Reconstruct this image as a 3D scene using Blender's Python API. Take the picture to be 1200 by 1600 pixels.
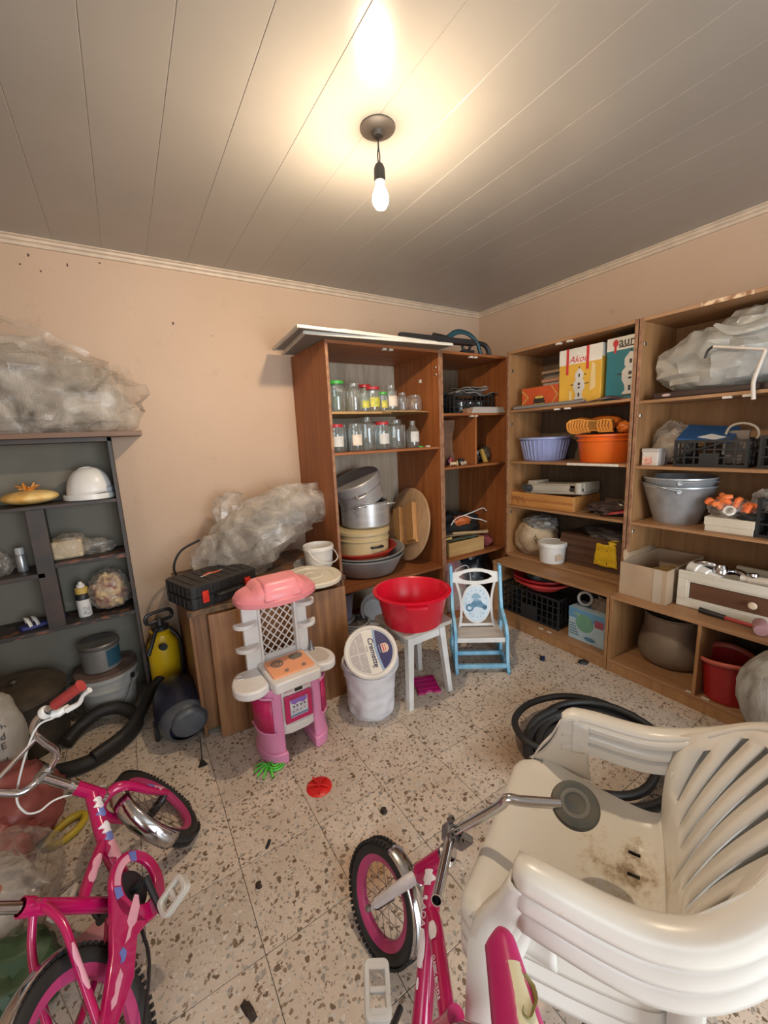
import bpy, math, random
from mathutils import Vector, Matrix, Euler, noise

for o in list(bpy.data.objects): bpy.data.objects.remove(o)
SC = bpy.context.scene
COL = SC.collection
V = Vector
PI = math.pi

# ------------------------------------------------------------------ camera
cam = bpy.data.objects.new('camera', bpy.data.cameras.new('camera'))
COL.objects.link(cam)
cam.location = (-2.98466, -2.92253, 1.5)
cam.rotation_euler = (1.390626, 0.045794, -0.568738)
cam.data.sensor_fit = 'VERTICAL'
cam.data.sensor_height = 36.0
cam.data.lens = 14.255
cam.data.clip_start = 0.01
SC.camera = cam

# ------------------------------------------------------------------ world, daylight, exposure
W = bpy.data.worlds.new('world'); SC.world = W; W.use_nodes = True
bg = W.node_tree.nodes['Background']
bg.inputs[0].default_value = (0.75, 0.86, 1.0, 1); bg.inputs[1].default_value = 0.5
SC.view_settings.view_transform = 'Standard'
SC.view_settings.look = 'None'
SC.view_settings.gamma = 1.0
SC.view_settings.use_curve_mapping = False
SC.view_settings.exposure = 0.17
BULB_STRENGTH = 1480.0
def area(name, loc, rot, sx, sy, power, col):
    l = bpy.data.lights.new(name, 'AREA'); l.shape = 'RECTANGLE'; l.size = sx; l.size_y = sy; l.energy = power; l.color = col
    o = bpy.data.objects.new(name, l); COL.objects.link(o); o.location = loc; o.rotation_euler = rot
    return o
# daylight entering by the wide open doorway in the front wall, behind the photographer
area('doorway_daylight', (-2.0, -5.68, 1.15), (PI/2, 0, 0), 2.1, 2.1, 125.0, (0.84, 0.93, 1.0))
# daylight through the window in the left wall, out of the picture
area('window_daylight', (-4.35, -3.45, 1.55), (PI/2, 0, -PI/2), 1.2, 1.2, 17.0, (0.88, 0.95, 1.0))
SC.cycles.max_bounces = 5
SC.cycles.use_adaptive_sampling = True
SC.cycles.adaptive_threshold = 0.025
SC.cycles.diffuse_bounces = 3
SC.cycles.glossy_bounces = 3
SC.cycles.transparent_max_bounces = 10
SC.cycles.caustics_reflective = False
SC.cycles.caustics_refractive = False
SC.cycles.sample_clamp_indirect = 6.0

# ------------------------------------------------------------------ materials
MATS = {}
def _nodes(name):
    m = bpy.data.materials.new(name); m.use_nodes = True
    nt = m.node_tree; b = nt.nodes['Principled BSDF']
    return m, nt, b
def N(nt, t, **kw):
    n = nt.nodes.new(t)
    for k, v in kw.items():
        if k.startswith('i_'): n.inputs[k[2:].replace('_', ' ')].default_value = v
        else: setattr(n, k, v)
    return n
def L(nt, a, b): nt.links.new(a, b)
def c4(c): return (c[0], c[1], c[2], 1)
def coords(nt, stretch=(1, 1, 1), kind='Object'):
    if kind == 'Position':
        g = N(nt, 'ShaderNodeNewGeometry'); src = g.outputs['Position']
    else:
        g = N(nt, 'ShaderNodeTexCoord'); src = g.outputs[kind]
    mp = N(nt, 'ShaderNodeMapping'); mp.inputs['Scale'].default_value = stretch
    L(nt, src, mp.inputs['Vector']); return mp.outputs['Vector']
def ramp(nt, fac, stops):
    r = N(nt, 'ShaderNodeValToRGB'); e = r.color_ramp.elements
    e[0].position = stops[0][0]; e[0].color = c4(stops[0][1])
    e[1].position = stops[1][0]; e[1].color = c4(stops[1][1])
    for p, c in stops[2:]:
        x = e.new(p); x.color = c4(c)
    L(nt, fac, r.inputs[0]); return r.outputs['Color']
def bump(nt, b, h, strength, dist=0.01):
    bp = N(nt, 'ShaderNodeBump'); bp.inputs['Strength'].default_value = strength; bp.inputs['Distance'].default_value = dist
    L(nt, h, bp.inputs['Height']); L(nt, bp.outputs['Normal'], b.inputs['Normal'])
def pm(name, col, rough=0.5, metal=0.0, col2=None, scale=7.0, lo=0.35, hi=0.7, bmp=0.0, bscale=60.0, stretch=(1, 1, 1), coat=0.0, kind='Object', detail=4.0, sss=0.0):
    """plain surface with a noise-mottled colour"""
    if name in MATS: return MATS[name]
    m, nt, b = _nodes(name)
    if col2 is None: col2 = tuple(x * 0.82 for x in col)
    v = coords(nt, stretch, kind)
    n = N(nt, 'ShaderNodeTexNoise'); n.inputs['Scale'].default_value = scale; n.inputs['Detail'].default_value = detail
    L(nt, v, n.inputs['Vector'])
    L(nt, ramp(nt, n.outputs['Fac'], [(lo, col2), (hi, col)]), b.inputs['Base Color'])
    b.inputs['Roughness'].default_value = rough; b.inputs['Metallic'].default_value = metal
    b.inputs['Coat Weight'].default_value = coat
    if bmp:
        n2 = N(nt, 'ShaderNodeTexNoise'); n2.inputs['Scale'].default_value = bscale; n2.inputs['Detail'].default_value = 3.0
        L(nt, v, n2.inputs['Vector']); bump(nt, b, n2.outputs['Fac'], bmp)
    MATS[name] = m; return m
def wood(name, dark, light, axis='z', scale=5.0, rough=0.5, contrast=(0.3, 0.72), knots=0.0):
    if name in MATS: return MATS[name]
    m, nt, b = _nodes(name)
    st = {'x': (0.35, 6, 6), 'y': (6, 0.35, 6), 'z': (6, 6, 0.35)}[axis]
    v = coords(nt, st)
    n = N(nt, 'ShaderNodeTexNoise'); n.inputs['Scale'].default_value = scale; n.inputs['Detail'].default_value = 6; n.inputs['Roughness'].default_value = 0.6; n.inputs['Distortion'].default_value = 0.6
    L(nt, v, n.inputs['Vector'])
    base = ramp(nt, n.outputs['Fac'], [(contrast[0], dark), (contrast[1], light)])
    v2 = coords(nt, (1, 1, 1)); n2 = N(nt, 'ShaderNodeTexNoise'); n2.inputs['Scale'].default_value = 3.0; n2.inputs['Detail'].default_value = 3
    L(nt, v2, n2.inputs['Vector'])
    mx = N(nt, 'ShaderNodeMix', data_type='RGBA', blend_type='MULTIPLY'); mx.inputs['Factor'].default_value = 0.6
    L(nt, base, mx.inputs[6]); L(nt, ramp(nt, n2.outputs['Fac'], [(0.3, (0.72, 0.68, 0.64)), (0.65, (1, 1, 1))]), mx.inputs[7])
    L(nt, mx.outputs[2], b.inputs['Base Color'])
    b.inputs['Roughness'].default_value = rough
    bump(nt, b, n.outputs['Fac'], 0.12, 0.004)
    MATS[name] = m; return m
def glassy(name, tint, alpha=0.72, rough=0.05):
    """thin glass: transparent with a fresnel-weighted reflection"""
    if name in MATS: return MATS[name]
    m, nt, b = _nodes(name); nt.nodes.remove(b)
    out = nt.nodes['Material Output']
    v = coords(nt); n = N(nt, 'ShaderNodeTexNoise'); n.inputs['Scale'].default_value = 30.0; L(nt, v, n.inputs['Vector'])
    tr = N(nt, 'ShaderNodeBsdfTransparent'); L(nt, ramp(nt, n.outputs['Fac'], [(0.3, tuple(x*0.94 for x in tint)), (0.7, tint)]), tr.inputs[0])
    gl = N(nt, 'ShaderNodeBsdfGlossy'); gl.inputs['Roughness'].default_value = rough; gl.inputs[0].default_value = (0.95, 0.97, 1, 1)
    df = N(nt, 'ShaderNodeBsdfDiffuse'); df.inputs[0].default_value = (0.7, 0.74, 0.72, 1)
    lw = N(nt, 'ShaderNodeLayerWeight'); lw.inputs[0].default_value = 0.45
    ad = N(nt, 'ShaderNodeMath', operation='MULTIPLY_ADD'); ad.inputs[1].default_value = 0.75; ad.inputs[2].default_value = 0.06
    L(nt, lw.outputs['Facing'], ad.inputs[0])
    m1 = N(nt, 'ShaderNodeMixShader'); L(nt, ad.outputs[0], m1.inputs[0]); L(nt, tr.outputs[0], m1.inputs[1]); L(nt, gl.outputs[0], m1.inputs[2])
    m2 = N(nt, 'ShaderNodeMixShader'); m2.inputs[0].default_value = 1 - alpha if alpha < 1 else 0.0
    L(nt, m1.outputs[0], m2.inputs[1]); L(nt, df.outputs[0], m2.inputs[2]); L(nt, m2.outputs[0], out.inputs[0])
    MATS[name] = m; return m
def film(name, col, opacity=0.5, rough=0.25, bubbles=0.0, bsize=90.0, crinkle=0.5, cscale=14.0):
    """plastic film: partly see-through, shiny, creased; bubbles > 0 adds bubble wrap dots"""
    if name in MATS: return MATS[name]
    m, nt, b = _nodes(name); out = nt.nodes['Material Output']
    v = coords(nt)
    n = N(nt, 'ShaderNodeTexNoise'); n.inputs['Scale'].default_value = cscale; n.inputs['Detail'].default_value = 5; n.inputs['Distortion'].default_value = 1.2
    L(nt, v, n.inputs['Vector'])
    rg = N(nt, 'ShaderNodeTexNoise', noise_type='RIDGED_MULTIFRACTAL'); rg.inputs['Scale'].default_value = cscale*0.8; rg.inputs['Detail'].default_value = 3; rg.inputs['Distortion'].default_value = 0.8
    L(nt, v, rg.inputs['Vector'])
    L(nt, ramp(nt, n.outputs['Fac'], [(0.3, tuple(x*0.7 for x in col)), (0.7, col)]), b.inputs['Base Color'])
    b.inputs['Roughness'].default_value = rough; b.inputs['Specular IOR Level'].default_value = 1.0; b.inputs['Coat Weight'].default_value = 0.6; b.inputs['Coat Roughness'].default_value = 0.06
    hm = N(nt, 'ShaderNodeMath', operation='MULTIPLY_ADD'); L(nt, rg.outputs['Fac'], hm.inputs[0]); hm.inputs[1].default_value = 0.55; L(nt, n.outputs['Fac'], hm.inputs[2])
    h = hm.outputs[0]
    if bubbles:
        vo = N(nt, 'ShaderNodeTexVoronoi'); vo.inputs['Scale'].default_value = bsize; vo.inputs['Randomness'].default_value = 0.15
        L(nt, v, vo.inputs['Vector'])
        mr = N(nt, 'ShaderNodeMapRange'); mr.inputs[1].default_value = 0.15; mr.inputs[2].default_value = 0.5; mr.inputs[3].default_value = bubbles; mr.inputs[4].default_value = 0.0
        L(nt, vo.outputs['Distance'], mr.inputs[0])
        ad = N(nt, 'ShaderNodeMath', operation='ADD'); L(nt, h, ad.inputs[0]); L(nt, mr.outputs[0], ad.inputs[1]); h = ad.outputs[0]
    bump(nt, b, h, crinkle, 0.02)
    tl = N(nt, 'ShaderNodeBsdfTranslucent'); tl.inputs[0].default_value = c4(col)
    pt = N(nt, 'ShaderNodeMixShader'); pt.inputs[0].default_value = 0.35; L(nt, b.outputs[0], pt.inputs[1]); L(nt, tl.outputs[0], pt.inputs[2])
    tr = N(nt, 'ShaderNodeBsdfTransparent'); tr.inputs[0].default_value = (0.97, 0.96, 0.95, 1)
    mr2 = N(nt, 'ShaderNodeMapRange'); mr2.inputs[1].default_value = 0.3; mr2.inputs[2].default_value = 0.7; mr2.inputs[3].default_value = max(0, opacity-0.28); mr2.inputs[4].default_value = min(1, opacity+0.28)
    L(nt, n.outputs['Fac'], mr2.inputs[0])
    lw = N(nt, 'ShaderNodeLayerWeight'); lw.inputs[0].default_value = 0.22
    mx = N(nt, 'ShaderNodeMath', operation='MAXIMUM'); L(nt, mr2.outputs[0], mx.inputs[0]); L(nt, lw.outputs['Facing'], mx.inputs[1])
    ms = N(nt, 'ShaderNodeMixShader'); L(nt, mx.outputs[0], ms.inputs[0]); L(nt, tr.outputs[0], ms.inputs[1]); L(nt, pt.outputs[0], ms.inputs[2])
    L(nt, ms.outputs[0], out.inputs[0])
    MATS[name] = m; return m
def terrazzo(name):
    m, nt, b = _nodes(name)
    g = N(nt, 'ShaderNodeNewGeometry'); oi = N(nt, 'ShaderNodeObjectInfo')
    sc = N(nt, 'ShaderNodeVectorMath', operation='SCALE'); sc.inputs['Scale'].default_value = 37.0
    cb = N(nt, 'ShaderNodeCombineXYZ'); L(nt, oi.outputs['Random'], cb.inputs[0]); L(nt, oi.outputs['Random'], cb.inputs[1]); L(nt, cb.outputs[0], sc.inputs[0])
    ad = N(nt, 'ShaderNodeVectorMath', operation='ADD'); L(nt, g.outputs['Position'], ad.inputs[0]); L(nt, sc.outputs[0], ad.inputs[1])
    wn = N(nt, 'ShaderNodeTexNoise'); wn.inputs['Scale'].default_value = 55.0; wn.inputs['Detail'].default_value = 2; L(nt, ad.outputs[0], wn.inputs['Vector'])
    wv = N(nt, 'ShaderNodeMix', data_type='RGBA', blend_type='LINEAR_LIGHT'); wv.inputs['Factor'].default_value = 0.012
    L(nt, ad.outputs[0], wv.inputs[6]); L(nt, wn.outputs['Color'], wv.inputs[7])
    pn = N(nt, 'ShaderNodeTexNoise'); pn.inputs['Scale'].default_value = 5.0; pn.inputs['Detail'].default_value = 5; L(nt, g.outputs['Position'], pn.inputs['Vector'])
    col = ramp(nt, pn.outputs['Fac'], [(0.3, (0.53, 0.44, 0.355)), (0.72, (0.70, 0.60, 0.51))])
    tint = ramp(nt, oi.outputs['Random'], [(0.0, (0.88, 0.87, 0.86)), (1.0, (1.06, 1.03, 1.0))])
    mt = N(nt, 'ShaderNodeMix', data_type='RGBA', blend_type='MULTIPLY'); mt.inputs['Factor'].default_value = 1.0
    L(nt, col, mt.inputs[6]); L(nt, tint, mt.inputs[7]); col = mt.outputs[2]
    def chips(col, scale, thr, pick, stops):
        vo = N(nt, 'ShaderNodeTexVoronoi'); vo.inputs['Scale'].default_value = scale; L(nt, wv.outputs[2], vo.inputs['Vector'])
        sp = N(nt, 'ShaderNodeSeparateColor'); L(nt, vo.outputs['Color'], sp.inputs[0])
        # chip size varies from cell to cell, only some cells hold one
        r1 = N(nt, 'ShaderNodeMath', operation='MULTIPLY'); L(nt, sp.outputs[0], r1.inputs[0]); r1.inputs[1].default_value = thr
        lt = N(nt, 'ShaderNodeMath', operation='LESS_THAN'); L(nt, vo.outputs['Distance'], lt.inputs[0]); L(nt, r1.outputs[0], lt.inputs[1])
        gt = N(nt, 'ShaderNodeMath', operation='GREATER_THAN'); L(nt, sp.outputs[1], gt.inputs[0]); gt.inputs[1].default_value = pick
        mu = N(nt, 'ShaderNodeMath', operation='MULTIPLY'); L(nt, lt.outputs[0], mu.inputs[0]); L(nt, gt.outputs[0], mu.inputs[1])
        cc = ramp(nt, sp.outputs[2], stops)
        mx = N(nt, 'ShaderNodeMix', data_type='RGBA'); L(nt, mu.outputs[0], mx.inputs['Factor']); L(nt, col, mx.inputs[6]); L(nt, cc, mx.inputs[7])
        return mx.outputs[2]
    col = chips(col, 150.0, 0.60, 0.30, [(0.0, (0.30, 0.24, 0.18)), (0.5, (0.68, 0.62, 0.54)), (1.0, (0.40, 0.32, 0.25))])
    col = chips(col, 88.0, 0.66, 0.42, [(0.0, (0.20, 0.14, 0.095)), (0.55, (0.31, 0.23, 0.165)), (0.62, (0.66, 0.62, 0.57)), (1.0, (0.30, 0.27, 0.23))])
    col = chips(col, 60.0, 0.60, 0.66, [(0.0, (0.14, 0.095, 0.06)), (0.6, (0.25, 0.18, 0.12)), (0.68, (0.60, 0.55, 0.49)), (1.0, (0.27, 0.23, 0.19))])
    # rust stain by the parked wheel and under the hose
    def stain(col, cx, cy, r, c, amt):
        d = N(nt, 'ShaderNodeVectorMath', operation='DISTANCE'); d.inputs[1].default_value = (cx, cy, 0); L(nt, g.outputs['Position'], d.inputs[0])
        nn = N(nt, 'ShaderNodeMath', operation='MULTIPLY_ADD'); L(nt, pn.outputs['Fac'], nn.inputs[0]); nn.inputs[1].default_value = r*1.2; nn.inputs[2].default_value = -r*0.6
        sm = N(nt, 'ShaderNodeMath', operation='ADD'); L(nt, d.outputs['Value'], sm.inputs[0]); L(nt, nn.outputs[0], sm.inputs[1])
        mr = N(nt, 'ShaderNodeMapRange'); mr.inputs[1].default_value = r*0.2; mr.inputs[2].default_value = r; mr.inputs[3].default_value = amt; mr.inputs[4].default_value = 0.0
        L(nt, sm.outputs[0], mr.inputs[0])
        mx = N(nt, 'ShaderNodeMix', data_type='RGBA', blend_type='MULTIPLY'); L(nt, mr.outputs[0], mx.inputs['Factor']); L(nt, col, mx.inputs[6]); mx.inputs[7].default_value = c4(c)
        return mx.outputs[2]
    col = stain(col, -2.43, -1.86, 0.17, (0.66, 0.38, 0.15), 0.8)
    col = stain(col, -1.62, -1.80, 0.20, (0.55, 0.38, 0.24), 0.7)
    L(nt, col, b.inputs['Base Color'])
    b.inputs['Roughness'].default_value = 0.42; b.inputs['Specular IOR Level'].default_value = 0.35
    MATS[name] = m; return m

# ------------------------------------------------------------------ mesh builder
def Tr(x=0, y=0, z=0): return Matrix.Translation((x, y, z))
def Rx(a): return Matrix.Rotation(a, 4, 'X')
def Ry(a): return Matrix.Rotation(a, 4, 'Y')
def Rz(a): return Matrix.Rotation(a, 4, 'Z')
def frame(o, x=None, z=None):
    """matrix at o whose local Z points along z (and X near x)"""
    z = V(z).normalized(); x = V(x) if x is not None else (V((1, 0, 0)) if abs(z.x) < 0.9 else V((0, 1, 0)))
    x = (x - z * x.dot(z)).normalized(); y = z.cross(x)
    return Matrix.Translation(V(o)) @ Matrix((x, y, z)).transposed().to_4x4()
def catmull(pts, k=6, closed=False):
    P = [V(p) for p in pts]; n = len(P); out = []
    for i in range(n if closed else n - 1):
        a = P[i-1] if (closed or i > 0) else P[0]*2 - P[1]
        b = P[i]; c = P[(i+1) % n]; d = P[(i+2) % n] if (closed or i + 2 < n) else c*2 - b
        for j in range(k):
            t = j / k
            out.append(0.5*((2*b) + (c-a)*t + (2*a-5*b+4*c-d)*t*t + (3*b-a-3*c+d)*t*t*t))
    if not closed: out.append(P[-1])
    return out
class MB:
    def __init__(s): s.v = []; s.f = []
    def add(s, vs, fs, M=None):
        o = len(s.v)
        for p in vs:
            p = V(p); s.v.append(tuple(M @ p) if M is not None else tuple(p))
        for f in fs: s.f.append([i + o for i in f])
        return s
    def box(s, c, d, M=None):
        x, y, z = c; a, b, e = d[0]/2, d[1]/2, d[2]/2
        vs = [(x-a, y-b, z-e), (x+a, y-b, z-e), (x+a, y+b, z-e), (x-a, y+b, z-e), (x-a, y-b, z+e), (x+a, y-b, z+e), (x+a, y+b, z+e), (x-a, y+b, z+e)]
        return s.add(vs, [(3, 2, 1, 0), (4, 5, 6, 7), (0, 1, 5, 4), (1, 2, 6, 5), (2, 3, 7, 6), (3, 0, 4, 7)], M)
    def bx(s, x0, x1, y0, y1, z0, z1, M=None): return s.box(((x0+x1)/2, (y0+y1)/2, (z0+z1)/2), (x1-x0, y1-y0, z1-z0), M)
    def lathe(s, prof, n=32, M=None, sq=1.0):
        vs = []; fs = []; idx = []
        for r, z in prof:
            if abs(r) < 1e-6: idx.append([len(vs)]); vs.append((0, 0, z))
            else:
                idx.append(list(range(len(vs), len(vs)+n)))
                for i in range(n): a = 2*PI*i/n; vs.append((r*math.cos(a), r*sq*math.sin(a), z))
        for A, B in zip(idx, idx[1:]):
            for i in range(n):
                j = (i+1) % n
                if len(A) == 1 and len(B) == 1: continue
                if len(A) == 1: fs.append((A[0], B[j], B[i]))
                elif len(B) == 1: fs.append((A[i], A[j], B[0]))
                else: fs.append((A[i], A[j], B[j], B[i]))
        return s.add(vs, fs, M)
    def tube(s, pts, r, n=10, closed=False, M=None, k=0, flat=1.0):
        P = catmull(pts, k, closed) if k else [V(p) for p in pts]
        m = len(P); rs = r if isinstance(r, (list, tuple)) else [r]
        def rad(i):
            t = i/(m-1)*(len(rs)-1) if m > 1 else 0; a = int(min(t, len(rs)-1)); b = min(a+1, len(rs)-1); return rs[a]+(rs[b]-rs[a])*(t-a)
        T = []
        for i in range(m):
            a = P[i-1] if (closed or i > 0) else P[i]; b = P[(i+1) % m] if (closed or i+1 < m) else P[i]
            t = (b-a); T.append(t.normalized() if t.length > 1e-9 else V((0, 0, 1)))
        u = T[0].orthogonal().normalized(); vs = []; fs = []
        for i in range(m):
            u = (u - T[i]*u.dot(T[i])); u = u.normalized() if u.length > 1e-9 else T[i].orthogonal().normalized(); w = T[i].cross(u)
            for q in range(n): a = 2*PI*q/n; vs.append(P[i] + (u*math.cos(a) + w*math.sin(a)*flat)*rad(i))
        for i in range(m if closed else m-1):
            j = (i+1) % m
            for q in range(n): q2 = (q+1) % n; fs.append((i*n+q, i*n+q2, j*n+q2, j*n+q))
        if not closed: fs.append(tuple(range(n-1, -1, -1))); fs.append(tuple((m-1)*n+q for q in range(n)))
        return s.add(vs, fs, M)
    def cyl(s, a, b, r, n=16, r2=None): return s.tube([a, b], [r, r if r2 is None else r2], n)
    def prism(s, poly, z0, z1, M=None):
        n = len(poly); vs = [(x, y, z0) for x, y in poly] + [(x, y, z1) for x, y in poly]
        fs = [tuple(range(n-1, -1, -1)), tuple(range(n, 2*n))] + [(i, (i+1) % n, n+(i+1) % n, n+i) for i in range(n)]
        return s.add(vs, fs, M)
    def ringprism(s, outer, inner, z0, z1, M=None):
        n = len(outer); vs = [(x, y, z) for z in (z0, z1) for P in (outer, inner) for x, y in P]; fs = []
        for i in range(n):
            j = (i+1) % n
            fs += [(i, n+i, n+j, j), (2*n+i, 2*n+j, 3*n+j, 3*n+i), (i, j, 2*n+j, 2*n+i), (n+i, 3*n+i, 3*n+j, n+j)]
        return s.add(vs, fs, M)
    def grid(s, nu, nv, fn, M=None, skip=None):
        vs = [fn(i, j) for j in range(nv) for i in range(nu)]
        fs = [(j*nu+i, j*nu+i+1, (j+1)*nu+i+1, (j+1)*nu+i) for j in range(nv-1) for i in range(nu-1) if not (skip and skip(i, j))]
        return s.add(vs, fs, M)
    def torus(s, R, r, M=None, n=40, m=12, flat=1.0):
        vs = []; fs = []
        for i in range(n):
            a = 2*PI*i/n
            for j in range(m):
                b = 2*PI*j/m; q = R + r*math.cos(b); vs.append((q*math.cos(a), q*math.sin(a), r*flat*math.sin(b)))
        for i in range(n):
            for j in range(m): fs.append((i*m+j, ((i+1) % n)*m+j, ((i+1) % n)*m+(j+1) % m, i*m+(j+1) % m))
        return s.add(vs, fs, M)
    def blob(s, c, r, seed=0, amp=0.15, freq=2.0, nu=44, nv=26, flat=0.75, M=None, ridge=0.0, sharp=1.0):
        vs = []; fs = []; off = V((seed*7.31, seed*3.17, seed*1.93))
        for j in range(nv+1):
            th = PI*j/nv
            for i in range(nu):
                ph = 2*PI*i/nu
                d = V((math.sin(th)*math.cos(ph), math.sin(th)*math.sin(ph), math.cos(th)))
                q = d*freq + off
                h = noise.fractal(q, 0.9, 2.1, 3)
                if ridge: h = (1-ridge)*h + ridge*(0.6 - 1.6*abs(noise.noise(q*1.7)))
                k = 1 + amp*h
                e = V((math.copysign(abs(d.x)**sharp, d.x), math.copysign(abs(d.y)**sharp, d.y), math.copysign(abs(d.z)**sharp, d.z)))
                p = V((c[0]+r[0]*e.x*k, c[1]+r[1]*e.y*k, c[2]+r[2]*e.z*k))
                zf = c[2] - r[2]*flat
                if p.z < zf: p.z = zf + 0.0005*noise.noise(q*5)
                vs.append(p)
        for j in range(nv):
            for i in range(nu): fs.append((j*nu+i, (j+1)*nu+i, (j+1)*nu+(i+1) % nu, j*nu+(i+1) % nu))
        return s.add(vs, fs, M)
    def knobs(s, R, M, n, d, off=0.0, rows=(0,)):
        for i in range(n):
            for w in rows:
                s.box((0, 0, 0), d, M @ Rz(2*PI*(i+(off if w else 0))/n) @ Tr(R, 0, w))
        return s
    def build(s, name, mat, parent=None, smooth=True, bevel=0.0, solid=0.0, sub=0, ang=38, off=0.0, seg=2):
        me = bpy.data.meshes.new(name); me.from_pydata([tuple(p) for p in s.v], [], s.f); me.update()
        if smooth:
            me.polygons.foreach_set('use_smooth', [True]*len(me.polygons))
            me.set_sharp_from_angle(angle=math.radians(ang))
        me.materials.append(mat)
        o = bpy.data.objects.new(name, me); COL.objects.link(o)
        if parent is not None: o.parent = parent
        if solid: md = o.modifiers.new('thickness', 'SOLIDIFY'); md.thickness = solid; md.offset = off
        if sub: md = o.modifiers.new('smooth', 'SUBSURF'); md.levels = sub; md.render_levels = sub
        if bevel: md = o.modifiers.new('edges', 'BEVEL'); md.width = bevel; md.segments = seg; md.limit_method = 'ANGLE'; md.angle_limit = math.radians(40)
        return o
def tag(o, label, cat, group=None):
    o['label'] = label; o['category'] = cat
    if group: o['group'] = group
    return o
def struct(o, label=None):
    o['kind'] = 'structure'
    if label: o['label'] = label
    return o
def thing(name, label, cat, loc=(0, 0, 0), rz=0.0, rot=None, group=None):
    o = bpy.data.objects.new(name, None); COL.objects.link(o); o.empty_display_size = 0.05
    o.location = loc; o.rotation_euler = rot if rot is not None else (0, 0, rz)
    return tag(o, label, cat, group)
def share(o, parent, loc=(0, 0, 0), rot=(0, 0, 0)):
    c = o.copy(); COL.objects.link(c); c.parent = parent; c.location = loc; c.rotation_euler = rot; return c
def dup(root, loc, rz, label, group=None):
    r = root.copy(); COL.objects.link(r); r.location = loc; r.rotation_euler = (0, 0, rz); r['label'] = label
    if group: r['group'] = group
    for ch in list(root.children):
        c = ch.copy(); COL.objects.link(c); c.parent = r
        for g in list(ch.children):
            d = g.copy(); COL.objects.link(d); d.parent = c
    return r
def text(name, body, size, mat, parent, M, shear=0.0, depth=0.0004, bold=0.0):
    cu = bpy.data.curves.new(name, 'FONT'); cu.body = body; cu.size = size; cu.align_x = 'CENTER'; cu.align_y = 'CENTER'
    cu.extrude = depth; cu.shear = shear; cu.offset = bold; cu.resolution_u = 3
    t = bpy.data.objects.new(name + '_curve', cu); COL.objects.link(t)
    dg = bpy.context.evaluated_depsgraph_get(); me = bpy.data.meshes.new_from_object(t.evaluated_get(dg))
    bpy.data.objects.remove(t); bpy.data.curves.remove(cu)
    me.transform(M); me.materials.clear(); me.materials.append(mat); me.name = name
    o = bpy.data.objects.new(name, me); COL.objects.link(o); o.parent = parent
    return o
def circle(r, n=24, cx=0, cy=0, sy=1.0): return [(cx+r*math.cos(2*PI*i/n), cy+r*sy*math.sin(2*PI*i/n)) for i in range(n)]
def rrect(w, h, r, k=5, cx=0, cy=0):
    out = []
    for sx, sy, a0 in ((1, 1, 0), (-1, 1, PI/2), (-1, -1, PI), (1, -1, 1.5*PI)):
        for i in range(k+1): a = a0 + PI/2*i/k; out.append((cx+sx*(w/2-r)+r*math.cos(a), cy+sy*(h/2-r)+r*math.sin(a)))
    return out
R = random.Random(7)
# ================================================================== STRUCTURE
paint = None
def wall_paint():
    m, nt, b = _nodes('peach_wall_paint')
    v = coords(nt, kind='Position')
    n = N(nt, 'ShaderNodeTexNoise'); n.inputs['Scale'].default_value = 1.3; n.inputs['Detail'].default_value = 6; L(nt, v, n.inputs['Vector'])
    base = ramp(nt, n.outputs['Fac'], [(0.3, (0.525, 0.37, 0.26)), (0.7, (0.585, 0.425, 0.31))])
    n2 = N(nt, 'ShaderNodeTexNoise'); n2.inputs['Scale'].default_value = 9.0; n2.inputs['Detail'].default_value = 8; n2.inputs['Roughness'].default_value = 0.7; L(nt, v, n2.inputs['Vector'])
    mx = N(nt, 'ShaderNodeMix', data_type='RGBA', blend_type='MULTIPLY'); mx.inputs['Factor'].default_value = 0.35
    L(nt, base, mx.inputs[6]); L(nt, ramp(nt, n2.outputs['Fac'], [(0.28, (0.62, 0.58, 0.55)), (0.42, (1, 1, 1))]), mx.inputs[7])
    L(nt, mx.outputs[2], b.inputs['Base Color']); b.inputs['Roughness'].default_value = 0.75
    n3 = N(nt, 'ShaderNodeTexNoise'); n3.inputs['Scale'].default_value = 30.0; n3.inputs['Detail'].default_value = 4; L(nt, v, n3.inputs['Vector'])
    bump(nt, b, n3.outputs['Fac'], 0.15, 0.01)
    return m
paint = wall_paint()
H = 2.60; XL = -4.30; YF = -5.6
struct(MB().bx(XL, 0.12, 0.0, 0.12, 0, H).build('wall_back', paint, smooth=False), 'peach painted back wall')
struct(MB().bx(0.0, 0.12, YF, 0.0, 0, H).build('wall_right', paint, smooth=False), 'peach painted right wall')
wl = MB(); wl.bx(XL-0.12, XL, YF, 0.12, 0, 0.93); wl.bx(XL-0.12, XL, YF, 0.12, 2.17, H); wl.bx(XL-0.12, XL, YF, -4.07, 0.93, 2.17); wl.bx(XL-0.12, XL, -2.83, 0.12, 0.93, 2.17)
struct(wl.build('wall_left', paint, smooth=False))
wfm = pm('window_frame_paint', (0.6, 0.58, 0.54), 0.5)
struct(MB().bx(XL-0.10, XL+0.01, -4.09, -4.04, 0.91, 2.19).bx(XL-0.10, XL+0.01, -2.86, -2.81, 0.91, 2.19).bx(XL-0.10, XL+0.01, -4.04, -2.86, 2.14, 2.19).bx(XL-0.10, XL+0.01, -4.04, -2.86, 0.91, 0.96).build('window_1', wfm, smooth=False), 'open window in the left wall')
wf = MB(); wf.bx(XL-0.12, -3.1, YF-0.12, YF, 0, H); wf.bx(-0.9, 0.12, YF-0.12, YF, 0, H); wf.bx(-3.1, -0.9, YF-0.12, YF, 2.25, H)
struct(wf.build('wall_front', paint, smooth=False))
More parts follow.
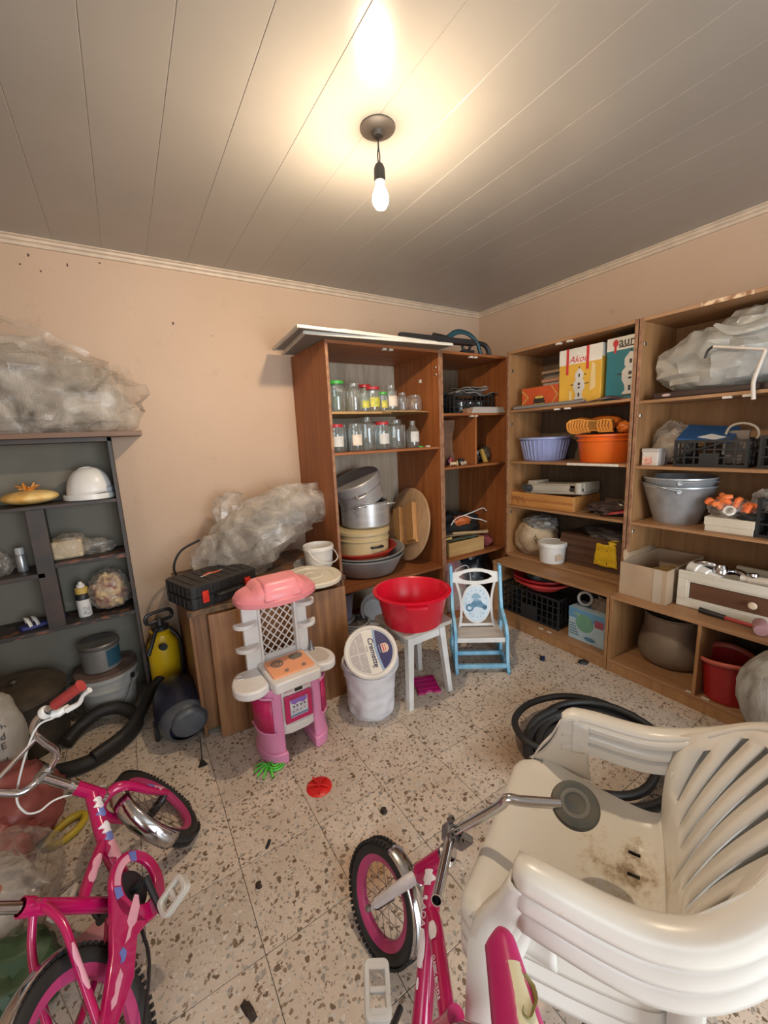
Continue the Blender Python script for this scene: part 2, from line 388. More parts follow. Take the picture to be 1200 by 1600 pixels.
# marks on the back wall
mk = pm('wall_mark_dark', (0.10, 0.06, 0.04), 0.9)
wb = bpy.data.objects['wall_back']
for i, (x, z, w, h) in enumerate([(-2.617, 2.252, 0.012, 0.02), (-3.26, 2.52, 0.01, 0.016), (-3.22, 2.45, 0.008, 0.012), (-2.40, 2.20, 0.006, 0.008), (-3.1, 2.5, 0.007, 0.02), (-2.95, 2.535, 0.012, 0.008), (-3.30, 2.47, 0.01, 0.009)]):
    MB().add([(x+w/2*math.cos(a)*(1+0.3*math.sin(3*a+i)), -0.0008, z+h/2*math.sin(a)) for a in [2*PI*k/10 for k in range(10)]], [tuple(range(10))]).build('paint_chip', mk, wb, smooth=False)

# floor: every terrazzo tile is its own piece on a grout bed
grout = pm('grout', (0.13, 0.105, 0.08), 0.9, scale=30, kind='Position')
fl = struct(MB().bx(XL-0.1, 0.1, YF-0.4, 0.1, -0.1, -0.0016).build('floor', grout, smooth=False), 'speckled terrazzo tile floor')
tz = terrazzo('terrazzo')
PT = 0.30183; GX = -2.8265; GY = -1.5893
t0 = None; rt = random.Random(3)
for i in range(-6, 10):
    for j in range(-7, 13):
        x = GX + (i+0.5)*PT; y = GY - (j+0.5)*PT
        if x < XL-PT/2 or x > PT*0.4 or y > PT*0.45 or y < YF-0.3: continue
        if t0 is None:
            t0 = MB().box((0, 0, -0.006), (PT-0.0022, PT-0.0022, 0.012)).build('floor_tile', tz, fl, smooth=False, bevel=0.0009, seg=1); o = t0
        else: o = share(t0, fl)
        o.location = (x, y, rt.uniform(-0.0003, 0.0003))

# ceiling: plastic planks running from the front to the back wall
pvc = pm('ceiling_plank_plastic', (0.355, 0.327, 0.295), 0.20, col2=(0.325, 0.30, 0.27), scale=2.0, kind='Position')
ce = struct(MB().bx(XL-0.1, 0.1, YF-0.1, 0.1, H+0.012, H+0.1).build('ceiling', pm('ceiling_void', (0.5, 0.46, 0.41), 0.9), smooth=False), 'off-white plastic plank ceiling')
p0 = None
for k in range(-8, 15):
    x0 = -2.932 + 0.213*k
    if x0 < XL-0.2 or x0 > -0.02: continue
    if p0 is None:
        m = MB(); ln = YF/2
        pr = [(0.0, 0.011), (0.0, 0.0016), (0.0022, 0.0), (0.2112, 0.0), (0.2128, 0.0012), (0.2127, 0.011)]
        m.add([(x, y, z) for y in (YF, 0.0) for x, z in pr], [tuple(range(6)), tuple(range(11, 5, -1))] + [(i, 6+i, 6+(i+1) % 6, (i+1) % 6) for i in range(6)])
        p0 = m.build('ceiling_plank', pvc, ce, smooth=False); o = p0
    else: o = share(p0, ce)
    o.location = (x0, 0, H)
# crown trim
trim = pm('crown_trim_paint', (0.66, 0.53, 0.40), 0.45, scale=14, kind='Position')
prof = [(0, 0), (0.042, 0), (0.042, -0.006), (0.030, -0.010), (0.026, -0.020), (0.014, -0.026), (0.012, -0.040), (0, -0.042)]
def crown(name, a, b, nrm):
    a = V(a); b = V(b); nrm = V(nrm); m = MB(); n = len(prof)
    m.add([p + nrm*u + V((0, 0, w)) for p in (a, b) for u, w in prof], [tuple(range(n)), tuple(range(2*n-1, n-1, -1))] + [(i, (i+1) % n, n+(i+1) % n, n+i) for i in range(n)])
    return struct(m.build(name, trim, smooth=False))
crown('trim_1', (XL, 0, H), (0, 0, H), (0, -1, 0))
crown('trim_2', (0, 0, H), (0, YF, H), (-1, 0, 0))
bb = pm('baseboard_tile', (0.20, 0.16, 0.12), 0.5, scale=50, kind='Position')
struct(MB().bx(XL, 0, -0.012, 0, 0, 0.075).build('baseboard_back', bb, smooth=False))
# open doorway behind the photographer
jm = pm('door_jamb_paint', (0.5, 0.45, 0.38), 0.5)
struct(MB().bx(-3.14, -3.08, YF-0.13, YF+0.01, 0, 2.28).bx(-0.92, -0.86, YF-0.13, YF+0.01, 0, 2.28).bx(-3.14, -0.86, YF-0.13, YF+0.01, 2.22, 2.28).build('door_1', jm, smooth=False), 'open doorway behind the photographer')

# ================================================================== HANGING BULB
bx_, by_ = -2.054, -1.517
lamp = thing('hanging_bulb', 'bare lit bulb hanging from its flex below the ceiling', 'light bulb', (bx_, by_, H))
MB().lathe([(0, -0.001), (0.064, -0.001), (0.064, -0.004), (0.055, -0.009), (0.022, -0.014), (0.018, -0.028), (0, -0.03)], 32).build('ceiling_rose', pm('rose_plastic', (0.10, 0.08, 0.065), 0.5), lamp)
blk = pm('black_plastic', (0.018, 0.018, 0.020), 0.42, scale=20, bmp=0.05)
for s in (-1, 1):
    MB().tube([(0, 0, -0.028), (0.001*s, 0.001*s, -0.06), (0.0045*s, 0, -0.085), (0.003*s, 0, -0.115)], 0.0025, 8, k=5).build('flex_wire', blk, lamp)
MB().lathe([(0, -0.108), (0.006, -0.110), (0.015, -0.118), (0.020, -0.130), (0.021, -0.172), (0.019, -0.174), (0, -0.174)], 28).build('lamp_socket', pm('socket_plastic', (0.035, 0.032, 0.030), 0.5), lamp)
def bulb_mat(name, strength):
    m, nt, b = _nodes(name); nt.nodes.remove(b)
    e = N(nt, 'ShaderNodeEmission'); e.inputs[1].default_value = strength
    v = coords(nt); n = N(nt, 'ShaderNodeTexNoise'); n.inputs['Scale'].default_value = 10; L(nt, v, n.inputs['Vector'])
    L(nt, ramp(nt, n.outputs['Fac'], [(0.2, (1.0, 0.79, 0.55)), (0.8, (1.0, 0.81, 0.58))]), e.inputs[0])
    L(nt, e.outputs[0], nt.nodes['Material Output'].inputs[0]); return m
MB().lathe([(0.013, -0.172), (0.014, -0.184), (0.024, -0.204), (0.0285, -0.220), (0, -0.220)], 24).build('bulb_neck', bulb_mat('lit_bulb_neck', BULB_STRENGTH*0.13), lamp)
MB().lathe([(0.0285, -0.2202), (0.029, -0.228), (0.028, -0.242), (0.019, -0.258), (0, -0.264)], 24).build('bulb_dome', bulb_mat('lit_bulb_dome', BULB_STRENGTH), lamp)

# ================================================================== CABINETS
w_red = wood('reddish_veneer', (0.25, 0.072, 0.019), (0.42, 0.145, 0.040), 'z', 4)
w_tan = wood('tan_veneer', (0.30, 0.145, 0.055), (0.44, 0.235, 0.10), 'z', 4)
w_tanx = wood('tan_veneer_shelf', (0.30, 0.15, 0.065), (0.44, 0.24, 0.115), 'y', 4)
w_redx = wood('reddish_veneer_shelf', (0.24, 0.075, 0.022), (0.39, 0.14, 0.045), 'x', 4)
w_edge = pm('worn_edge_band', (0.38, 0.20, 0.10), 0.6, col2=(0.20, 0.085, 0.045), scale=18)
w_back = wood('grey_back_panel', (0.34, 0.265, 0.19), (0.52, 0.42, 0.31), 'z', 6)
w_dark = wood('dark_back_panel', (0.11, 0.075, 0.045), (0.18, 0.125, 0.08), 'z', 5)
w_ply = wood('plain_board', (0.42, 0.25, 0.09), (0.52, 0.33, 0.13), 'x', 3)
catch_m = pm('catch_plastic', (0.72, 0.66, 0.58), 0.4)
def part(name, mat, parent, *b, bevel=0.0015, M=None):
    m = MB()
    for q in b: m.bx(*q, M=M)
    return m.build(name, mat, parent, smooth=False, bevel=bevel, seg=1)
T = 2.10
# --- corner cabinet, wide bay (world coordinates minus its base)
A = thing('open_cabinet', 'reddish-brown open cabinet with glass jars, stacked pots and a round table top', 'cabinet', (-1.88, -0.58, 0))
part('side_panel', w_red, A, (0, 0.018, 0, 0.578, 0, T)); part('side_panel', w_red, A, (0.882, 0.90, 0, 0.578, 0, T))
part('edge_strip', w_edge, A, (-0.0005, 0.0185, -0.003, 0.0, 0, T)); part('edge_strip', w_edge, A, (0.8815, 0.9005, -0.003, 0.0, 0, T))
part('top_panel', w_redx, A, (0.018, 0.882, 0, 0.578, T-0.02, T))
part('back_panel', w_back, A, (0.018, 0.882, 0.567, 0.578, 0.02, T-0.02))
sA = part('shelf', w_ply, A, (0.018, 0.50, 0.055, 0.567, 1.665, 1.680)); sA.rotation_euler = (0, 0, 0)
m = MB(); m.prism([(0.42, 0.012), (0.70, 0.028), (0.82, 0.075), (0.882, 0.12), (0.882, 0.567), (0.42, 0.567)], 1.674, 1.682); m.build('shelf', w_ply, A, smooth=False)
part('shelf', w_redx, A, (0.018, 0.882, 0.012, 0.567, 1.403, 1.420))
part('shelf', w_redx, A, (0.018, 0.882, 0.0, 0.567, 0.478, 0.498)); part('shelf', w_redx, A, (0.018, 0.882, 0.0, 0.567, 0.06, 0.078))
part('plinth', w_red, A, (0.018, 0.882, 0.03, 0.045, 0, 0.06))
for x in (0.42, 0.47): part('door_catch', catch_m, A, (x, x+0.03, 0.004, 0.03, T-0.032, T-0.02))
for z in (1.98, 1.93): part('hinge_plate', pm('hinge_metal', (0.5, 0.45, 0.38), 0.35, 0.9), A, (0.876, 0.882, 0.02, 0.045, z, z+0.012))
part('hinge_plate', catch_m, A, (0.872, 0.882, 0.20, 0.225, 1.90, 1.925))
# --- corner cabinet, narrow bay
B = thing('open_cabinet', 'reddish-brown narrow cabinet in the room corner with a crate and tool heap', 'cabinet', (-0.978, -0.58, 0))
part('side_panel', w_red, B, (0.0, 0.018, 0, 0.578, 0, T)); part('side_panel', w_red, B, (0.69, 0.708, 0.0, 0.578, 0, T))
part('edge_strip', w_edge, B, (-0.0005, 0.0185, -0.003, 0.0, 0, T))
part('top_panel', w_redx, B, (0.018, 0.69, 0, 0.578, T-0.02, T))
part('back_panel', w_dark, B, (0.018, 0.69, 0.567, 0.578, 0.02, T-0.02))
part('shelf', w_redx, B, (0.018, 0.69, 0.004, 0.567, 1.642, 1.660)); part('shelf', w_redx, B, (0.018, 0.69, 0.004, 0.567, 1.242, 1.260))
part('shelf', w_redx, B, (0.018, 0.69, 0.0, 0.567, 0.507, 0.525))
part('divider', w_red, B, (0.350, 0.366, 0.006, 0.567, 1.26, 1.642))
part('plinth', w_red, B, (0.018, 0.69, 0.03, 0.045, 0, 0.06))
for x in (0.30, 0.345): part('door_catch', catch_m, B, (x, x+0.03, 0.004, 0.03, T-0.032, T-0.02)); part('door_catch', catch_m, B, (x, x+0.03, 0.004, 0.03, 1.632, 1.642))
# --- right wall: two upper cabinets on two base cabinets
def upper(label, y1, y0, shelves, cat_z, back):
    U = thing('open_wall_cabinet', label, 'cabinet', (-0.415, y0, 0.502))
    w = y1 - y0; h = T - 0.502; d = 0.413
    part('side_panel', w_tan, U, (0, d, 0, 0.018, 0, h)); part('side_panel', w_tan, U, (0, d, w-0.018, w, 0, h))
    part('edge_strip', w_edge, U, (-0.003, 0, -0.0005, 0.0185, 0, h)); part('edge_strip', w_edge, U, (-0.003, 0, w-0.0185, w+0.0005, 0, h))
    part('top_panel', w_tanx, U, (0, d, 0.018, w-0.018, h-0.02, h)); part('bottom_panel', w_tanx, U, (0, d, 0.018, w-0.018, 0, 0.018))
    part('back_panel', back, U, (d-0.01, d, 0.018, w-0.018, 0.018, h-0.02))
    for z in shelves: part('shelf', w_tanx, U, (0.003, d-0.01, 0.018, w-0.018, z-0.502-0.017, z-0.502))
    for z in cat_z:
        for y in (0.42, 0.50): part('door_catch', catch_m, U, (0.003, 0.03, y, y+0.035, z-0.502-0.012, z-0.502))
    for z in (0.35, 1.05, 1.45): part('hinge_plate', pm('hinge_metal', (0.5, 0.45, 0.38), 0.35, 0.9), U, (0.02, 0.045, w-0.022, w-0.018, z, z+0.02))
    return U
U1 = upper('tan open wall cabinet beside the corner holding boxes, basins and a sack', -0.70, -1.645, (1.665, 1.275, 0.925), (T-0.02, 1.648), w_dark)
U2 = upper('tan open wall cabinet at the right edge with crates and metal buckets', -1.652, -2.60, (1.645, 1.268, 0.925), (1.628,), w_tan)
part('top_edge_strip', pm('bare_chipped_edge', (0.75, 0.55, 0.36), 0.6, col2=(0.30, 0.13, 0.06), scale=22, lo=0.42, hi=0.55), U2, (-0.004, 0.001, 0.45, 0.66, T-0.502-0.02, T-0.502))
part('scuffed_edge', pm('white_scuff', (0.75, 0.68, 0.58), 0.6, scale=30), U1, (0.0005, 0.004, 0.07, 0.42, 1.258-0.502, 1.275-0.502))
def base(label, y1, y0, div=None):
    U = thing('base_cabinet', label, 'cabinet', (-0.605, y0, 0))
    w = y1 - y0; d = 0.603
    part('side_panel', w_tan, U, (0, d, 0, 0.018, 0.0, 0.48)); part('side_panel', w_tan, U, (0, d, w-0.018, w, 0.0, 0.48))
    part('top_panel', w_tanx, U, (-0.004, d, -0.001, w, 0.48, 0.50)); part('bottom_panel', w_tanx, U, (0.0, d, 0.018, w-0.018, 0.064, 0.082))
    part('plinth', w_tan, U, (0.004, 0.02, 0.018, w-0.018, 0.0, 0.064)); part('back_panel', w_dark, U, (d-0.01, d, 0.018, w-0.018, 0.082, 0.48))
    if div: part('divider', w_tan, U, (0.0, d-0.01, div-0.008, div+0.008, 0.082, 0.48))
    for y in (0.40, 0.47): part('door_catch', catch_m, U, (0.006, 0.022, y, y+0.035, 0.082, 0.086))
    return U
base('tan base cabinet by the corner holding a black crate and detergent box', -0.735, -1.668)
base('tan base cabinet at the right with a big pot and a red bucket', -1.672, -2.60, 0.468)
# ================================================================== LEFT SIDE
black_paint = pm('black_shelf_paint', (0.030, 0.027, 0.026), 0.5, col2=(0.055, 0.035, 0.028), scale=9, lo=0.4, hi=0.6)
chipped = pm('chipped_black_paint', (0.035, 0.030, 0.028), 0.6, col2=(0.22, 0.085, 0.05), scale=16, lo=0.36, hi=0.46, stretch=(1, 1, 3))
plank_m = wood('brown_plank', (0.16, 0.085, 0.05), (0.26, 0.15, 0.09), 'x', 4)
LS = thing('bookshelf', 'black painted bookshelf against the back wall with a helmet on it', 'shelf', (-4.10, -0.25, 0))
part('side_panel', black_paint, LS, (1.052, 1.07, 0, 0.245, 0, 1.575)); part('side_panel', black_paint, LS, (0, 0.018, 0, 0.245, 0, 1.575))
part('back_panel', pm('grey_green_back', (0.19, 0.175, 0.138), 0.8, scale=4), LS, (0.018, 1.052, 0.236, 0.245, 0.0, 1.56))
part('top_panel', black_paint, LS, (0.0, 1.07, 0, 0.245, 1.552, 1.576))
part('top_plank', plank_m, LS, (-0.02, 1.22, -0.02, 0.248, 1.577, 1.604))
part('shelf', black_paint, LS, (0.018, 1.052, 0.0, 0.236, 1.222, 1.240))
part('divider', black_paint, LS, (0.66, 0.735, 0.0, 0.02, 0.585, 1.222)); part('divider', black_paint, LS, (0.69, 0.71, 0.02, 0.236, 0.585, 1.222))
part('shelf', chipped, LS, (0.735, 1.052, 0.0, 0.236, 0.905, 0.930)); part('shelf', black_paint, LS, (0.018, 0.69, 0.0, 0.236, 0.865, 0.890))
part('shelf', chipped, LS, (0.018, 1.052, 0.0, 0.236, 0.562, 0.585))

wrap = film('bubble_wrap_film', (0.86, 0.80, 0.71), 0.30, 0.16, bubbles=0.5, bsize=80, crinkle=0.35, cscale=5)
wrap2 = film('bubble_wrap_film_b', (0.86, 0.80, 0.72), 0.34, 0.16, bubbles=0.5, bsize=85, crinkle=0.35, cscale=5)
clear = film('clear_plastic_bag', (0.80, 0.76, 0.70), 0.20, 0.12, crinkle=0.7, cscale=11)
cloudy = film('cloudy_plastic_bag', (0.72, 0.69, 0.62), 0.82, 0.3, crinkle=0.9, cscale=10)
darkstuff = pm('dim_contents', (0.10, 0.085, 0.075), 0.7, scale=10)
def flap(m, pts, nu=10, nv=8, seed=1, amp=0.02):
    """a creased sheet spanned between four corners"""
    a, b, c, d = [V(p) for p in pts]; n0 = (b-a).cross(d-a).normalized()
    def fn(i, j):
        u = i/(nu-1); w = j/(nv-1); p = a*(1-u)*(1-w)+b*u*(1-w)+c*u*w+d*(1-u)*w
        return p + n0*amp*noise.noise(V((u*4+seed*3.3, w*4, seed*1.7)))*2
    m.grid(nu, nv, fn); return m
# bubble wrap on top of the bookshelf
bw = thing('bubble_wrap_bundle', 'big crumpled bubble wrap bundle on top of the black bookshelf', 'bubble wrap', (-3.36, -0.155, 1.604))
m = MB(); m.blob((-0.08, -0.01, 0.20), (0.46, 0.115, 0.26), 3, 0.42, 2.4, 30, 16, 0.78, ridge=0.5)
m.blob((-0.02, -0.02, 0.20), (0.38, 0.10, 0.20), 4, 0.42, 2.6, 26, 14, 0.9, ridge=0.5)
m.blob((0.20, -0.02, 0.155), (0.31, 0.11, 0.195), 8, 0.40, 2.4, 26, 14, 0.79, ridge=0.5)
flap(m, [(0.30, -0.09, 0.10), (0.50, -0.05, 0.16), (0.47, 0.0, 0.36), (0.26, -0.06, 0.34)], 12, 8, 4, 0.025)
flap(m, [(-0.30, -0.12, 0.10), (0.10, -0.13, 0.06), (0.18, -0.10, 0.24), (-0.25, -0.11, 0.30)], 14, 8, 7, 0.02)
flap(m, [(-0.16, -0.07, 0.40), (0.16, -0.09, 0.22), (0.30, -0.03, 0.42), (-0.06, 0.0, 0.60)], 14, 10, 2, 0.03)
m.build('film', wrap, bw, ang=14)
MB().blob((-0.15, 0.02, 0.20), (0.22, 0.06, 0.13), 5, 0.35, 2, 30, 18, 0.9).blob((0.18, 0.03, 0.13), (0.17, 0.055, 0.09), 6, 0.3, 2, 30, 18, 0.9).build('wrapped_contents', pm('wrapped_grey_parts', (0.22, 0.19, 0.16), 0.6, col2=(0.05, 0.045, 0.04), scale=7), bw)
# knotted orange mesh bag
ob = thing('tied_bag', 'flat yellow-orange bag tied in a knot on the black bookshelf', 'bag', (-3.425, -0.13, 1.24))
orange_bag = pm('orange_translucent_bag', (0.92, 0.68, 0.28), 0.35, col2=(0.68, 0.36, 0.08), scale=16, stretch=(1, 1, 0.4), bmp=0.3, bscale=30)
m = MB(); pr = []
for k in range(17): a = -PI/2 + PI*k/16; pr.append((max(0.0, 0.120*math.cos(a)), 0.040+0.038*math.sin(a)))
m.lathe(pr, 40, sq=0.85); m.build('body', orange_bag, ob)
m = MB()
for k in range(9):
    a = 2*PI*k/9; m.tube([(0.008*math.cos(a), 0.008*math.sin(a), 0.072), (0.02*math.cos(a), 0.02*math.sin(a), 0.09), ((0.045+0.015*math.sin(5*k))*math.cos(a), 0.035*math.sin(a), 0.10+0.018*math.sin(k*2.3))], [0.010, 0.010, 0.004], 6, k=3, flat=0.4)
m.build('knot', pm('orange_knot', (0.80, 0.36, 0.06), 0.3, col2=(0.5, 0.16, 0.02), scale=30), ob)
# helmet
he = thing('safety_helmet', 'white plastic safety helmet on the black bookshelf', 'helmet', (-3.165, -0.135, 1.24), rz=-0.25)
white_pl = pm('white_plastic', (0.80, 0.78, 0.74), 0.3, scale=5)
m = MB(); nu, nv = 40, 14
def hel(i, j):
    a = 2*PI*i/(nu-1); t = PI/2*j/(nv-1); rr = max(0.0, math.cos(t))**0.75
    k = 1.0 + (0.025 if j < 9 and (abs(math.sin(a*3)) < 0.15) else 0)
    return V((0.108*rr*math.cos(a)*k, 0.095*rr*math.sin(a)*k, 0.030+0.145*math.sin(t)**0.95 + 0.012*math.cos(a)*(1-j/(nv-1))))
m.grid(nu, nv, hel); m.build('shell', white_pl, he, solid=0.004)
m = MB(); m.ringprism([(0.115*math.cos(2*PI*i/40)*(1.12 if math.cos(2*PI*i/40) < -0.55 else 1), 0.100*math.sin(2*PI*i/40)) for i in range(40)], [(0.104*math.cos(2*PI*i/40), 0.091*math.sin(2*PI*i/40)) for i in range(40)], 0.003, 0.034)
m.build('brim', white_pl, he, bevel=0.003)
m = MB()
for y in (-0.03, 0.0, 0.03): m.tube([(0.09*math.cos(t), y*(1-0.3*math.sin(t)), 0.034+0.142*math.sin(t)) for t in [0.5+0.14*k for k in range(12)]], 0.005, 6)
m.build('ridge', white_pl, he)
MB().bx(0.065, 0.118, -0.05, 0.05, 0.034, 0.07).build('visor_clip', pm('grey_film', (0.32, 0.36, 0.40), 0.3), he, bevel=0.01)
# paper block in plastic
bl = thing('wrapped_brick', 'beige paper-wrapped block in a clear bag on the black bookshelf', 'package', (-3.30, -0.13, 0.93), rz=0.05)
MB().box((-0.01, 0, 0.052), (0.135, 0.12, 0.10)).build('block', pm('beige_paper', (0.62, 0.50, 0.33), 0.7, scale=12, bmp=0.3), bl, bevel=0.012)
m = MB(); m.blob((0.0, 0, 0.058), (0.092, 0.08, 0.072), 2, 0.25, 3, 34, 20, 0.8, ridge=0.6); m.blob((0.115, 0.0, 0.035), (0.085, 0.05, 0.042), 4, 0.5, 3, 26, 16, 0.8, ridge=0.8); m.build('clear_bag', clear, bl)
# spray can, bottle
sc_ = thing('spray_can', 'small silver spray can on the left black shelf', 'spray can', (-3.515, -0.12, 0.89))
MB().lathe([(0, 0), (0.022, 0), (0.023, 0.004), (0.023, 0.085), (0.018, 0.095), (0, 0.096)], 24).build('body', pm('silver_can', (0.42, 0.42, 0.42), 0.3, 0.6), sc_)
MB().lathe([(0.0195, 0.094), (0.0195, 0.125), (0.017, 0.130), (0, 0.130)], 24).build('cap', pm('frosted_cap', (0.55, 0.55, 0.55), 0.3), sc_)
mg = film('dusty_glass_film', (0.35, 0.34, 0.32), 0.45, 0.3)
wi = thing('crumpled_wrapper', 'small crumpled clear wrapper at the left edge on the black shelf', 'wrapper', (-3.60, -0.13, 1.02 - 0.13))
MB().blob((0, 0, 0.05), (0.05, 0.06, 0.06), 9, 0.5, 3, 26, 16, 0.8, ridge=0.8).build('wrapper_film', clear, wi)
sb = thing('foam_bottle', 'black and white spray bottle with a yellow band on the low shelf', 'bottle', (-3.285, -0.155, 0.585))
MB().lathe([(0, 0), (0.031, 0), (0.033, 0.004), (0.033, 0.10), (0, 0.10)], 28).build('body', white_pl, sb)
MB().lathe([(0.0335, 0.10), (0.0335, 0.118), (0.030, 0.130), (0.024, 0.136), (0, 0.137)], 28).build('black_shoulder', blk, sb)
MB().lathe([(0.0305, 0.135), (0.0305, 0.166), (0.02, 0.170), (0, 0.170)], 28).build('collar', pm('ochre_band', (0.62, 0.42, 0.10), 0.4), sb)
MB().lathe([(0.020, 0.170), (0.020, 0.184), (0.010, 0.190), (0.010, 0.200), (0, 0.201)], 20).build('nozzle', white_pl, sb)
MB().grid(6, 2, lambda i, j: V((0.0337*math.sin(-0.1+i*0.2), -0.0337*math.cos(-0.1+i*0.2), 0.012+0.05*j))).build('printed_label', pm('grey_print', (0.20, 0.20, 0.22), 0.5, col2=(0.6, 0.6, 0.6), scale=60), sb)
pb = thing('stuffed_plastic_bag', 'clear plastic bag stuffed with colourful scraps on the low black shelf', 'bag', (-3.155, -0.14, 0.585))
MB().blob((0, 0, 0.11), (0.082, 0.075, 0.10), 4, 0.3, 2.6, 40, 24, 0.85).build('scraps', pm('colourful_scraps', (0.75, 0.55, 0.28), 0.5, col2=(0.22, 0.05, 0.04), scale=16, lo=0.4, hi=0.6, bmp=0.6, bscale=25), pb)
m = MB(); m.blob((0, 0, 0.12), (0.098, 0.088, 0.118), 6, 0.28, 2.6, 44, 26, 0.8, ridge=0.6); m.build('clear_bag', clear, pb)
sh = thing('sandal', 'blue and white sandal on the lowest black shelf', 'sandal', (-3.475, -0.15, 0.585), rz=0.35)
sole = [(-0.10, 0.0), (-0.095, 0.03), (-0.06, 0.038), (0.0, 0.03), (0.06, 0.04), (0.095, 0.03), (0.105, 0.0), (0.09, -0.03), (0.05, -0.038), (0.0, -0.03), (-0.06, -0.036), (-0.095, -0.025)]
MB().prism(sole, 0, 0.022).build('sole', pm('navy_rubber', (0.025, 0.03, 0.16), 0.5), sh, bevel=0.005)
m = MB()
for x0 in (-0.055, -0.025): m.tube([(x0, -0.036, 0.018), (x0-0.005, -0.025, 0.045), (x0-0.01, 0, 0.058), (x0-0.005, 0.025, 0.045), (x0, 0.036, 0.018)], 0.013, 8, k=4, flat=0.35)
m.build('strap', white_pl, sh)
# things under the bookshelf
dp = thing('lidded_cauldron', 'large sooty dark metal pot with a lid beside the paint bucket', 'pot', (-3.61, -0.30, 0), rz=0.3)
soot = pm('sooty_metal', (0.085, 0.068, 0.050), 0.55, 0.4, col2=(0.035, 0.028, 0.022), scale=8, bmp=0.2, bscale=20)
MB().lathe([(0, 0.0), (0.16, 0.0), (0.185, 0.02), (0.195, 0.10), (0.192, 0.27), (0.202, 0.285), (0.202, 0.295), (0.19, 0.295), (0, 0.29)], 44).build('body', soot, dp)
MB().lathe([(0.207, 0.290), (0.207, 0.312), (0.18, 0.330), (0.10, 0.345), (0, 0.350)], 44).build('lid', pm('rusty_lid', (0.13, 0.095, 0.062), 0.5, 0.3, col2=(0.06, 0.045, 0.03), scale=9), dp)
MB().lathe([(0.012, 0.346), (0.012, 0.362), (0.022, 0.368), (0.018, 0.38), (0, 0.382)], 20).build('knob', soot, dp)
for s in (-1, 1): MB().tube([(0.195*s, -0.04, 0.22), (0.235*s, -0.03, 0.225), (0.235*s, 0.03, 0.225), (0.195*s, 0.04, 0.22)], 0.008, 8, k=4).build('handle', soot, dp)
pk = thing('paint_bucket', 'big grey-white paint bucket with a wire handle under the bookshelf', 'bucket', (-3.235, -0.175, 0), rz=-0.6)
greyp = pm('dusty_white_plastic', (0.46, 0.45, 0.42), 0.5, col2=(0.34, 0.33, 0.31), scale=7)
MB().lathe([(0, 0.0), (0.120, 0.0), (0.125, 0.006), (0.140, 0.16), (0.152, 0.163), (0.152, 0.172), (0.143, 0.175), (0.147, 0.222), (0.156, 0.226), (0.156, 0.250), (0.15, 0.252), (0, 0.252)], 48).build('body', greyp, pk)
MB().lathe([(0.158, 0.248), (0.158, 0.260), (0.150, 0.264), (0.146, 0.259), (0, 0.258)], 48).build('lid', pm('dirty_lid', (0.16, 0.11, 0.085), 0.6, col2=(0.09, 0.06, 0.05), scale=8), pk)
m = MB()
for z in (0.026, 0.042, 0.058): m.torus(0.129+z*0.08, 0.003, Tr(0, 0, z), 40, 6)
m.build('rib', pm('rib_grey', (0.30, 0.29, 0.27), 0.5), pk)
MB().tube([(-0.150, 0.0, 0.20), (-0.155, -0.08, 0.12), (-0.11, -0.135, 0.06), (0.0, -0.15, 0.045), (0.11, -0.135, 0.06), (0.155, -0.08, 0.12), (0.150, 0, 0.20)], 0.0022, 6, k=6).build('wire_handle', pm('wire_dark', (0.10, 0.09, 0.08), 0.4, 0.7), pk)
for s in (-1, 1): MB().lathe([(0.016, 0), (0.016, 0.008), (0, 0.010)], 16, M=frame((0.146*s, 0, 0.20), None, (s, 0, 0))).build('handle_boss', blk, pk)
tn = thing('metal_tin', 'round metal tin with blue label standing on the paint bucket', 'tin', (-3.250, -0.165, 0.264))
MB().lathe([(0, 0.0), (0.093, 0.0), (0.095, 0.004), (0.095, 0.135), (0, 0.136)], 40).build('body', pm('tin_grey', (0.38, 0.37, 0.35), 0.35, 0.5, col2=(0.24, 0.23, 0.22), scale=6), tn)
MB().lathe([(0.100, 0.132), (0.102, 0.140), (0.102, 0.152), (0.097, 0.158), (0.088, 0.154), (0, 0.156)], 40).build('lid', pm('tin_lid', (0.20, 0.19, 0.18), 0.4, 0.6), tn)
MB().grid(9, 2, lambda i, j: V((0.0957*math.sin(0.35+i*0.14), -0.0957*math.cos(0.35+i*0.14), 0.02+0.10*j))).build('blue_label', pm('teal_blue_label', (0.02, 0.075, 0.12), 0.5), tn)
# ------------------------------------------------------------------ vacuum cleaner and its hose
navy = pm('navy_plastic', (0.020, 0.022, 0.042), 0.35, scale=12); dgrey = pm('dark_grey_plastic', (0.085, 0.095, 0.108), 0.38, col2=(0.060, 0.068, 0.078), scale=6)
vc = thing('vacuum_cleaner', 'dark blue-grey canister vacuum standing on end by the wood cabinet', 'vacuum cleaner', (-2.915, -0.66, 0))
FV = frame((0.015, -0.12, 0.122), (1, 0, 0), (-0.05, 1.0, 0.10))
pr = [(0, -0.02), (0.085, -0.018), (0.108, 0.0), (0.122, 0.05), (0.128, 0.14), (0.118, 0.24), (0.092, 0.32), (0.055, 0.37), (0, 0.38)]
MB().lathe(pr, 40, FV, sq=0.86).build('body', navy, vc)
m = MB()
def stripe(i, j):
    z = 0.005 + 0.36*j/15; r = 0.0
    for (r0, z0), (r1, z1) in zip(pr, pr[1:]):
        if z0 <= z <= z1: r = r0+(r1-r0)*(z-z0)/(z1-z0)
    a = PI/2 + (-0.62+0.94*i/9); r += 0.006
    return FV @ V((r*math.cos(a), 0.86*r*math.sin(a), z))
m.grid(10, 16, stripe); m.build('top_panel', dgrey, vc, solid=0.006, off=1)
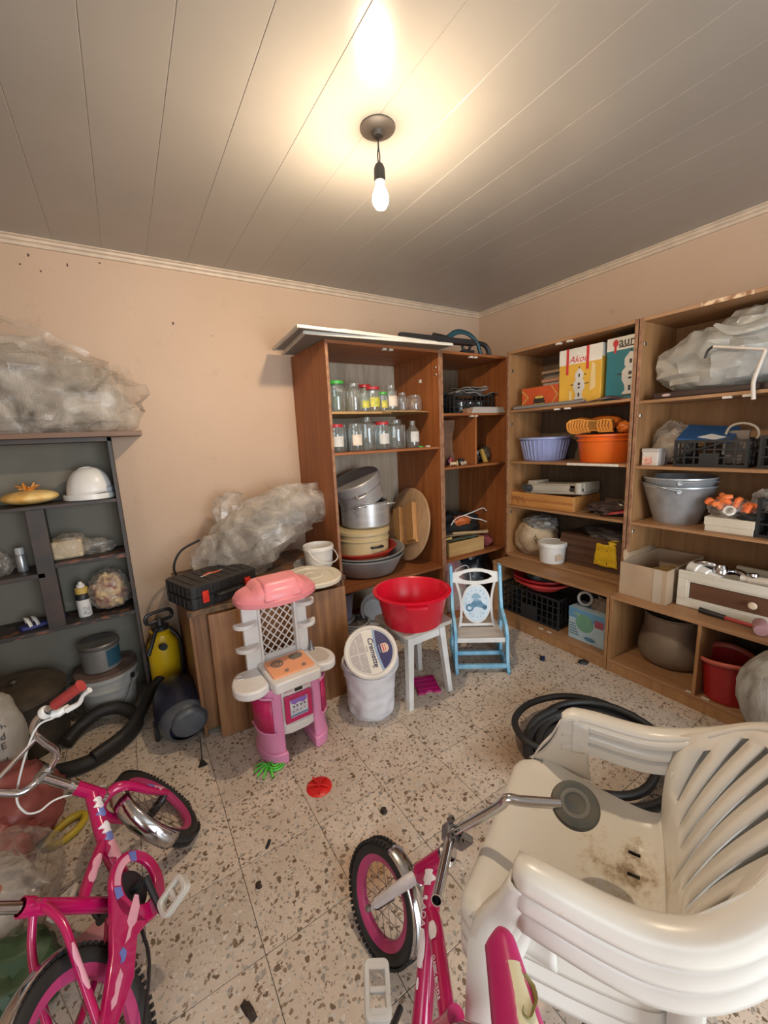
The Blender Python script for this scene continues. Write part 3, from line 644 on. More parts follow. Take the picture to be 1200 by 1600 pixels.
MB().lathe([(0.078, -0.045), (0.100, -0.03), (0.112, -0.005), (0.118, 0.02), (0.108, 0.022)], 40, FV, sq=0.9).build('rear_bumper', dgrey, vc)
MB().lathe([(0, -0.066), (0.066, -0.066), (0.074, -0.060), (0.080, -0.050), (0.082, -0.03), (0, -0.03)], 40, FV @ Tr(0.012, -0.022, 0), sq=0.95).build('wheel_cover', dgrey, vc)
MB().tube([FV @ V((0.02, 0.10, 0.20)), FV @ V((0.02, 0.15, 0.23)), FV @ V((0.02, 0.145, 0.30)), FV @ V((0.02, 0.075, 0.33))], 0.014, 10, k=4).build('carry_handle', blk, vc)
for s in (-1, 1): MB().lathe([(0, -0.012), (0.05, -0.012), (0.055, 0), (0.05, 0.012), (0, 0.012)], 24, frame((0.115*s, -0.01, 0.056), None, (1, 0, 0))).build('wheel', blk, vc)
rubber = pm('black_rubber', (0.016, 0.015, 0.014), 0.55, scale=15, bmp=0.1)
hz_ = thing('vacuum_hose', 'thick black hose looping on the floor beside the paint bucket', 'hose', (-3.15, -0.45, 0))
hp = [(-3.34, -0.215, 0.034), (-3.27, -0.165, 0.036), (-3.205, -0.36, 0.036), (-3.115, -0.42, 0.036), (-3.125, -0.53, 0.036), (-3.20, -0.63, 0.036), (-3.33, -0.685, 0.036), (-3.47, -0.655, 0.036), (-3.55, -0.56, 0.036)]
hp = [(-3.43, -0.46, 0.036), (-3.37, -0.385, 0.06), (-3.28, -0.365, 0.095), (-3.19, -0.375, 0.085), (-3.125, -0.44, 0.05), (-3.125, -0.53, 0.036), (-3.20, -0.63, 0.036), (-3.33, -0.69, 0.036), (-3.47, -0.66, 0.036), (-3.55, -0.56, 0.036)]
MB().tube([V(p)-V((-3.15, -0.45, 0)) for p in hp], 0.034, 14, k=8).build('hose_loop', rubber, hz_)
MB().tube([V(p)-V((-3.15, -0.45, 0)) for p in [(-2.955, -0.30, 0.16), (-3.02, -0.34, 0.12), (-3.075, -0.44, 0.085), (-3.11, -0.52, 0.072), (-3.18, -0.63, 0.072), (-3.30, -0.70, 0.06)]], 0.030, 14, k=8).build('hose_end', rubber, hz_)
# ------------------------------------------------------------------ garden sprayer
sp = thing('pump_sprayer', 'yellow pump sprayer with black handle in the gap behind the vacuum', 'sprayer', (-2.935, -0.25, 0), rz=0.3)
MB().lathe([(0, 0), (0.078, 0), (0.085, 0.01), (0.085, 0.325), (0.078, 0.355), (0.056, 0.385), (0.050, 0.405), (0.058, 0.425), (0.060, 0.432), (0.05, 0.434), (0, 0.434)], 36).build('tank', pm('yellow_plastic', (0.70, 0.45, 0.008), 0.35, scale=5), sp)
MB().lathe([(0.047, 0.428), (0.047, 0.455), (0.022, 0.462), (0.018, 0.50), (0, 0.50)], 24).build('pump_cap', blk, sp)
MB().tube([(-0.07, 0, 0.49), (-0.065, 0, 0.535), (0.0, 0, 0.545), (0.065, 0, 0.535), (0.07, 0, 0.49), (0.02, 0, 0.485), (-0.02, 0, 0.485)], 0.011, 8, closed=True, k=4).build('pump_handle', blk, sp)
MB().tube([(0.035, -0.035, 0.44), (0.072, -0.075, 0.36), (0.066, -0.085, 0.2), (0.06, -0.08, 0.05)], 0.015, 8, k=6, flat=0.5).build('strap', blk, sp)
MB().tube([(-0.04, -0.05, 0.46), (-0.085, -0.09, 0.40), (-0.12, -0.11, 0.345)], 0.012, 8, k=4).build('spray_wand', blk, sp)
MB().lathe([(0.02, 0), (0.02, 0.03), (0, 0.03)], 16, frame((-0.035, -0.088, 0.36), None, (0, -1, 0.2))).build('valve', blk, sp)
pp = thing('grey_pipe', 'short grey pipe standing behind the vacuum hose by the wall', 'pipe', (-3.02, -0.12, 0))
MB().lathe([(0.018, 0), (0.022, 0), (0.022, 0.20), (0.016, 0.20), (0.016, 0.02)], 20).build('pipe_body', pm('old_grey_pipe', (0.16, 0.15, 0.13), 0.5), pp)
bt = thing('black_peg', 'small black spike lying on the floor below the vacuum', 'peg', (-2.862, -0.98, 0))
MB().tube([(0.012, 0.10, 0.075), (0.004, 0.03, 0.035), (0, 0, 0.012)], [0.003, 0.003, 0.004], 8).build('rod', blk, bt)
MB().add([(0, 0.02, 0.022), (-0.022, -0.018, 0.001), (0.022, -0.022, 0.001), (0, -0.03, 0.012)], [(0, 1, 3), (0, 3, 2), (0, 2, 1), (1, 2, 3)]).build('tip', blk, bt, smooth=False)

# ================================================================== LOW CABINET WITH THINGS ON IT
w_low = wood('walnut_laminate', (0.14, 0.060, 0.024), (0.30, 0.145, 0.060), 'z', 5, 0.45)
w_topd = pm('dark_worn_top', (0.085, 0.055, 0.038), 0.5, col2=(0.20, 0.10, 0.05), scale=9, lo=0.5, hi=0.35)
LC = thing('low_cabinet', 'low wood-grain cabinet against the back wall beneath the bubble wrap', 'cabinet', (-2.82, -0.80, 0))
part('side_panel', w_low, LC, (0, 0.018, 0, 0.77, 0, 0.675)); part('side_panel', w_low, LC, (0.842, 0.86, 0, 0.77, 0, 0.675))
part('back_panel', w_low, LC, (0.018, 0.842, 0.755, 0.77, 0, 0.675)); part('front_panel', w_low, LC, (0.018, 0.842, 0.01, 0.026, 0.03, 0.675))
part('top_panel', w_topd, LC, (-0.005, 0.865, -0.01, 0.775, 0.675, 0.70))
part('top_edge', pm('splintered_edge', (0.20, 0.11, 0.05), 0.7, col2=(0.05, 0.03, 0.02), scale=25), LC, (-0.006, 0.866, -0.013, -0.008, 0.674, 0.6995))
part('inlay_strip', pm('grey_wood_strip', (0.30, 0.24, 0.19), 0.6, scale=20), LC, (0.36, 0.40, 0.05, 0.42, 0.7, 0.704))
pn_ = thing('leaning_board', 'wood-grain board leaning on the front of the low cabinet', 'board', (-2.375, -0.875, 0), rz=-0.065)
b_ = MB().bx(-0.372, 0.372, -0.009, 0.009, 0, 0.665).build('board', wood('walnut_board', (0.16, 0.065, 0.024), (0.36, 0.175, 0.070), 'z', 5.5, 0.42), pn_, smooth=False, bevel=0.002); b_.rotation_euler = (-0.045, 0.012, 0)
# toolbox
tb = thing('tool_case', 'black plastic tool case with red latches on the low cabinet', 'tool case', (-2.665, -0.615, 0.70), rz=0.33)
case = pm('black_case_plastic', (0.014, 0.014, 0.015), 0.5, scale=40, bmp=0.25, bscale=180)
for z0, z1, n in ((0.0, 0.056, 'bottom_shell'), (0.060, 0.118, 'lid_shell')):
    m = MB(); m.prism(rrect(0.385, 0.285, 0.03, 4), z0, z1)
    for k in range(9):
        x = -0.16+0.04*k; m.bx(x-0.006, x+0.006, -0.1455, 0.1455, z0+0.006, z1-0.006)
    for k in range(6):
        y = -0.11+0.044*k; m.bx(-0.1955, 0.1955, y-0.006, y+0.006, z0+0.006, z1-0.006)
    m.build(n, case, tb, smooth=False, bevel=0.003)
MB().bx(-0.185, 0.185, -0.135, 0.135, 0.054, 0.062).build('seam', blk, tb, smooth=False)
m = MB()
for k in range(7): m.bx(-0.15+0.05*k-0.008, -0.15+0.05*k+0.008, -0.09, 0.11, 0.117, 0.121)
m.build('lid_rib', case, tb, bevel=0.002, smooth=False)
redp = pm('red_latch_plastic', (0.65, 0.035, 0.02), 0.35)
for x in (-0.12, 0.12): MB().bx(x-0.016, x+0.016, -0.156, -0.142, 0.028, 0.088).bx(x-0.012, x+0.012, -0.160, -0.152, 0.052, 0.080).build('latch', redp, tb, smooth=False, bevel=0.003)
MB().tube([(-0.065, -0.145, 0.05), (-0.062, -0.175, 0.055), (-0.04, -0.182, 0.057), (0.04, -0.182, 0.057), (0.062, -0.175, 0.055), (0.065, -0.145, 0.05)], 0.010, 8, k=3).build('handle', case, tb)
MB().prism([(-0.05, -0.012), (0.0, -0.004), (0.012, -0.02), (0.05, -0.006), (0.045, 0.008), (0.01, 0.008), (-0.008, 0.022), (-0.045, 0.002)], 0.1212, 0.1225).build('emblem', pm('orange_red_print', (0.75, 0.13, 0.04), 0.5), tb, smooth=False)
MB().prism([(-0.07, -0.02), (0.07, 0.006), (0.068, 0.012), (-0.07, -0.012)], 0.1211, 0.1219).build('emblem_line', pm('white_print', (0.75, 0.75, 0.73), 0.5), tb, smooth=False)
# bubble wrap bundle 2
b2 = thing('bubble_wrap_bundle', 'bubble wrap bundle slumped on the low cabinet against the wall', 'bubble wrap', (-2.30, -0.30, 0.70))
m = MB(); Mb = Tr(0.02, 0.0, 0.25) @ Ry(-0.42)
m.blob((0, 0, 0), (0.41, 0.20, 0.185), 11, 0.36, 2.3, 30, 16, 1.5, Mb, ridge=0.5)
m.blob((0.02, -0.03, 0), (0.33, 0.17, 0.15), 14, 0.36, 2.5, 24, 14, 1.5, Mb, ridge=0.5)
m.blob((-0.17, -0.04, 0.12), (0.24, 0.18, 0.16), 12, 0.38, 2.4, 26, 14, 0.74, ridge=0.5)
m.blob((0.27, -0.02, 0.40), (0.16, 0.11, 0.115), 15, 0.25, 2.2, 22, 14, 1.5, Ry(0.1), ridge=0.4, sharp=0.7)
m.blob((-0.13, 0.10, 0.36), (0.12, 0.07, 0.13), 19, 0.5, 2.6, 22, 14, 1.5, ridge=0.6)
flap(m, [(0.12, -0.10, 0.40), (0.43, -0.05, 0.36), (0.44, -0.02, 0.52), (0.10, -0.06, 0.53)], 12, 8, 5, 0.02)
m.build('film', wrap2, b2, ang=14)
MB().blob((-0.10, 0.02, 0.18), (0.22, 0.10, 0.10), 5, 0.35, 2, 30, 18, 0.9).blob((0.14, 0.02, 0.33), (0.17, 0.07, 0.09), 6, 0.3, 2, 30, 18, 1.2).build('wrapped_contents', pm('wrapped_grey_parts', (0.22, 0.19, 0.16), 0.6), b2)
MB().tube([(-0.50, 0.02, 0.01), (-0.52, 0.02, 0.10), (-0.47, 0.03, 0.19), (-0.36, 0.03, 0.24)], 0.007, 8, k=6).build('power_cord', blk, b2)
# buckets and lids on the low cabinet
wbk = thing('small_bucket', 'small white plastic bucket with a handle on the low cabinet', 'bucket', (-2.0, -0.53, 0.70), rz=0.5)
wdirty = pm('off_white_plastic', (0.78, 0.75, 0.70), 0.35, col2=(0.66, 0.62, 0.56), scale=6)
MB().lathe([(0, 0.0), (0.082, 0.0), (0.085, 0.004), (0.094, 0.115), (0.100, 0.117), (0.100, 0.133), (0.096, 0.142), (0.092, 0.142), (0.088, 0.115), (0.080, 0.006), (0, 0.005)], 40).build('body', wdirty, wbk)
MB().tube([(-0.099, 0, 0.125), (-0.105, -0.05, 0.08), (-0.07, -0.10, 0.048), (0.0, -0.115, 0.038), (0.07, -0.10, 0.048), (0.105, -0.05, 0.08), (0.099, 0, 0.125)], 0.0038, 8, k=6).build('handle', wdirty, wbk)
rl = thing('round_bucket_lid', 'large cream round bucket lid lying on the low cabinet edge', 'lid', (-2.135, -0.735, 0.7005), rot=(0.045, 0.02, 0.2))
MB().lathe([(0, 0.018), (0.045, 0.018), (0.048, 0.022), (0.055, 0.022), (0.058, 0.018), (0.12, 0.018), (0.124, 0.024), (0.165, 0.026), (0.172, 0.018), (0.172, 0.0), (0.168, 0.0), (0.166, 0.014), (0, 0.014)], 56).build('lid_disc', pm('cream_plastic', (0.76, 0.68, 0.54), 0.35, scale=4), rl)
cl = thing('clear_tub_lid', 'small frosted clear lid propped beside the white bucket', 'lid', (-2.075, -0.50, 0.70), rot=(0.35, 0, 0.2))
MB().lathe([(0, 0.006), (0.078, 0.006), (0.082, 0.010), (0.088, 0.010), (0.088, 0.0), (0.085, 0.0)], 44).build('lid_disc', film('frosted_lid', (0.50, 0.48, 0.45), 0.75, 0.35, crinkle=0.1), cl)
# ================================================================== MIDDLE OF THE FLOOR
# ------------------------------------------------------------------ toy kitchen
tk = thing('toy_kitchen', 'pink and white plastic toy kitchen with orange stove top', 'toy kitchen', (-2.445, -1.085, 0), rz=0.04)
pink = pm('pink_plastic', (0.82, 0.30, 0.52), 0.35, scale=4); mag = pm('magenta_plastic', (0.60, 0.022, 0.13), 0.35, scale=4)
kwhite = pm('toy_white_plastic', (0.80, 0.78, 0.77), 0.35, col2=(0.70, 0.66, 0.62), scale=5); coral = pm('coral_plastic', (0.90, 0.30, 0.33), 0.35, scale=4)
for s in (-1, 1):
    q = [(s*x, y) for x, y in ((0.075, -0.118), (0.098, -0.118), (0.128, -0.106), (0.152, -0.078), (0.166, -0.035), (0.168, 0.03), (0.155, 0.075), (0.12, 0.095), (0.075, 0.095))]
    if s < 0: q = q[::-1]
    m = MB(); m.prism(q, 0.05, 0.385); m.build('pedestal', pink, tk, bevel=0.008)
    q2 = [(s*(0.115+(abs(x)-0.115)*1.12), y*1.1) for x, y in q]
    m = MB(); m.prism(q2, 0.0, 0.055); m.build('foot', pink, tk, bevel=0.006)
    m = MB(); dpts = catmull([(0.122, -0.113, 0), (0.155, -0.080, 0), (0.170, -0.035, 0), (0.172, 0.03, 0)], 4); m.grid(len(dpts), 2, lambda i, j: V((s*(dpts[i].x+0.003), dpts[i].y-0.002, 0.17+0.165*j))); m.build('side_door', mag, tk, solid=0.006)
    for z in (0.165, 0.345): MB().tube([(s*0.116, -0.118, z), (s*0.156, -0.085, z), (s*0.174, -0.035, z), (s*0.176, 0.04, z)], 0.007, 8, k=3).build('side_rim', pink, tk)
m = MB(); m.prism([(-0.078, -0.108), (-0.04, -0.120), (0.04, -0.120), (0.078, -0.108), (0.078, 0.06), (-0.078, 0.06)], 0.135, 0.385); m.build('oven_body', kwhite, tk, bevel=0.003)
od = MB().bx(-0.068, 0.068, -0.130, -0.118, 0.195, 0.335).build('oven_door', mag, tk, smooth=False, bevel=0.004)
MB().bx(-0.044, 0.044, -0.1325, -0.129, 0.222, 0.312).build('oven_window', pm('oven_sticker', (0.66, 0.64, 0.68), 0.4, scale=30), od, smooth=False)
MB().bx(-0.044, 0.044, -0.1333, -0.1322, 0.225, 0.235).build('sticker_stripe', pm('sticker_blue', (0.17, 0.26, 0.42), 0.4), od, smooth=False)
m = MB(); m.prism([(-0.04, 0.012), (-0.02, 0.0), (0, 0.008), (0.02, -0.002), (0.04, 0.008), (0.04, 0.026), (-0.04, 0.026)], 0, 0.001, Tr(0, -0.1324, 0.286) @ Rx(PI/2)); m.build('sticker_curtain', pm('sticker_purple', (0.30, 0.15, 0.55), 0.4), od, smooth=False)
m = MB()
for k, x in enumerate((-0.026, -0.010, 0.010, 0.027)): m.prism(circle(0.0045, 10, x, 0.002*(k % 2)), 0, 0.001, Tr(0, -0.1324, 0.275) @ Rx(PI/2))
for k, x in enumerate((-0.03, -0.012, 0.008, 0.026)): m.prism(circle(0.003, 8, x, 0.003*(k % 2)), 0, 0.001, Tr(0, -0.1324, 0.250) @ Rx(PI/2))
m.build('sticker_dots', pm('sticker_dark', (0.06, 0.03, 0.05), 0.4), od, smooth=False)
MB().bx(-0.012, 0.026, -0.126, -0.118, 0.345, 0.362).build('oven_display', pm('display_black', (0.02, 0.025, 0.02), 0.2), tk, smooth=False)
MB().bx(-0.062, -0.02, -0.1225, -0.12, 0.35, 0.357).bx(0.033, 0.062, -0.1205, -0.117, 0.352, 0.359).build('panel_print', pm('faded_pink_print', (0.75, 0.45, 0.48), 0.5), tk, smooth=False)
dr = MB(); dr.prism([(-0.07, -0.114), (-0.035, -0.127), (0.035, -0.127), (0.07, -0.114), (0.07, -0.10), (-0.07, -0.10)], 0.142, 0.185); dr = dr.build('drawer', kwhite, tk, bevel=0.003)
MB().bx(-0.018, 0.018, -0.132, -0.126, 0.158, 0.168).build('drawer_pull', kwhite, dr, smooth=False, bevel=0.002)
m = MB(); m.prism([(-0.105, -0.165), (0.105, -0.165), (0.118, -0.15), (0.118, 0.10), (-0.118, 0.10), (-0.118, -0.15)], 0.385, 0.437); m.build('worktop', kwhite, tk, bevel=0.007)
def smooth_outline(q): return [(p.x, p.y) for p in catmull([(x, y, 0) for x, y in q], 5)]
m = MB(); m.prism(smooth_outline([(-0.118, -0.10), (-0.17, -0.125), (-0.225, -0.115), (-0.262, -0.07), (-0.265, -0.01), (-0.24, 0.055), (-0.20, 0.085), (-0.118, 0.085)])[::-1], 0.375, 0.418); m.build('worktop_wing', kwhite, tk, bevel=0.009)
m = MB(); m.prism(smooth_outline([(0.118, -0.10), (0.17, -0.115), (0.215, -0.10), (0.24, -0.055), (0.242, 0.0), (0.22, 0.06), (0.18, 0.085), (0.118, 0.085)]), 0.375, 0.418); rw = m.build('worktop_wing', kwhite, tk, bevel=0.009)
m = MB(); m.prism([(0.135, -0.075), (0.18, -0.085), (0.21, -0.06), (0.218, 0.0), (0.20, 0.05), (0.135, 0.055)], 0.4175, 0.4195); m.build('sink_basin', pm('sink_beige', (0.62, 0.55, 0.50), 0.35), rw, smooth=False)
MB().lathe([(0.018, 0.418), (0.014, 0.428), (0.010, 0.436), (0.006, 0.462), (0.002, 0.472), (0, 0.473)], 16, Tr(0.165, 0.06, 0)).build('tap', pm('grey_tap', (0.22, 0.22, 0.23), 0.3, 0.5), rw)
MB().torus(0.016, 0.003, Tr(-0.215, 0.03, 0.419), 20, 6).build('cup_ring', kwhite, tk)
st = MB(); st.prism(rrect(0.205, 0.155, 0.016, 4), 0, 0.012, Tr(0.0, -0.045, 0.437) @ Rx(0.05)); st = st.build('stove_top', pm('orange_toy_plastic', (0.95, 0.42, 0.22), 0.4, scale=4), tk, bevel=0.003)
MB().torus(0.026, 0.004, Tr(-0.050, -0.018, 0.4515) @ Rx(0.05), 28, 6).torus(0.012, 0.003, Tr(-0.050, -0.018, 0.4515) @ Rx(0.05), 20, 6).build('burner', pm('burner_grey', (0.20, 0.17, 0.14), 0.5), st)
m = MB(); m.prism([(-0.030, -0.012), (-0.018, -0.024), (0.02, -0.022), (0.034, -0.008), (0.034, 0.012), (0.018, 0.022), (-0.02, 0.024), (-0.034, 0.012)], 0, 0.004, Tr(0.050, -0.005, 0.449) @ Rx(0.05)); m.build('burner', pm('burner_grey', (0.20, 0.17, 0.14), 0.5), st, smooth=False)
for x in (-0.030, 0.055): MB().lathe([(0.011, 0), (0.010, 0.007), (0, 0.008)], 16, Tr(x, -0.095, 0.444)).build('stove_knob', pm('knob_brown', (0.30, 0.20, 0.16), 0.4), st)
for s in (-1, 1):
    m = MB(); x0, x1 = (-0.165, -0.082) if s < 0 else (0.088, 0.160)
    m.bx(x0, x1, 0.075, 0.105, 0.41, 0.80); m.bx(x0 if s > 0 else x1-0.012, x0+0.012 if s > 0 else x1, 0.06, 0.076, 0.43, 0.79); po = m.build('post', kwhite, tk, smooth=False, bevel=0.004)
    for z in (0.535, 0.655) if s < 0 else (0.575, 0.69):
        cx = x0+0.01 if s < 0 else x1-0.01
        m = MB(); m.prism([(cx+0.055*math.cos(a)*1.0, 0.085+0.06*math.sin(a)) for a in [PI+PI*k/12 for k in range(13)]], z-0.012, z+0.010); m.build('half_shelf', kwhite, po, bevel=0.003)
m = MB()
for k in range(-6, 8):   # diagonal lattice between the posts
    for sg in (1, -1):
        a0 = V((-0.082, 0.09, 0.47+0.047*k)); b0 = V((0.088, 0.09, 0.47+0.047*k+0.17*1.2))
        if sg < 0: a0, b0 = V((0.088, 0.09, a0.z)), V((-0.082, 0.09, b0.z))
        lo, hi = 0.45, 0.78; d = b0-a0
        t0_ = max(0, (lo-a0.z)/d.z); t1_ = min(1, (hi-a0.z)/d.z)
        if t1_ > t0_+0.02: m.tube([a0+d*t0_, a0+d*t1_], 0.0035, 6)
m.build('lattice', kwhite, tk)
MB().bx(-0.082, 0.088, 0.082, 0.098, 0.435, 0.462).build('lattice_rail', kwhite, tk, smooth=False)
MB().blob((-0.045, 0.072, 0.745), (0.035, 0.012, 0.022), 3, 0.4, 3, 20, 12, 1.2).build('purple_ornament', pm('purple_plastic', (0.20, 0.12, 0.42), 0.4), tk)
m = MB()
def hood(i, j):
    u = -1+2*i/24; t = j/8*PI/2
    w = 0.088*(1-0.5*abs(u)**2.2); base_y = -0.03+0.03*u*u
    hgt = 0.055+ (0.030 if abs(u) < 0.55 else 0.030*max(0, 1-(abs(u)-0.55)/0.10))
    hgt *= (1-0.25*max(0, abs(u)-0.6)/0.4); hgt = 0.006 + hgt*math.sqrt(max(0.0, 1-abs(u)**5))*0.82
    return V((0.0+0.192*u, 0.095-(w+0.06*(1-u*u)**0.5+0.03)*math.cos(t)**0.6 if j < 8 else 0.095, 0.790+hgt*math.sin(t)**0.7))
m.grid(25, 9, hood); hd = m.build('hood', coral, tk, ang=30)
m = MB(); m.add([(-0.098, -0.085, 0.792), (0.090, -0.085, 0.792), (0.090, 0.092, 0.792), (-0.098, 0.092, 0.792), (-0.082, -0.045, 0.872), (0.076, -0.045, 0.872), (0.076, 0.088, 0.872), (-0.082, 0.088, 0.872)], [(3, 2, 1, 0), (4, 5, 6, 7), (0, 1, 5, 4), (1, 2, 6, 5), (2, 3, 7, 6), (3, 0, 4, 7)]); m.build('hood_block', coral, hd, bevel=0.014, seg=3)
m = MB(); ed = [(-0.195+0.39*i/24, 0.095-(0.088*(1-0.5*abs(-1+2*i/24)**2.2)+0.06*max(0, 1-(-1+2*i/24)**2)**0.5+0.036)) for i in range(25)]
m.prism(ed + [(0.195, 0.105), (-0.195, 0.105)], 0.765, 0.793); m.build('hood_rim', coral, tk, bevel=0.003)
# ------------------------------------------------------------------ small toys on the floor
def pmx(n, c, r=0.35): return pm(n, c, r, scale=6)
gt_ = thing('green_toy', 'small bright green wire toy on the floor before the toy kitchen', 'toy', (-2.60, -1.195, 0), rz=0.3)
gm = pmx('bright_green_plastic', (0.10, 0.68, 0.06))
m = MB()
for k in range(3): m.torus(0.040-0.012*k, 0.0045, Tr(0.025, -0.01, 0.008+0.004*k) @ Rx(0.1*k), 26, 6)
m.build('coil', gm, gt_)
m = MB()
for a in (2.2, 2.7, 3.2, 3.7, 4.3): m.tube([(0, 0, 0.010), (0.035*math.cos(a), 0.035*math.sin(a), 0.022), (0.07*math.cos(a), 0.07*math.sin(a), 0.006)], 0.0045, 6, k=4)
m.build('prong', gm, gt_)
rt_ = thing('red_toy_lid', 'red round plastic lid with bent prongs lying on the floor', 'lid', (-2.452, -1.43, 0), rz=0.4)
rm = pmx('bright_red_plastic', (0.72, 0.018, 0.014))
MB().lathe([(0, 0.004), (0.02, 0.006), (0.05, 0.004), (0.056, 0.0), (0.05, 0.0015), (0, 0.002)], 36).build('disc', rm, rt_)
m = MB()
for a in (0.2, 1.4, 2.4, 3.9, 5.1): m.tube([(0, 0, 0.006), (0.022*math.cos(a), 0.022*math.sin(a), 0.014), (0.046*math.cos(a), 0.046*math.sin(a), 0.020 if a in (1.4, 2.4) else 0.008)], 0.004, 6, k=3)
m.build('prong', rm, rt_)
def crumb(loc, label, d, c, rz):
    t = thing('floor_debris', label, 'debris', loc, rz=rz); m = MB(); m.blob((0, 0, d[2]*0.5), (d[0], d[1], d[2]), R.randint(1, 90), 0.5, 2, 14, 10, 0.5, sharp=0.7); m.build('chip', c, t)
brn = pm('dark_brown_bit', (0.03, 0.018, 0.012), 0.6)
crumb((-2.72, -1.561, 0), 'small black rectangular chip near the middle of the floor', (0.016, 0.006, 0.005), blk, 0.9)
crumb((-2.285, -1.698, 0), 'dark brown crumb by the rust stain on the floor', (0.012, 0.013, 0.009), brn, 0.2)
crumb((-2.79, -1.685, 0), 'tiny dark leaf bit on the floor left of the pedal', (0.009, 0.012, 0.003), brn, 0.0)
crumb((-0.815, -1.362, 0), 'small dark blue cap on the floor before the base cabinet', (0.022, 0.016, 0.014), pm('dark_blue_bit', (0.012, 0.015, 0.05), 0.4), 0.4)
crumb((-0.645, -1.545, 0), 'black rubber wedge on the floor at the cabinet plinth', (0.030, 0.018, 0.014), blk, -0.8)
crumb((-2.90, -1.99, 0), 'long dark seed husk on the floor beside the left bicycle', (0.010, 0.026, 0.004), brn, 0.3)
# ------------------------------------------------------------------ white bucket wrapped in a bag
cb = thing('wrapped_bucket', 'white bucket wrapped in a white bag standing beside the stool', 'bucket', (-1.985, -1.105, 0))
bagw = pm('white_bag_plastic', (0.78, 0.77, 0.80), 0.35, col2=(0.68, 0.67, 0.70), scale=8, bmp=0.55, bscale=14)
m = MB(); nu, nv = 56, 18
def bagf(i, j):
    a = 2*PI*i/(nu-1); z = 0.285*j/(nv-1); r = 0.126+0.018*z/0.285
    if j == 0: r *= 0.93
    r += 0.013*noise.noise(V((math.cos(a)*2.2, math.sin(a)*2.2, z*26))) + 0.006*noise.noise(V((math.cos(a)*1.2, math.sin(a)*1.2, z*70+3)))
    return V((r*math.cos(a), r*math.sin(a), z))
m.grid(nu, nv, bagf); m.prism(circle(0.118, 30), 0.0, 0.004); m.build('bag', bagw, cb, ang=60)
m = MB()
for k, (rr, zz) in enumerate(((0.143, 0.285), (0.150, 0.262), (0.147, 0.30))):
    m.tube([((rr+0.008*math.sin(3*a+k*2))*math.cos(a), (rr+0.008*math.sin(3*a+k*2))*math.sin(a), zz+0.012*math.sin(2*a+k)) for a in [2*PI*i/30 for i in range(30)]], 0.010, 8, closed=True)
m.tube([(0.13, -0.05, 0.26), (0.155, -0.02, 0.32), (0.14, 0.04, 0.35)], [0.012, 0.016, 0.004], 8, k=4)
m.build('bag_fold', bagw, cb)
cm = thing('labelled_tub', 'tilted white tub with a blue and cream printed round lid', 'tub', (-1.985, -1.105, 0.24))
nrm = V((-0.30, -0.62, 0.72)).normalized(); FC = frame((-0.035, -0.085, 0.155), (0.95, -0.3, 0.1), nrm)
MB().lathe([(0, -0.19), (0.105, -0.19), (0.118, -0.17), (0.130, -0.02), (0, -0.015)], 44, FC).build('tub_body', wdirty, cm)
ld = MB().lathe([(0.134, -0.028), (0.142, -0.024), (0.142, -0.002), (0.134, 0.004), (0.124, 0.003), (0.120, -0.004), (0, -0.004)], 56, FC).build('lid', wdirty, cm)
MB().prism(circle(0.118, 48), -0.0038, -0.0028, FC).build('label_paper', pm('label_cream', (0.78, 0.74, 0.66), 0.45, scale=3), ld, smooth=False)
def seg(r, x0, x1, n=20, bulge=0.0):
    pts = []
    a0 = math.acos(max(-1, min(1, x1/r))); a1 = math.acos(max(-1, min(1, x0/r)))
    if x1 >= r*0.999:
        pts = [(r*math.cos(a), r*math.sin(a)) for a in [-a1+2*a1*i/n for i in range(n+1)]]
        y1 = math.sin(a1)*r
        pts += [(x0+bulge*math.cos(PI/2*(-1+2*t)), y1-2*y1*t) for t in [i/8 for i in range(1, 8)]]
    else:
        up = [(r*math.cos(a), r*math.sin(a)) for a in [a0+(a1-a0)*i/10 for i in range(11)]]
        pts = up + [(x, -y) for x, y in up[::-1]]
    return pts
MB().prism(seg(0.117, 0.034, 0.117, bulge=-0.012), -0.0030, -0.0022, FC).build('label_light_blue', pm('label_sky', (0.30, 0.42, 0.60), 0.45), ld, smooth=False)
MB().prism(seg(0.116, 0.046, 0.116, bulge=-0.010), -0.0026, -0.0016, FC).build('label_navy', pm('label_navy', (0.020, 0.018, 0.115), 0.45), ld, smooth=False)
MB().prism(seg(0.116, -0.116, -0.024)[::-1] if False else [(-x, y) for x, y in seg(0.114, 0.026, 0.114)][::-1], -0.0030, -0.0022, FC).build('label_grey', pm('label_grey_text', (0.52, 0.48, 0.47), 0.5, col2=(0.40, 0.36, 0.35), scale=90), ld, smooth=False)
MB().bx(-0.11, -0.028, -0.002, 0.002, -0.0023, -0.0018, FC).bx(-0.067, -0.064, -0.085, 0.085, -0.0023, -0.0018, FC).build('label_lines', pm('label_cream', (0.78, 0.74, 0.66), 0.45), ld, smooth=False)
MB().prism([(0.058, -0.024), (0.086, -0.024), (0.097, -0.010), (0.097, 0.010), (0.086, 0.024), (0.058, 0.024)], -0.0018, -0.0010, FC).build('emblem', pm('emblem_cream', (0.78, 0.58, 0.45), 0.45), ld, smooth=False)
MB().prism([(0.064, -0.02), (0.071, -0.02), (0.071, 0.02), (0.064, 0.02)], -0.0012, -0.0006, FC).prism([(0.077, -0.018), (0.081, -0.018), (0.081, 0.018), (0.077, 0.018)], -0.0012, -0.0006, FC).build('emblem_band', pm('emblem_red', (0.55, 0.10, 0.10), 0.45), ld, smooth=False)
MB().bx(0.046, 0.049, -0.02, 0.02, -0.0018, -0.0012, FC).build('emblem_line', pm('label_sky', (0.30, 0.42, 0.60), 0.45), ld, smooth=False)
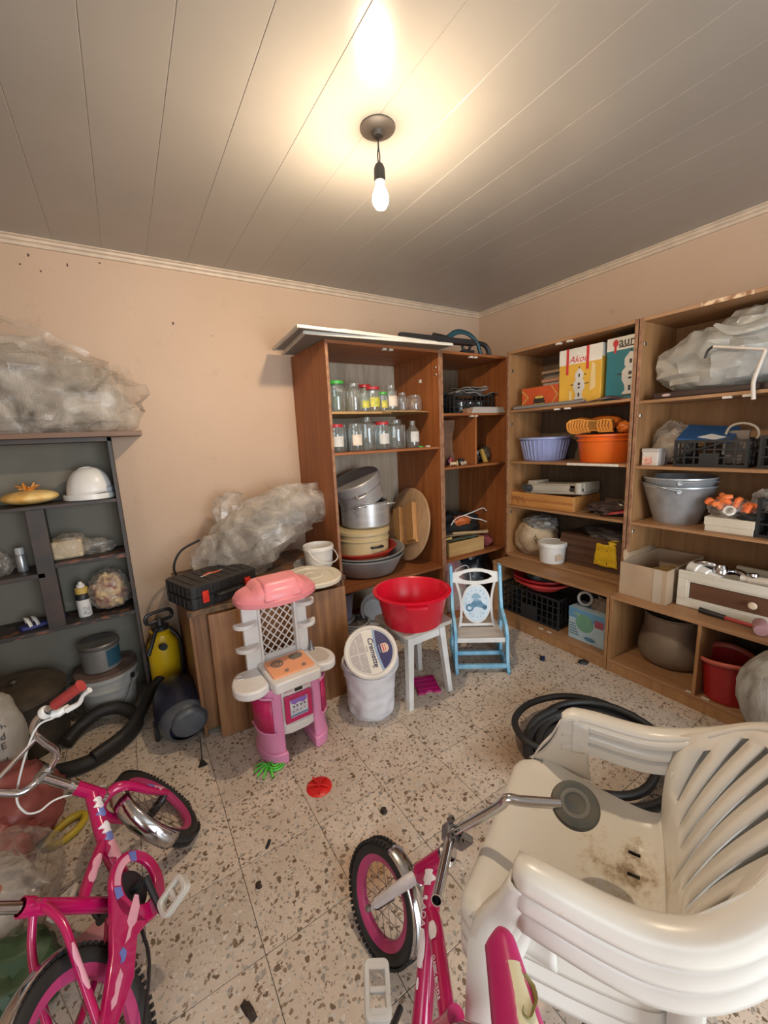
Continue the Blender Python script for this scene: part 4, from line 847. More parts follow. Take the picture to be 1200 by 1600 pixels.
text('lettering', 'Cremette', 0.040, pm('label_ink', (0.02, 0.018, 0.07), 0.5), ld, FC @ Tr(0.010, -0.006, -0.0020) @ Rz(-PI/2), shear=0.2, bold=0.0008)
MB().bx(-0.020, -0.014, 0.0, 0.035, -0.0024, -0.0018, FC).bx(-0.012, -0.004, -0.088, -0.072, -0.0024, -0.0018, FC).build('small_print', pm('small_print_grey', (0.42, 0.38, 0.36), 0.5, scale=80), ld, smooth=False)
# ------------------------------------------------------------------ stool + red basin + magenta board
so = thing('stool', 'white wooden stool with splayed legs under the red basin', 'stool', (-1.680, -1.105, 0), rz=0.03)
wpaint = pm('white_paint_wood', (0.72, 0.71, 0.69), 0.5, col2=(0.60, 0.58, 0.55), scale=9)
MB().prism(rrect(0.345, 0.335, 0.03, 4), 0.432, 0.455).build('seat', pm('stool_top_paint', (0.56, 0.52, 0.46), 0.5, scale=9), so, bevel=0.004)
for sx in (-1, 1):
    for sy in (-1, 1):
        a = V((sx*0.112, sy*0.108, 0.432)); b = V((sx*0.148, sy*0.142, 0.0)); m = MB(); w = 0.017
        m.add([p+V((dx*w, dy*w, 0)) for p, w in ((a, 0.021), (b, 0.015)) for dx, dy in ((-1, -1), (1, -1), (1, 1), (-1, 1))], [(0, 1, 2, 3), (7, 6, 5, 4)] + [(i, 4+i, 4+(i+1) % 4, (i+1) % 4) for i in range(4)])
        m.build('leg', wpaint, so, smooth=False, bevel=0.002)
for s in (-1, 1):
    MB().bx(-0.11, 0.11, s*0.112-0.009, s*0.112+0.009, 0.36, 0.43).build('apron', wpaint, so, smooth=False, bevel=0.002)
    MB().bx(s*0.116-0.009, s*0.116+0.009, -0.11, 0.11, 0.36, 0.43).build('apron', wpaint, so, smooth=False, bevel=0.002)
rb = thing('red_basin', 'bright red plastic basin standing on the white stool', 'basin', (-1.700, -1.135, 0.455), rz=1.05)
redb = pm('red_basin_plastic', (0.72, 0.008, 0.035), 0.3, scale=4)
MB().lathe([(0, 0.006), (0.150, 0.006), (0.158, 0.0), (0.165, 0.006), (0.199, 0.172), (0.205, 0.180), (0.222, 0.182), (0.224, 0.190), (0.206, 0.194), (0.194, 0.182), (0.160, 0.016), (0, 0.012)], 64).build('bowl', redb, rb)
for s in (-1, 1):
    m = MB(); m.add([(s*r*math.cos(a), r*math.sin(a), z) for r, z in ((0.215, 0.180), (0.246, 0.180), (0.246, 0.170), (0.236, 0.170)) for a in [-0.25+0.5*k/8 for k in range(9)]], [(j*9+i, j*9+i+1, (j+1)*9+i+1, (j+1)*9+i) for j in range(3) for i in range(8)]); m.build('grip', redb, rb, solid=0.004)
mp_ = thing('magenta_panel', 'magenta plastic panel lying on the floor under the stool', 'panel', (-1.612, -1.125, 0), rz=-0.38)
MB().prism([(-0.07, -0.085), (-0.03, -0.085), (-0.015, -0.07), (0.015, -0.07), (0.03, -0.085), (0.07, -0.085), (0.07, 0.085), (-0.07, 0.085)], 0, 0.010).build('plate', pm('magenta_panel_plastic', (0.52, 0.006, 0.16), 0.4, scale=8), mp_, smooth=False, bevel=0.002)
m = MB()
for y in (-0.045, 0.0, 0.045): m.bx(-0.064, 0.064, y-0.002, y+0.002, 0.009, 0.013)
m.build('rib', pm('magenta_panel_plastic', (0.52, 0.006, 0.16), 0.4), mp_, smooth=False)
# ------------------------------------------------------------------ child's rocking chair
rc = thing('rocking_chair', 'small blue and white painted child rocking chair beside the stool', 'rocking chair', (-1.150, -1.105, 0), rz=-0.62)
bluep = pm('sky_blue_paint', (0.16, 0.42, 0.62), 0.45, col2=(0.28, 0.52, 0.68), scale=14, lo=0.4, hi=0.6, bmp=0.15); wp2 = pm('bright_white_paint', (0.74, 0.71, 0.68), 0.45, scale=6)
for s in (-1, 1):
    m = MB(); Ms = Tr(s*0.162, 0, 0) @ Rz(PI/2) @ Rx(PI/2)     # local (x, y) -> (depth, height)
    side = [(0.125, 0.635), (0.085, 0.630), (0.040, 0.42), (0.022, 0.36), (-0.04, 0.335), (-0.105, 0.30), (-0.140, 0.25), (-0.145, 0.18), (-0.150, 0.10), (-0.165, 0.045), (-0.185, 0.020), (-0.180, 0.0), (-0.150, 0.003), (-0.05, 0.000), (0.10, 0.003), (0.20, 0.018), (0.215, 0.045), (0.10, 0.042), (0.0, 0.042), (-0.115, 0.055), (-0.105, 0.12), (-0.105, 0.20), (-0.085, 0.255), (-0.02, 0.285), (0.035, 0.27), (0.05, 0.20), (0.04, 0.10), (0.04, 0.045), (0.09, 0.045), (0.09, 0.20), (0.075, 0.36)]
    m.prism([(x, y) for x, y in side], -0.010, 0.010, Ms); m.build('side_frame', bluep, rc, smooth=False, bevel=0.003)
MB().bx(-0.152, 0.152, -0.125, 0.075, 0.200, 0.222).build('seat', pm('worn_white_seat', (0.62, 0.56, 0.50), 0.5, col2=(0.42, 0.36, 0.31), scale=10, stretch=(0.4, 4, 4)), rc, smooth=False, bevel=0.004)
MB().bx(-0.152, 0.152, -0.131, -0.117, 0.192, 0.222).build('seat_edge', wp2, rc, smooth=False, bevel=0.003)
MB().bx(-0.152, 0.152, 0.03, 0.045, 0.15, 0.20).build('under_apron', bluep, rc, smooth=False)
for y, z in ((-0.155, 0.045), (-0.06, 0.085)): MB().bx(-0.155, 0.155, y-0.012, y+0.012, z-0.013, z+0.013).build('stretcher', bluep, rc, smooth=False, bevel=0.004)
Mb = Tr(0, 0.030, 0.225) @ Rx(PI/2-0.19)     # back plate plane: x across, y up
bk = MB()
top = [(-0.152, 0.30), (-0.152, 0.365), (-0.10, 0.375), (-0.05, 0.388), (0, 0.393), (0.05, 0.388), (0.10, 0.375), (0.152, 0.365), (0.152, 0.30), (0.10, 0.292), (0.05, 0.285), (0, 0.283), (-0.05, 0.285), (-0.10, 0.292)]
hol = [(-0.112, 0.335), (-0.112, 0.336), (-0.085, 0.356), (-0.045, 0.367), (0, 0.370), (0.045, 0.367), (0.085, 0.356), (0.112, 0.336), (0.112, 0.334), (0.085, 0.318), (0.045, 0.309), (0, 0.306), (-0.045, 0.309), (-0.085, 0.318)]
bk.ringprism(top, hol, -0.007, 0.007, Mb); bk.build('back_rail', wp2, rc, smooth=False, bevel=0.002)
for s in (-1, 1):
    MB().tube([Mb @ V((s*0.128, 0.30, 0)), Mb @ V((s*0.108, 0.22, 0)), Mb @ V((s*0.100, 0.14, 0)), Mb @ V((s*0.104, 0.06, 0)), Mb @ V((s*0.116, 0.0, 0))], 0.011, 8, k=5, flat=0.7).build('back_stile', wp2, rc)
MB().bx(-0.112, 0.112, 0.006, 0.024, -0.007, 0.007, Mb).build('back_rail', wp2, rc, smooth=False, bevel=0.002)
pl = MB().prism(circle(0.096, 40, 0, 0.155, 1.38), -0.006, 0.006, Mb).build('back_oval', wp2, rc, bevel=0.002)
MB().prism(circle(0.087, 40, 0, 0.155, 1.38), 0.006, 0.0072, Mb).build('picture_field', pm('pale_blue_glaze', (0.58, 0.68, 0.76), 0.3, scale=20), pl, smooth=False)
pic = pm('blue_print', (0.035, 0.12, 0.21), 0.4, col2=(0.10, 0.24, 0.36), scale=30); pic2 = pm('mid_blue_print', (0.22, 0.38, 0.50), 0.4)
m = MB(); m.torus(0.020, 0.007, Mb @ Tr(-0.045, 0.128, 0.007), 20, 6, 0.25); m.prism([(-0.05, 0.14), (-0.02, 0.172), (0.03, 0.176), (0.045, 0.155), (0.072, 0.140), (0.068, 0.124), (0.03, 0.126), (0.0, 0.135), (-0.02, 0.125)], 0.0072, 0.0085, Mb); m.prism(circle(0.016, 14, 0.055, 0.128), 0.0072, 0.0085, Mb); m.build('picture_shape', pic, pl, smooth=False)
m = MB(); m.prism([(-0.028, 0.19), (-0.030, 0.205), (-0.012, 0.222), (0.012, 0.222), (0.032, 0.205), (0.030, 0.190)], 0.0072, 0.0085, Mb); m.prism(circle(0.022, 16, 0.0, 0.172, 0.8), 0.0072, 0.0080, Mb); m.build('picture_shape', pic2, pl, smooth=False)
m = MB()
for k in range(16): a = 2*PI*k/16; m.prism(circle(0.0045, 8, 0.066*math.cos(a)+0.004*math.sin(7*k), 0.155+0.092*math.sin(a)), 0.0072, 0.0082, Mb)
m.build('picture_flowers', pic2, pl, smooth=False)
# ================================================================== JARS
jg = glassy('jar_glass', (0.90, 0.95, 0.93), 0.93); jg2 = glassy('amber_jar_glass', (0.90, 0.74, 0.52), 0.9); jgg = glassy('green_jar_glass', (0.72, 0.86, 0.72), 0.9)
lidm = {'green': pm('green_lid', (0.06, 0.42, 0.06), 0.35), 'red': pm('red_lid', (0.50, 0.03, 0.04), 0.35), 'white': pm('white_lid', (0.75, 0.72, 0.66), 0.35), 'dark': pm('dark_lid', (0.03, 0.03, 0.03), 0.4)}
labm = {'yellow': pm('yellow_jar_label', (0.72, 0.58, 0.10), 0.5, col2=(0.35, 0.40, 0.05), scale=40), 'cream': pm('cream_jar_label', (0.70, 0.60, 0.48), 0.5, col2=(0.50, 0.16, 0.12), scale=26, lo=0.3, hi=0.45), 'white': pm('white_jar_label', (0.62, 0.60, 0.56), 0.5, scale=30)}
def jar(label, x, y, z, r, h, neck=0.78, lid=None, lab=None, glass=None, group=None, bottle=False):
    t = thing('glass_jar', label, 'jar', (x, y, z), group=group)
    if bottle: pr = [(0, 0.002), (r*0.96, 0.002), (r, 0.008), (r, h*0.55), (r*0.92, h*0.66), (r*0.45, h*0.80), (r*0.40, h*0.96), (r*0.44, h)]
    else: pr = [(0, 0.002), (r*0.94, 0.002), (r, 0.01), (r, h*0.72), (r*0.96, h*0.80), (r*neck, h*0.88), (r*neck, h*0.97), (r*neck*1.03, h)]
    MB().lathe(pr, 24).build('glass_body', glass or jg, t)
    if lid:
        q = r*(0.45 if bottle else neck)*1.07; MB().lathe([(q, h*0.93), (q, h+0.004), (q*0.95, h+0.007), (0, h+0.007)], 24).build('jar_lid', lidm[lid], t)
    if lab: MB().grid(9, 2, lambda i, j: V((1.01*r*math.sin(-0.9+0.2*i), -1.01*r*math.cos(-0.9+0.2*i), h*(0.22+0.38*j)))).build('jar_label', labm[lab], t)
    return t
zA, zB = 1.6802, 1.4202
G1 = 'jars on the upper jar shelf'; G2 = 'jars on the lower jar shelf'
jar('tall clear jar with green lid at the left on the upper jar shelf', -1.745, -0.42, zA, 0.058, 0.195, 0.85, 'green', None, None, G1)
jar('greenish jar half hidden behind the green-lidded jar on the upper shelf', -1.800, -0.30, zA, 0.045, 0.15, 0.8, None, 'yellow', jgg, G1)
jar('tall lidless clear jar second from left on the upper jar shelf', -1.615, -0.42, zA, 0.055, 0.19, 0.72, None, None, None, G1)
jar('greenish jar behind the lidless jar on the upper jar shelf', -1.665, -0.27, zA, 0.045, 0.16, 0.8, 'white', None, jgg, G1)
jar('small squat jar with yellow label on the upper jar shelf', -1.545, -0.44, zA, 0.036, 0.125, 0.8, None, 'yellow', None, G1)
jar('jar with pink-red lid and yellow label on the upper jar shelf', -1.463, -0.42, zA, 0.050, 0.165, 0.9, 'red', 'yellow', None, G1)
jar('taller red-lidded jar behind the yellow-labelled jar on the upper shelf', -1.440, -0.27, zA, 0.048, 0.20, 0.85, 'red', None, None, G1)
jar('short jar with green lid at the middle of the upper jar shelf', -1.385, -0.43, zA, 0.032, 0.13, 0.9, 'green', 'yellow', None, G1)
jar('tall jar with cream label right of the middle on the upper shelf', -1.312, -0.42, zA, 0.046, 0.185, 0.7, None, 'cream', None, G1)
jar('jar with cream label at the back right on the upper jar shelf', -1.250, -0.32, zA, 0.044, 0.17, 0.75, None, 'cream', None, G1)
jar('small lidless jar beside the amber jar on the upper shelf', -1.205, -0.41, zA, 0.036, 0.14, 0.7, None, None, None, G1)
jar('round squat amber jar at the right end of the upper shelf', -1.090, -0.40, zA, 0.058, 0.125, 0.82, None, None, jg2, G1)
jar('jar with red lid and white label leftmost on the lower jar shelf', -1.790, -0.47, zB, 0.052, 0.175, 0.9, 'red', 'white', None, G2)
jar('narrow clear jar behind the label jar on the lower jar shelf', -1.715, -0.40, zB, 0.040, 0.18, 0.85, None, None, None, G2)
jar('jar with pictured cream label on the lower jar shelf', -1.652, -0.48, zB, 0.047, 0.185, 0.88, None, 'cream', None, G2)
jar('big round-shouldered clear jar with narrow neck, third on the lower shelf', -1.545, -0.46, zB, 0.062, 0.225, 0.5, None, None, None, G2)
jar('jar with red lid and white label in the middle of the lower shelf', -1.430, -0.47, zB, 0.050, 0.185, 0.9, 'red', 'white', None, G2)
jar('big wide clear jar with short neck on the lower jar shelf', -1.305, -0.46, zB, 0.068, 0.205, 0.55, None, None, None, G2)
jar('clear jar half hidden at the back of the lower jar shelf', -1.35, -0.28, zB, 0.052, 0.195, 0.85, 'dark', None, None, G2)
jar('clear bottle with narrow neck at the right of the lower shelf', -1.165, -0.47, zB, 0.048, 0.195, 0.5, None, 'white', None, G2, bottle=True)
for i, (lab, x, y, c) in enumerate((('green bottle cap lying on the lower jar shelf', -1.115, -0.50, 'green'), ('red bottle cap lying on the lower jar shelf', -1.085, -0.45, 'red'), ('white bottle cap lying on the lower jar shelf', -1.040, -0.49, 'white'))):
    t = thing('bottle_cap', lab, 'cap', (x, y, 1.4203)); MB().lathe([(0, 0.010), (0.017, 0.010), (0.019, 0.007), (0.019, 0), (0.017, 0)], 18).build('cap_shell', lidm[c], t)
# ================================================================== POTS IN THE WIDE CABINET
alu = pm('aluminium', (0.62, 0.62, 0.61), 0.34, 0.62, col2=(0.48, 0.48, 0.48), scale=5, stretch=(1, 1, 6)); alud = pm('dull_aluminium', (0.46, 0.45, 0.44), 0.42, 0.5, col2=(0.34, 0.33, 0.33), scale=6)
bs = thing('aluminium_basin', 'wide grey aluminium basin at the bottom of the pot stack', 'basin', (-1.515, -0.285, 0.498))
MB().lathe([(0, 0.0), (0.19, 0.0), (0.22, 0.012), (0.275, 0.11), (0.288, 0.138), (0.296, 0.140), (0.296, 0.148), (0.284, 0.148), (0.265, 0.11), (0.21, 0.02), (0, 0.01)], 64).build('bowl', alud, bs)
bs2 = thing('steel_basin', 'second grey metal basin nested in the wide aluminium basin', 'basin', (-1.49, -0.285, 0.540), rot=(0.02, -0.05, 0))
MB().lathe([(0, 0.0), (0.15, 0.0), (0.18, 0.012), (0.255, 0.10), (0.278, 0.125), (0.286, 0.127), (0.286, 0.133), (0.274, 0.133), (0.25, 0.11), (0.17, 0.02), (0, 0.01)], 64).build('bowl', alu, bs2)
rbw = thing('red_bowl', 'red enamel bowl nested below the beige pot', 'bowl', (-1.525, -0.295, 0.585), rot=(0.0, -0.05, 0))
MB().lathe([(0, 0.0), (0.13, 0.0), (0.16, 0.012), (0.225, 0.085), (0.238, 0.105), (0.248, 0.107), (0.248, 0.114), (0.236, 0.114), (0.215, 0.09), (0.15, 0.02), (0, 0.01)], 64).build('bowl', pm('dark_red_enamel', (0.42, 0.028, 0.018), 0.3, scale=5), rbw)
bp_ = thing('beige_pot', 'beige enamel pot with a black handle in the pot stack', 'pot', (-1.545, -0.32, 0.612))
beig = pm('beige_enamel', (0.62, 0.47, 0.25), 0.35, scale=4)
MB().lathe([(0, 0.0), (0.175, 0.0), (0.186, 0.012), (0.188, 0.205), (0.196, 0.21), (0.196, 0.222), (0, 0.222)], 56).build('body', beig, bp_)
MB().lathe([(0.199, 0.215), (0.199, 0.235), (0.185, 0.246), (0, 0.252)], 56).build('lid', beig, bp_)
MB().torus(0.190, 0.006, Tr(0, 0, 0.17), 56, 8).build('rim_band', beig, bp_)
MB().tube([(-0.04, -0.185, 0.125), (-0.035, -0.212, 0.128), (0.035, -0.212, 0.128), (0.04, -0.185, 0.125)], 0.009, 8, k=4).build('handle', blk, bp_)
ap = thing('aluminium_pot', 'upright aluminium pot on top of the beige pot', 'pot', (-1.505, -0.30, 0.866))
MB().lathe([(0, 0.0), (0.168, 0.0), (0.180, 0.012), (0.182, 0.175), (0.188, 0.180), (0.180, 0.184), (0.172, 0.176), (0.170, 0.02), (0, 0.015)], 56).build('body', alu, ap)
for s in (-1, 1): MB().tube([(s*0.12-0.035, -0.125, 0.15), (s*0.12-0.03, -0.175, 0.165), (s*0.12+0.03, -0.175, 0.165), (s*0.12+0.035, -0.125, 0.15)], 0.006, 8, k=4).build('handle', alu, ap)
tp = thing('tilted_pot', 'aluminium pot tilted on top of the pot stack with its lid on', 'pot', (-1.515, -0.30, 1.035), rot=(0.08, -0.40, 0))
MB().lathe([(0, 0.02), (0.160, 0.02), (0.170, 0.03), (0.174, 0.165), (0, 0.165)], 56).build('body', alu, tp)
MB().lathe([(0.186, 0.140), (0.188, 0.20), (0.180, 0.208), (0.10, 0.212), (0, 0.214)], 56).build('lid', alud, tp)
MB().tube([(-0.10, -0.148, 0.14), (-0.115, -0.185, 0.13), (-0.045, -0.20, 0.13), (-0.035, -0.17, 0.14)], 0.007, 8, k=4).build('handle', alu, tp)
wt = thing('round_low_table', 'round wooden low table top standing on edge behind the pots', 'table', (-1.070, -0.265, 0.500))
wpale = wood('pale_beech', (0.42, 0.25, 0.13), (0.56, 0.36, 0.20), 'z', 4); worange = wood('orange_pine', (0.45, 0.22, 0.07), (0.58, 0.31, 0.12), 'z', 5)
FT = frame((-0.020, -0.015, 0.300), (0.2, 0.35, 1), (-0.95, 0.06, 0.20))
MB().lathe([(0, 0), (0.292, 0), (0.296, 0.005), (0.296, 0.018), (0.290, 0.022), (0, 0.022)], 64, FT).build('table_top', wpale, wt)
for s in (-1, 1):
    m = MB(); m.bx(-0.15, 0.15, s*0.095-0.048, s*0.095+0.048, 0.022, 0.062, FT); m.build('folded_leg', worange, wt, smooth=False, bevel=0.003)
MB().bx(-0.17, -0.13, -0.15, 0.15, 0.022, 0.045, FT).build('cross_batten', worange, wt, smooth=False, bevel=0.003)
# --- below the platform
for (lab, x, y, z, r, h, rot, c) in (
    ('stack of grey plastic bowls on the cabinet floor behind the white tub', -1.695, -0.40, 0.078, 0.10, 0.10, (0, 0, 0), 'g'),
    ('grey bowl tilted to face forward under the pots', -1.500, -0.33, 0.185, 0.115, 0.06, (1.15, 0, -0.15), 'g'),
    ('purple-grey plastic bucket behind the low cabinet edge', -1.76, -0.33, 0.20, 0.09, 0.20, (0, 0, 0), 'p'),
    ('flat grey basin lying below the tilted bowl', -1.50, -0.36, 0.078, 0.16, 0.05, (0, 0, 0), 'g')):
    t = thing('plastic_bowl', lab, 'bowl', (x, y, z), rot=rot)
    c_ = pm('grey_bowl_plastic', (0.40, 0.38, 0.38), 0.35) if c == 'g' else pm('purple_grey_plastic', (0.26, 0.25, 0.34), 0.4)
    MB().lathe([(0, 0.0), (r*0.65, 0.0), (r*0.72, 0.006), (r*0.95, h*0.92), (r*1.06, h*0.95), (r*1.06, h), (r*0.93, h), (r*0.68, 0.012), (0, 0.008)], 44).build('bowl', c_, t)
    if 'stack' in lab:
        for k in range(3): MB().torus(r*1.02, 0.005, Tr(0, 0, h*(0.35+0.2*k)), 40, 6).build('nested_rim', pm('grey_bowl_plastic', (0.40, 0.38, 0.38), 0.35), t)
        MB().blob((0, 0, 0.085), (0.075, 0.075, 0.03), 3, 0.4, 3, 24, 14, 0.8).build('dark_contents', darkstuff, t)
t = thing('bowl_support', 'upturned grey tub supporting the purple-grey bucket', 'tub', (-1.76, -0.33, 0.078))
MB().lathe([(0.10, 0), (0.088, 0.118), (0.08, 0.122), (0, 0.122)], 32).build('tub_shell', pm('grey_bowl_plastic', (0.40, 0.38, 0.38), 0.35), t)
# --- on top of the cabinets: panels, clamp, bar
whp = pm('white_panel_edge', (0.70, 0.66, 0.58), 0.5); gpan = pm('grey_panel_face', (0.20, 0.19, 0.17), 0.5, scale=6)
def flat_panel(label, corners, z, th):
    t = thing('flat_panel', label, 'panel', (corners[0][0], corners[0][1], z))
    q = [(x-corners[0][0], y-corners[0][1]) for x, y in corners]
    MB().prism(q, 0, th).build('board', gpan, t, smooth=False)
    n = len(q); m = MB()
    for i in range(n):
        a = V((*q[i], th/2)); b = V((*q[(i+1) % n], th/2)); d = (b-a).normalized(); m.box((0, 0, 0), ((b-a).length+0.004, 0.014, th+0.004), frame((a+b)/2, d, (0, 0, 1)))
    m.build('white_edging', whp, t, smooth=False)
flat_panel('lower white-edged panel sticking out over the cabinet top left', [(-2.03, -0.645), (-0.99, -0.72), (-0.98, -0.22), (-1.96, -0.06)], 2.1002, 0.013)
flat_panel('upper white-edged panel lying crooked on the panel stack', [(-2.085, -0.70), (-1.36, -0.685), (-1.30, -0.25), (-2.04, -0.12)], 2.1160, 0.012)
flat_panel('short white-edged panel at the top of the panel stack', [(-1.80, -0.66), (-1.05, -0.62), (-1.05, -0.20), (-1.75, -0.16)], 2.1310, 0.011)
br = thing('black_bar', 'long black metal bar lying across the corner cabinet top', 'bar', (-1.005, -0.60, 2.147), rz=-0.03)
MB().bx(-0.33, 0.33, -0.02, 0.02, 0, 0.036).bx(-0.33, 0.33, -0.026, 0.026, -0.003, 0.004).build('bar_body', blk, br, smooth=False, bevel=0.002)
cla = thing('blue_clamp', 'blue and black hand tool clamp on the corner cabinet top', 'clamp', (-0.68, -0.48, 2.10), rz=-0.10); cla.scale = (1.35, 1.35, 1.35)
bluem = pm('dark_teal_paint', (0.03, 0.10, 0.13), 0.4, 0.2)
MB().tube([(-0.10, 0, 0.085), (-0.03, 0, 0.125), (0.05, 0, 0.12), (0.11, 0, 0.08), (0.13, 0, 0.04), (0.14, 0, 0.005)], 0.018, 10, k=5, flat=0.6).build('frame', bluem, cla)
MB().tube([(-0.19, 0, 0.095), (-0.10, 0, 0.085)], 0.016, 10).build('handle', blk, cla)
MB().tube([(0.10, 0, 0.075), (0.17, 0, 0.065), (0.20, 0, 0.03), (0.20, 0, 0.002)], 0.014, 8, k=4).build('jaw', blk, cla)
MB().torus(0.028, 0.008, Tr(0.035, 0, 0.055) @ Rx(PI/2), 20, 8).build('trigger_guard', blk, cla)
MB().bx(0.0, 0.08, -0.02, 0.02, 0.0, 0.03).build('foot', blk, cla, smooth=False, bevel=0.004)
def crate(name, label, loc, rz, w, d, h, mat, rows=3, cat='crate'):
    t = thing(name, label, cat, loc, rz=rz)
    MB().bx(-w/2, w/2, -d/2, d/2, 0, 0.008).build('bottom', mat, t, smooth=False)
    for nm, ax in (('front_side', (0, -1)), ('back_side', (0, 1)), ('left_side', (-1, 0)), ('right_side', (1, 0))):
        m = MB(); sx, sy = ax
        ln = w if sy else d; n = max(3, int(ln/0.045))
        Mx = Tr(sx*w/2, sy*d/2, 0) @ Rz(0 if sy else PI/2)
        for k in range(rows+1): m.box((0, 0, 0.008+(h-0.016)*k/rows), (ln, 0.008, 0.014 if k in (0, rows) else 0.007), Mx)
        for k in range(n+1): m.box((-ln/2+ln*k/n, 0, h/2), (0.007 if 0 < k < n else 0.016, 0.007, h), Mx)
        m.box((0, 0, h*0.28), (ln*0.28, 0.005, h*0.45), Mx)
        m.build(nm, mat, t, smooth=False)
    return t
blackcrate = pm('black_crate_plastic', (0.022, 0.023, 0.024), 0.45, scale=10)
# --- narrow corner cabinet
crate('plastic_crate', 'black plastic crate on the upper shelf of the corner cabinet', (-0.57, -0.36, 1.66), 0, 0.42, 0.28, 0.15, blackcrate)
t = thing('crate_jars', 'small clear cups sitting inside the upper corner crate', 'cups', (-0.52, -0.40, 1.668))
for k in range(3): MB().lathe([(0.03, 0), (0.036, 0.09), (0.033, 0.09), (0.028, 0.004), (0, 0.004)], 16, Tr(-0.10+0.10*k, 0, 0)).build('cup', glassy('jar_glass', (0.9, 0.95, 0.93)), t)
t = thing('folded_sheet', 'crumpled grey paper sheet lying over the corner crate', 'paper', (-0.52, -0.37, 1.811))
m = MB(); flap(m, [(-0.24, -0.14, 0.01), (0.23, -0.14, 0.005), (0.25, 0.12, 0.03), (-0.22, 0.12, 0.03)], 24, 12, 4, 0.018)
for k in range(2): flap(m, [(-0.15, -0.145, 0.03+0.02*k), (0.10, -0.145, 0.035+0.02*k), (0.10, 0.05, 0.035+0.02*k), (-0.15, 0.05, 0.03+0.02*k)], 16, 6, 6+k, 0.012)
m.build('sheet', pm('grey_sheet', (0.34, 0.31, 0.28), 0.5), t, solid=0.003)
t = thing('blue_bottle', 'dark blue round bottle beside the corner crate', 'bottle', (-0.868, -0.35, 1.66))
MB().lathe([(0, 0), (0.068, 0), (0.073, 0.01), (0.073, 0.13), (0.055, 0.165), (0.03, 0.18), (0.03, 0.20), (0, 0.20)], 28).build('body', pm('dark_blue_plastic', (0.012, 0.035, 0.09), 0.25), t)
t = thing('white_light_fitting', 'white tapered strip light body at the front of the corner shelf', 'light fitting', (-0.50, -0.545, 1.66))
MB().add([(-0.17, -0.03, 0), (0.21, -0.03, 0), (0.21, 0.04, 0), (-0.17, 0.04, 0), (-0.13, -0.018, 0.048), (0.20, -0.018, 0.048), (0.20, 0.03, 0.048), (-0.13, 0.03, 0.048)], [(3, 2, 1, 0), (4, 5, 6, 7), (0, 1, 5, 4), (1, 2, 6, 5), (2, 3, 7, 6), (3, 0, 4, 7)]).build('housing', pm('grey_white_metal', (0.52, 0.47, 0.42), 0.45), t, smooth=False, bevel=0.003)
MB().bx(-0.21, -0.165, -0.028, 0.03, 0, 0.036).build('end_cap', pm('brown_end_cap', (0.36, 0.19, 0.12), 0.5), t, smooth=False, bevel=0.003)
t = thing('wavy_board', 'tall wavy-edged wooden board standing in the corner cabinet', 'board', (-0.80, -0.33, 1.26))
q = [(0.0, 0.0), (0.165, 0.0), (0.165, 0.06), (0.145, 0.10), (0.14, 0.22), (0.165, 0.30), (0.168, 0.36), (0.0, 0.36)]
MB().prism(q, -0.008, 0.008, Rx(PI/2)).build('board', wood('brown_plank', (0.16, 0.085, 0.05), (0.26, 0.15, 0.09), 'x'), t, smooth=False)
for lab, x, y, c in (('round cream spool lying at the front of the corner shelf', -0.86, -0.53, (0.60, 0.46, 0.28)), ('small black toy car with pale wheel on the corner shelf', -0.72, -0.50, (0.03, 0.03, 0.03)), ('tiny pink toy on the corner shelf behind the black toy', -0.70, -0.36, (0.60, 0.12, 0.20))):
    t = thing('small_toy', lab, 'toy', (x, y, 1.26), rz=0.4)
    if 'spool' in lab: MB().lathe([(0, 0), (0.022, 0), (0.022, 0.006), (0.012, 0.01), (0.012, 0.05), (0.022, 0.054), (0.022, 0.06), (0, 0.06)], 18, frame((0, 0, 0.022), None, (0.5, -0.8, 0))).build('spool_body', pm('cream_spool', c, 0.5), t)
    elif 'car' in lab:
        MB().bx(-0.045, 0.045, -0.02, 0.02, 0.012, 0.035).bx(-0.02, 0.03, -0.018, 0.018, 0.035, 0.055).build('car_body', pm('toy_black', c, 0.3), t, smooth=False, bevel=0.006)
        for x_ in (-0.028, 0.03): MB().lathe([(0, 0), (0.016, 0), (0.016, 0.012), (0, 0.012)], 18, frame((x_, -0.02, 0.016), None, (0, -1, 0))).build('wheel', pm('cream_wheel', (0.6, 0.5, 0.36), 0.4), t)
    else: MB().blob((0, 0, 0.025), (0.04, 0.02, 0.028), 6, 0.3, 2, 20, 12, 0.85).build('toy_body', pm('toy_pink', c, 0.4), t)
t = thing('jumble_of_fittings', 'yellow-handled brackets and fittings on the corner shelf right compartment', 'fittings', (-0.47, -0.42, 1.26), rz=0.1)
MB().bx(-0.12, 0.0, -0.04, 0.05, 0.075, 0.105, Ry(-0.15)).build('grey_box', pm('grey_box', (0.35, 0.34, 0.32), 0.5), t, smooth=False, bevel=0.003)
MB().add([(0.0, -0.05, 0.11), (0.03, -0.05, 0.115), (0.085, -0.06, 0.002), (0.045, -0.06, 0.002), (0.0, -0.03, 0.11), (0.03, -0.03, 0.115), (0.085, -0.04, 0.002), (0.045, -0.04, 0.002)], [(0, 1, 2, 3), (7, 6, 5, 4), (0, 4, 5, 1), (1, 5, 6, 2), (2, 6, 7, 3), (3, 7, 4, 0)]).build('yellow_handle', pm('ochre_plastic', (0.55, 0.34, 0.08), 0.4), t, smooth=False)
MB().blob((-0.04, 0.02, 0.04), (0.08, 0.06, 0.045), 3, 0.5, 3, 24, 14, 0.85).blob((0.13, 0.02, 0.06), (0.07, 0.05, 0.06), 8, 0.5, 3, 24, 14, 0.95).build('dark_parts', pm('brown_metal_parts', (0.13, 0.10, 0.07), 0.5, 0.3), t)
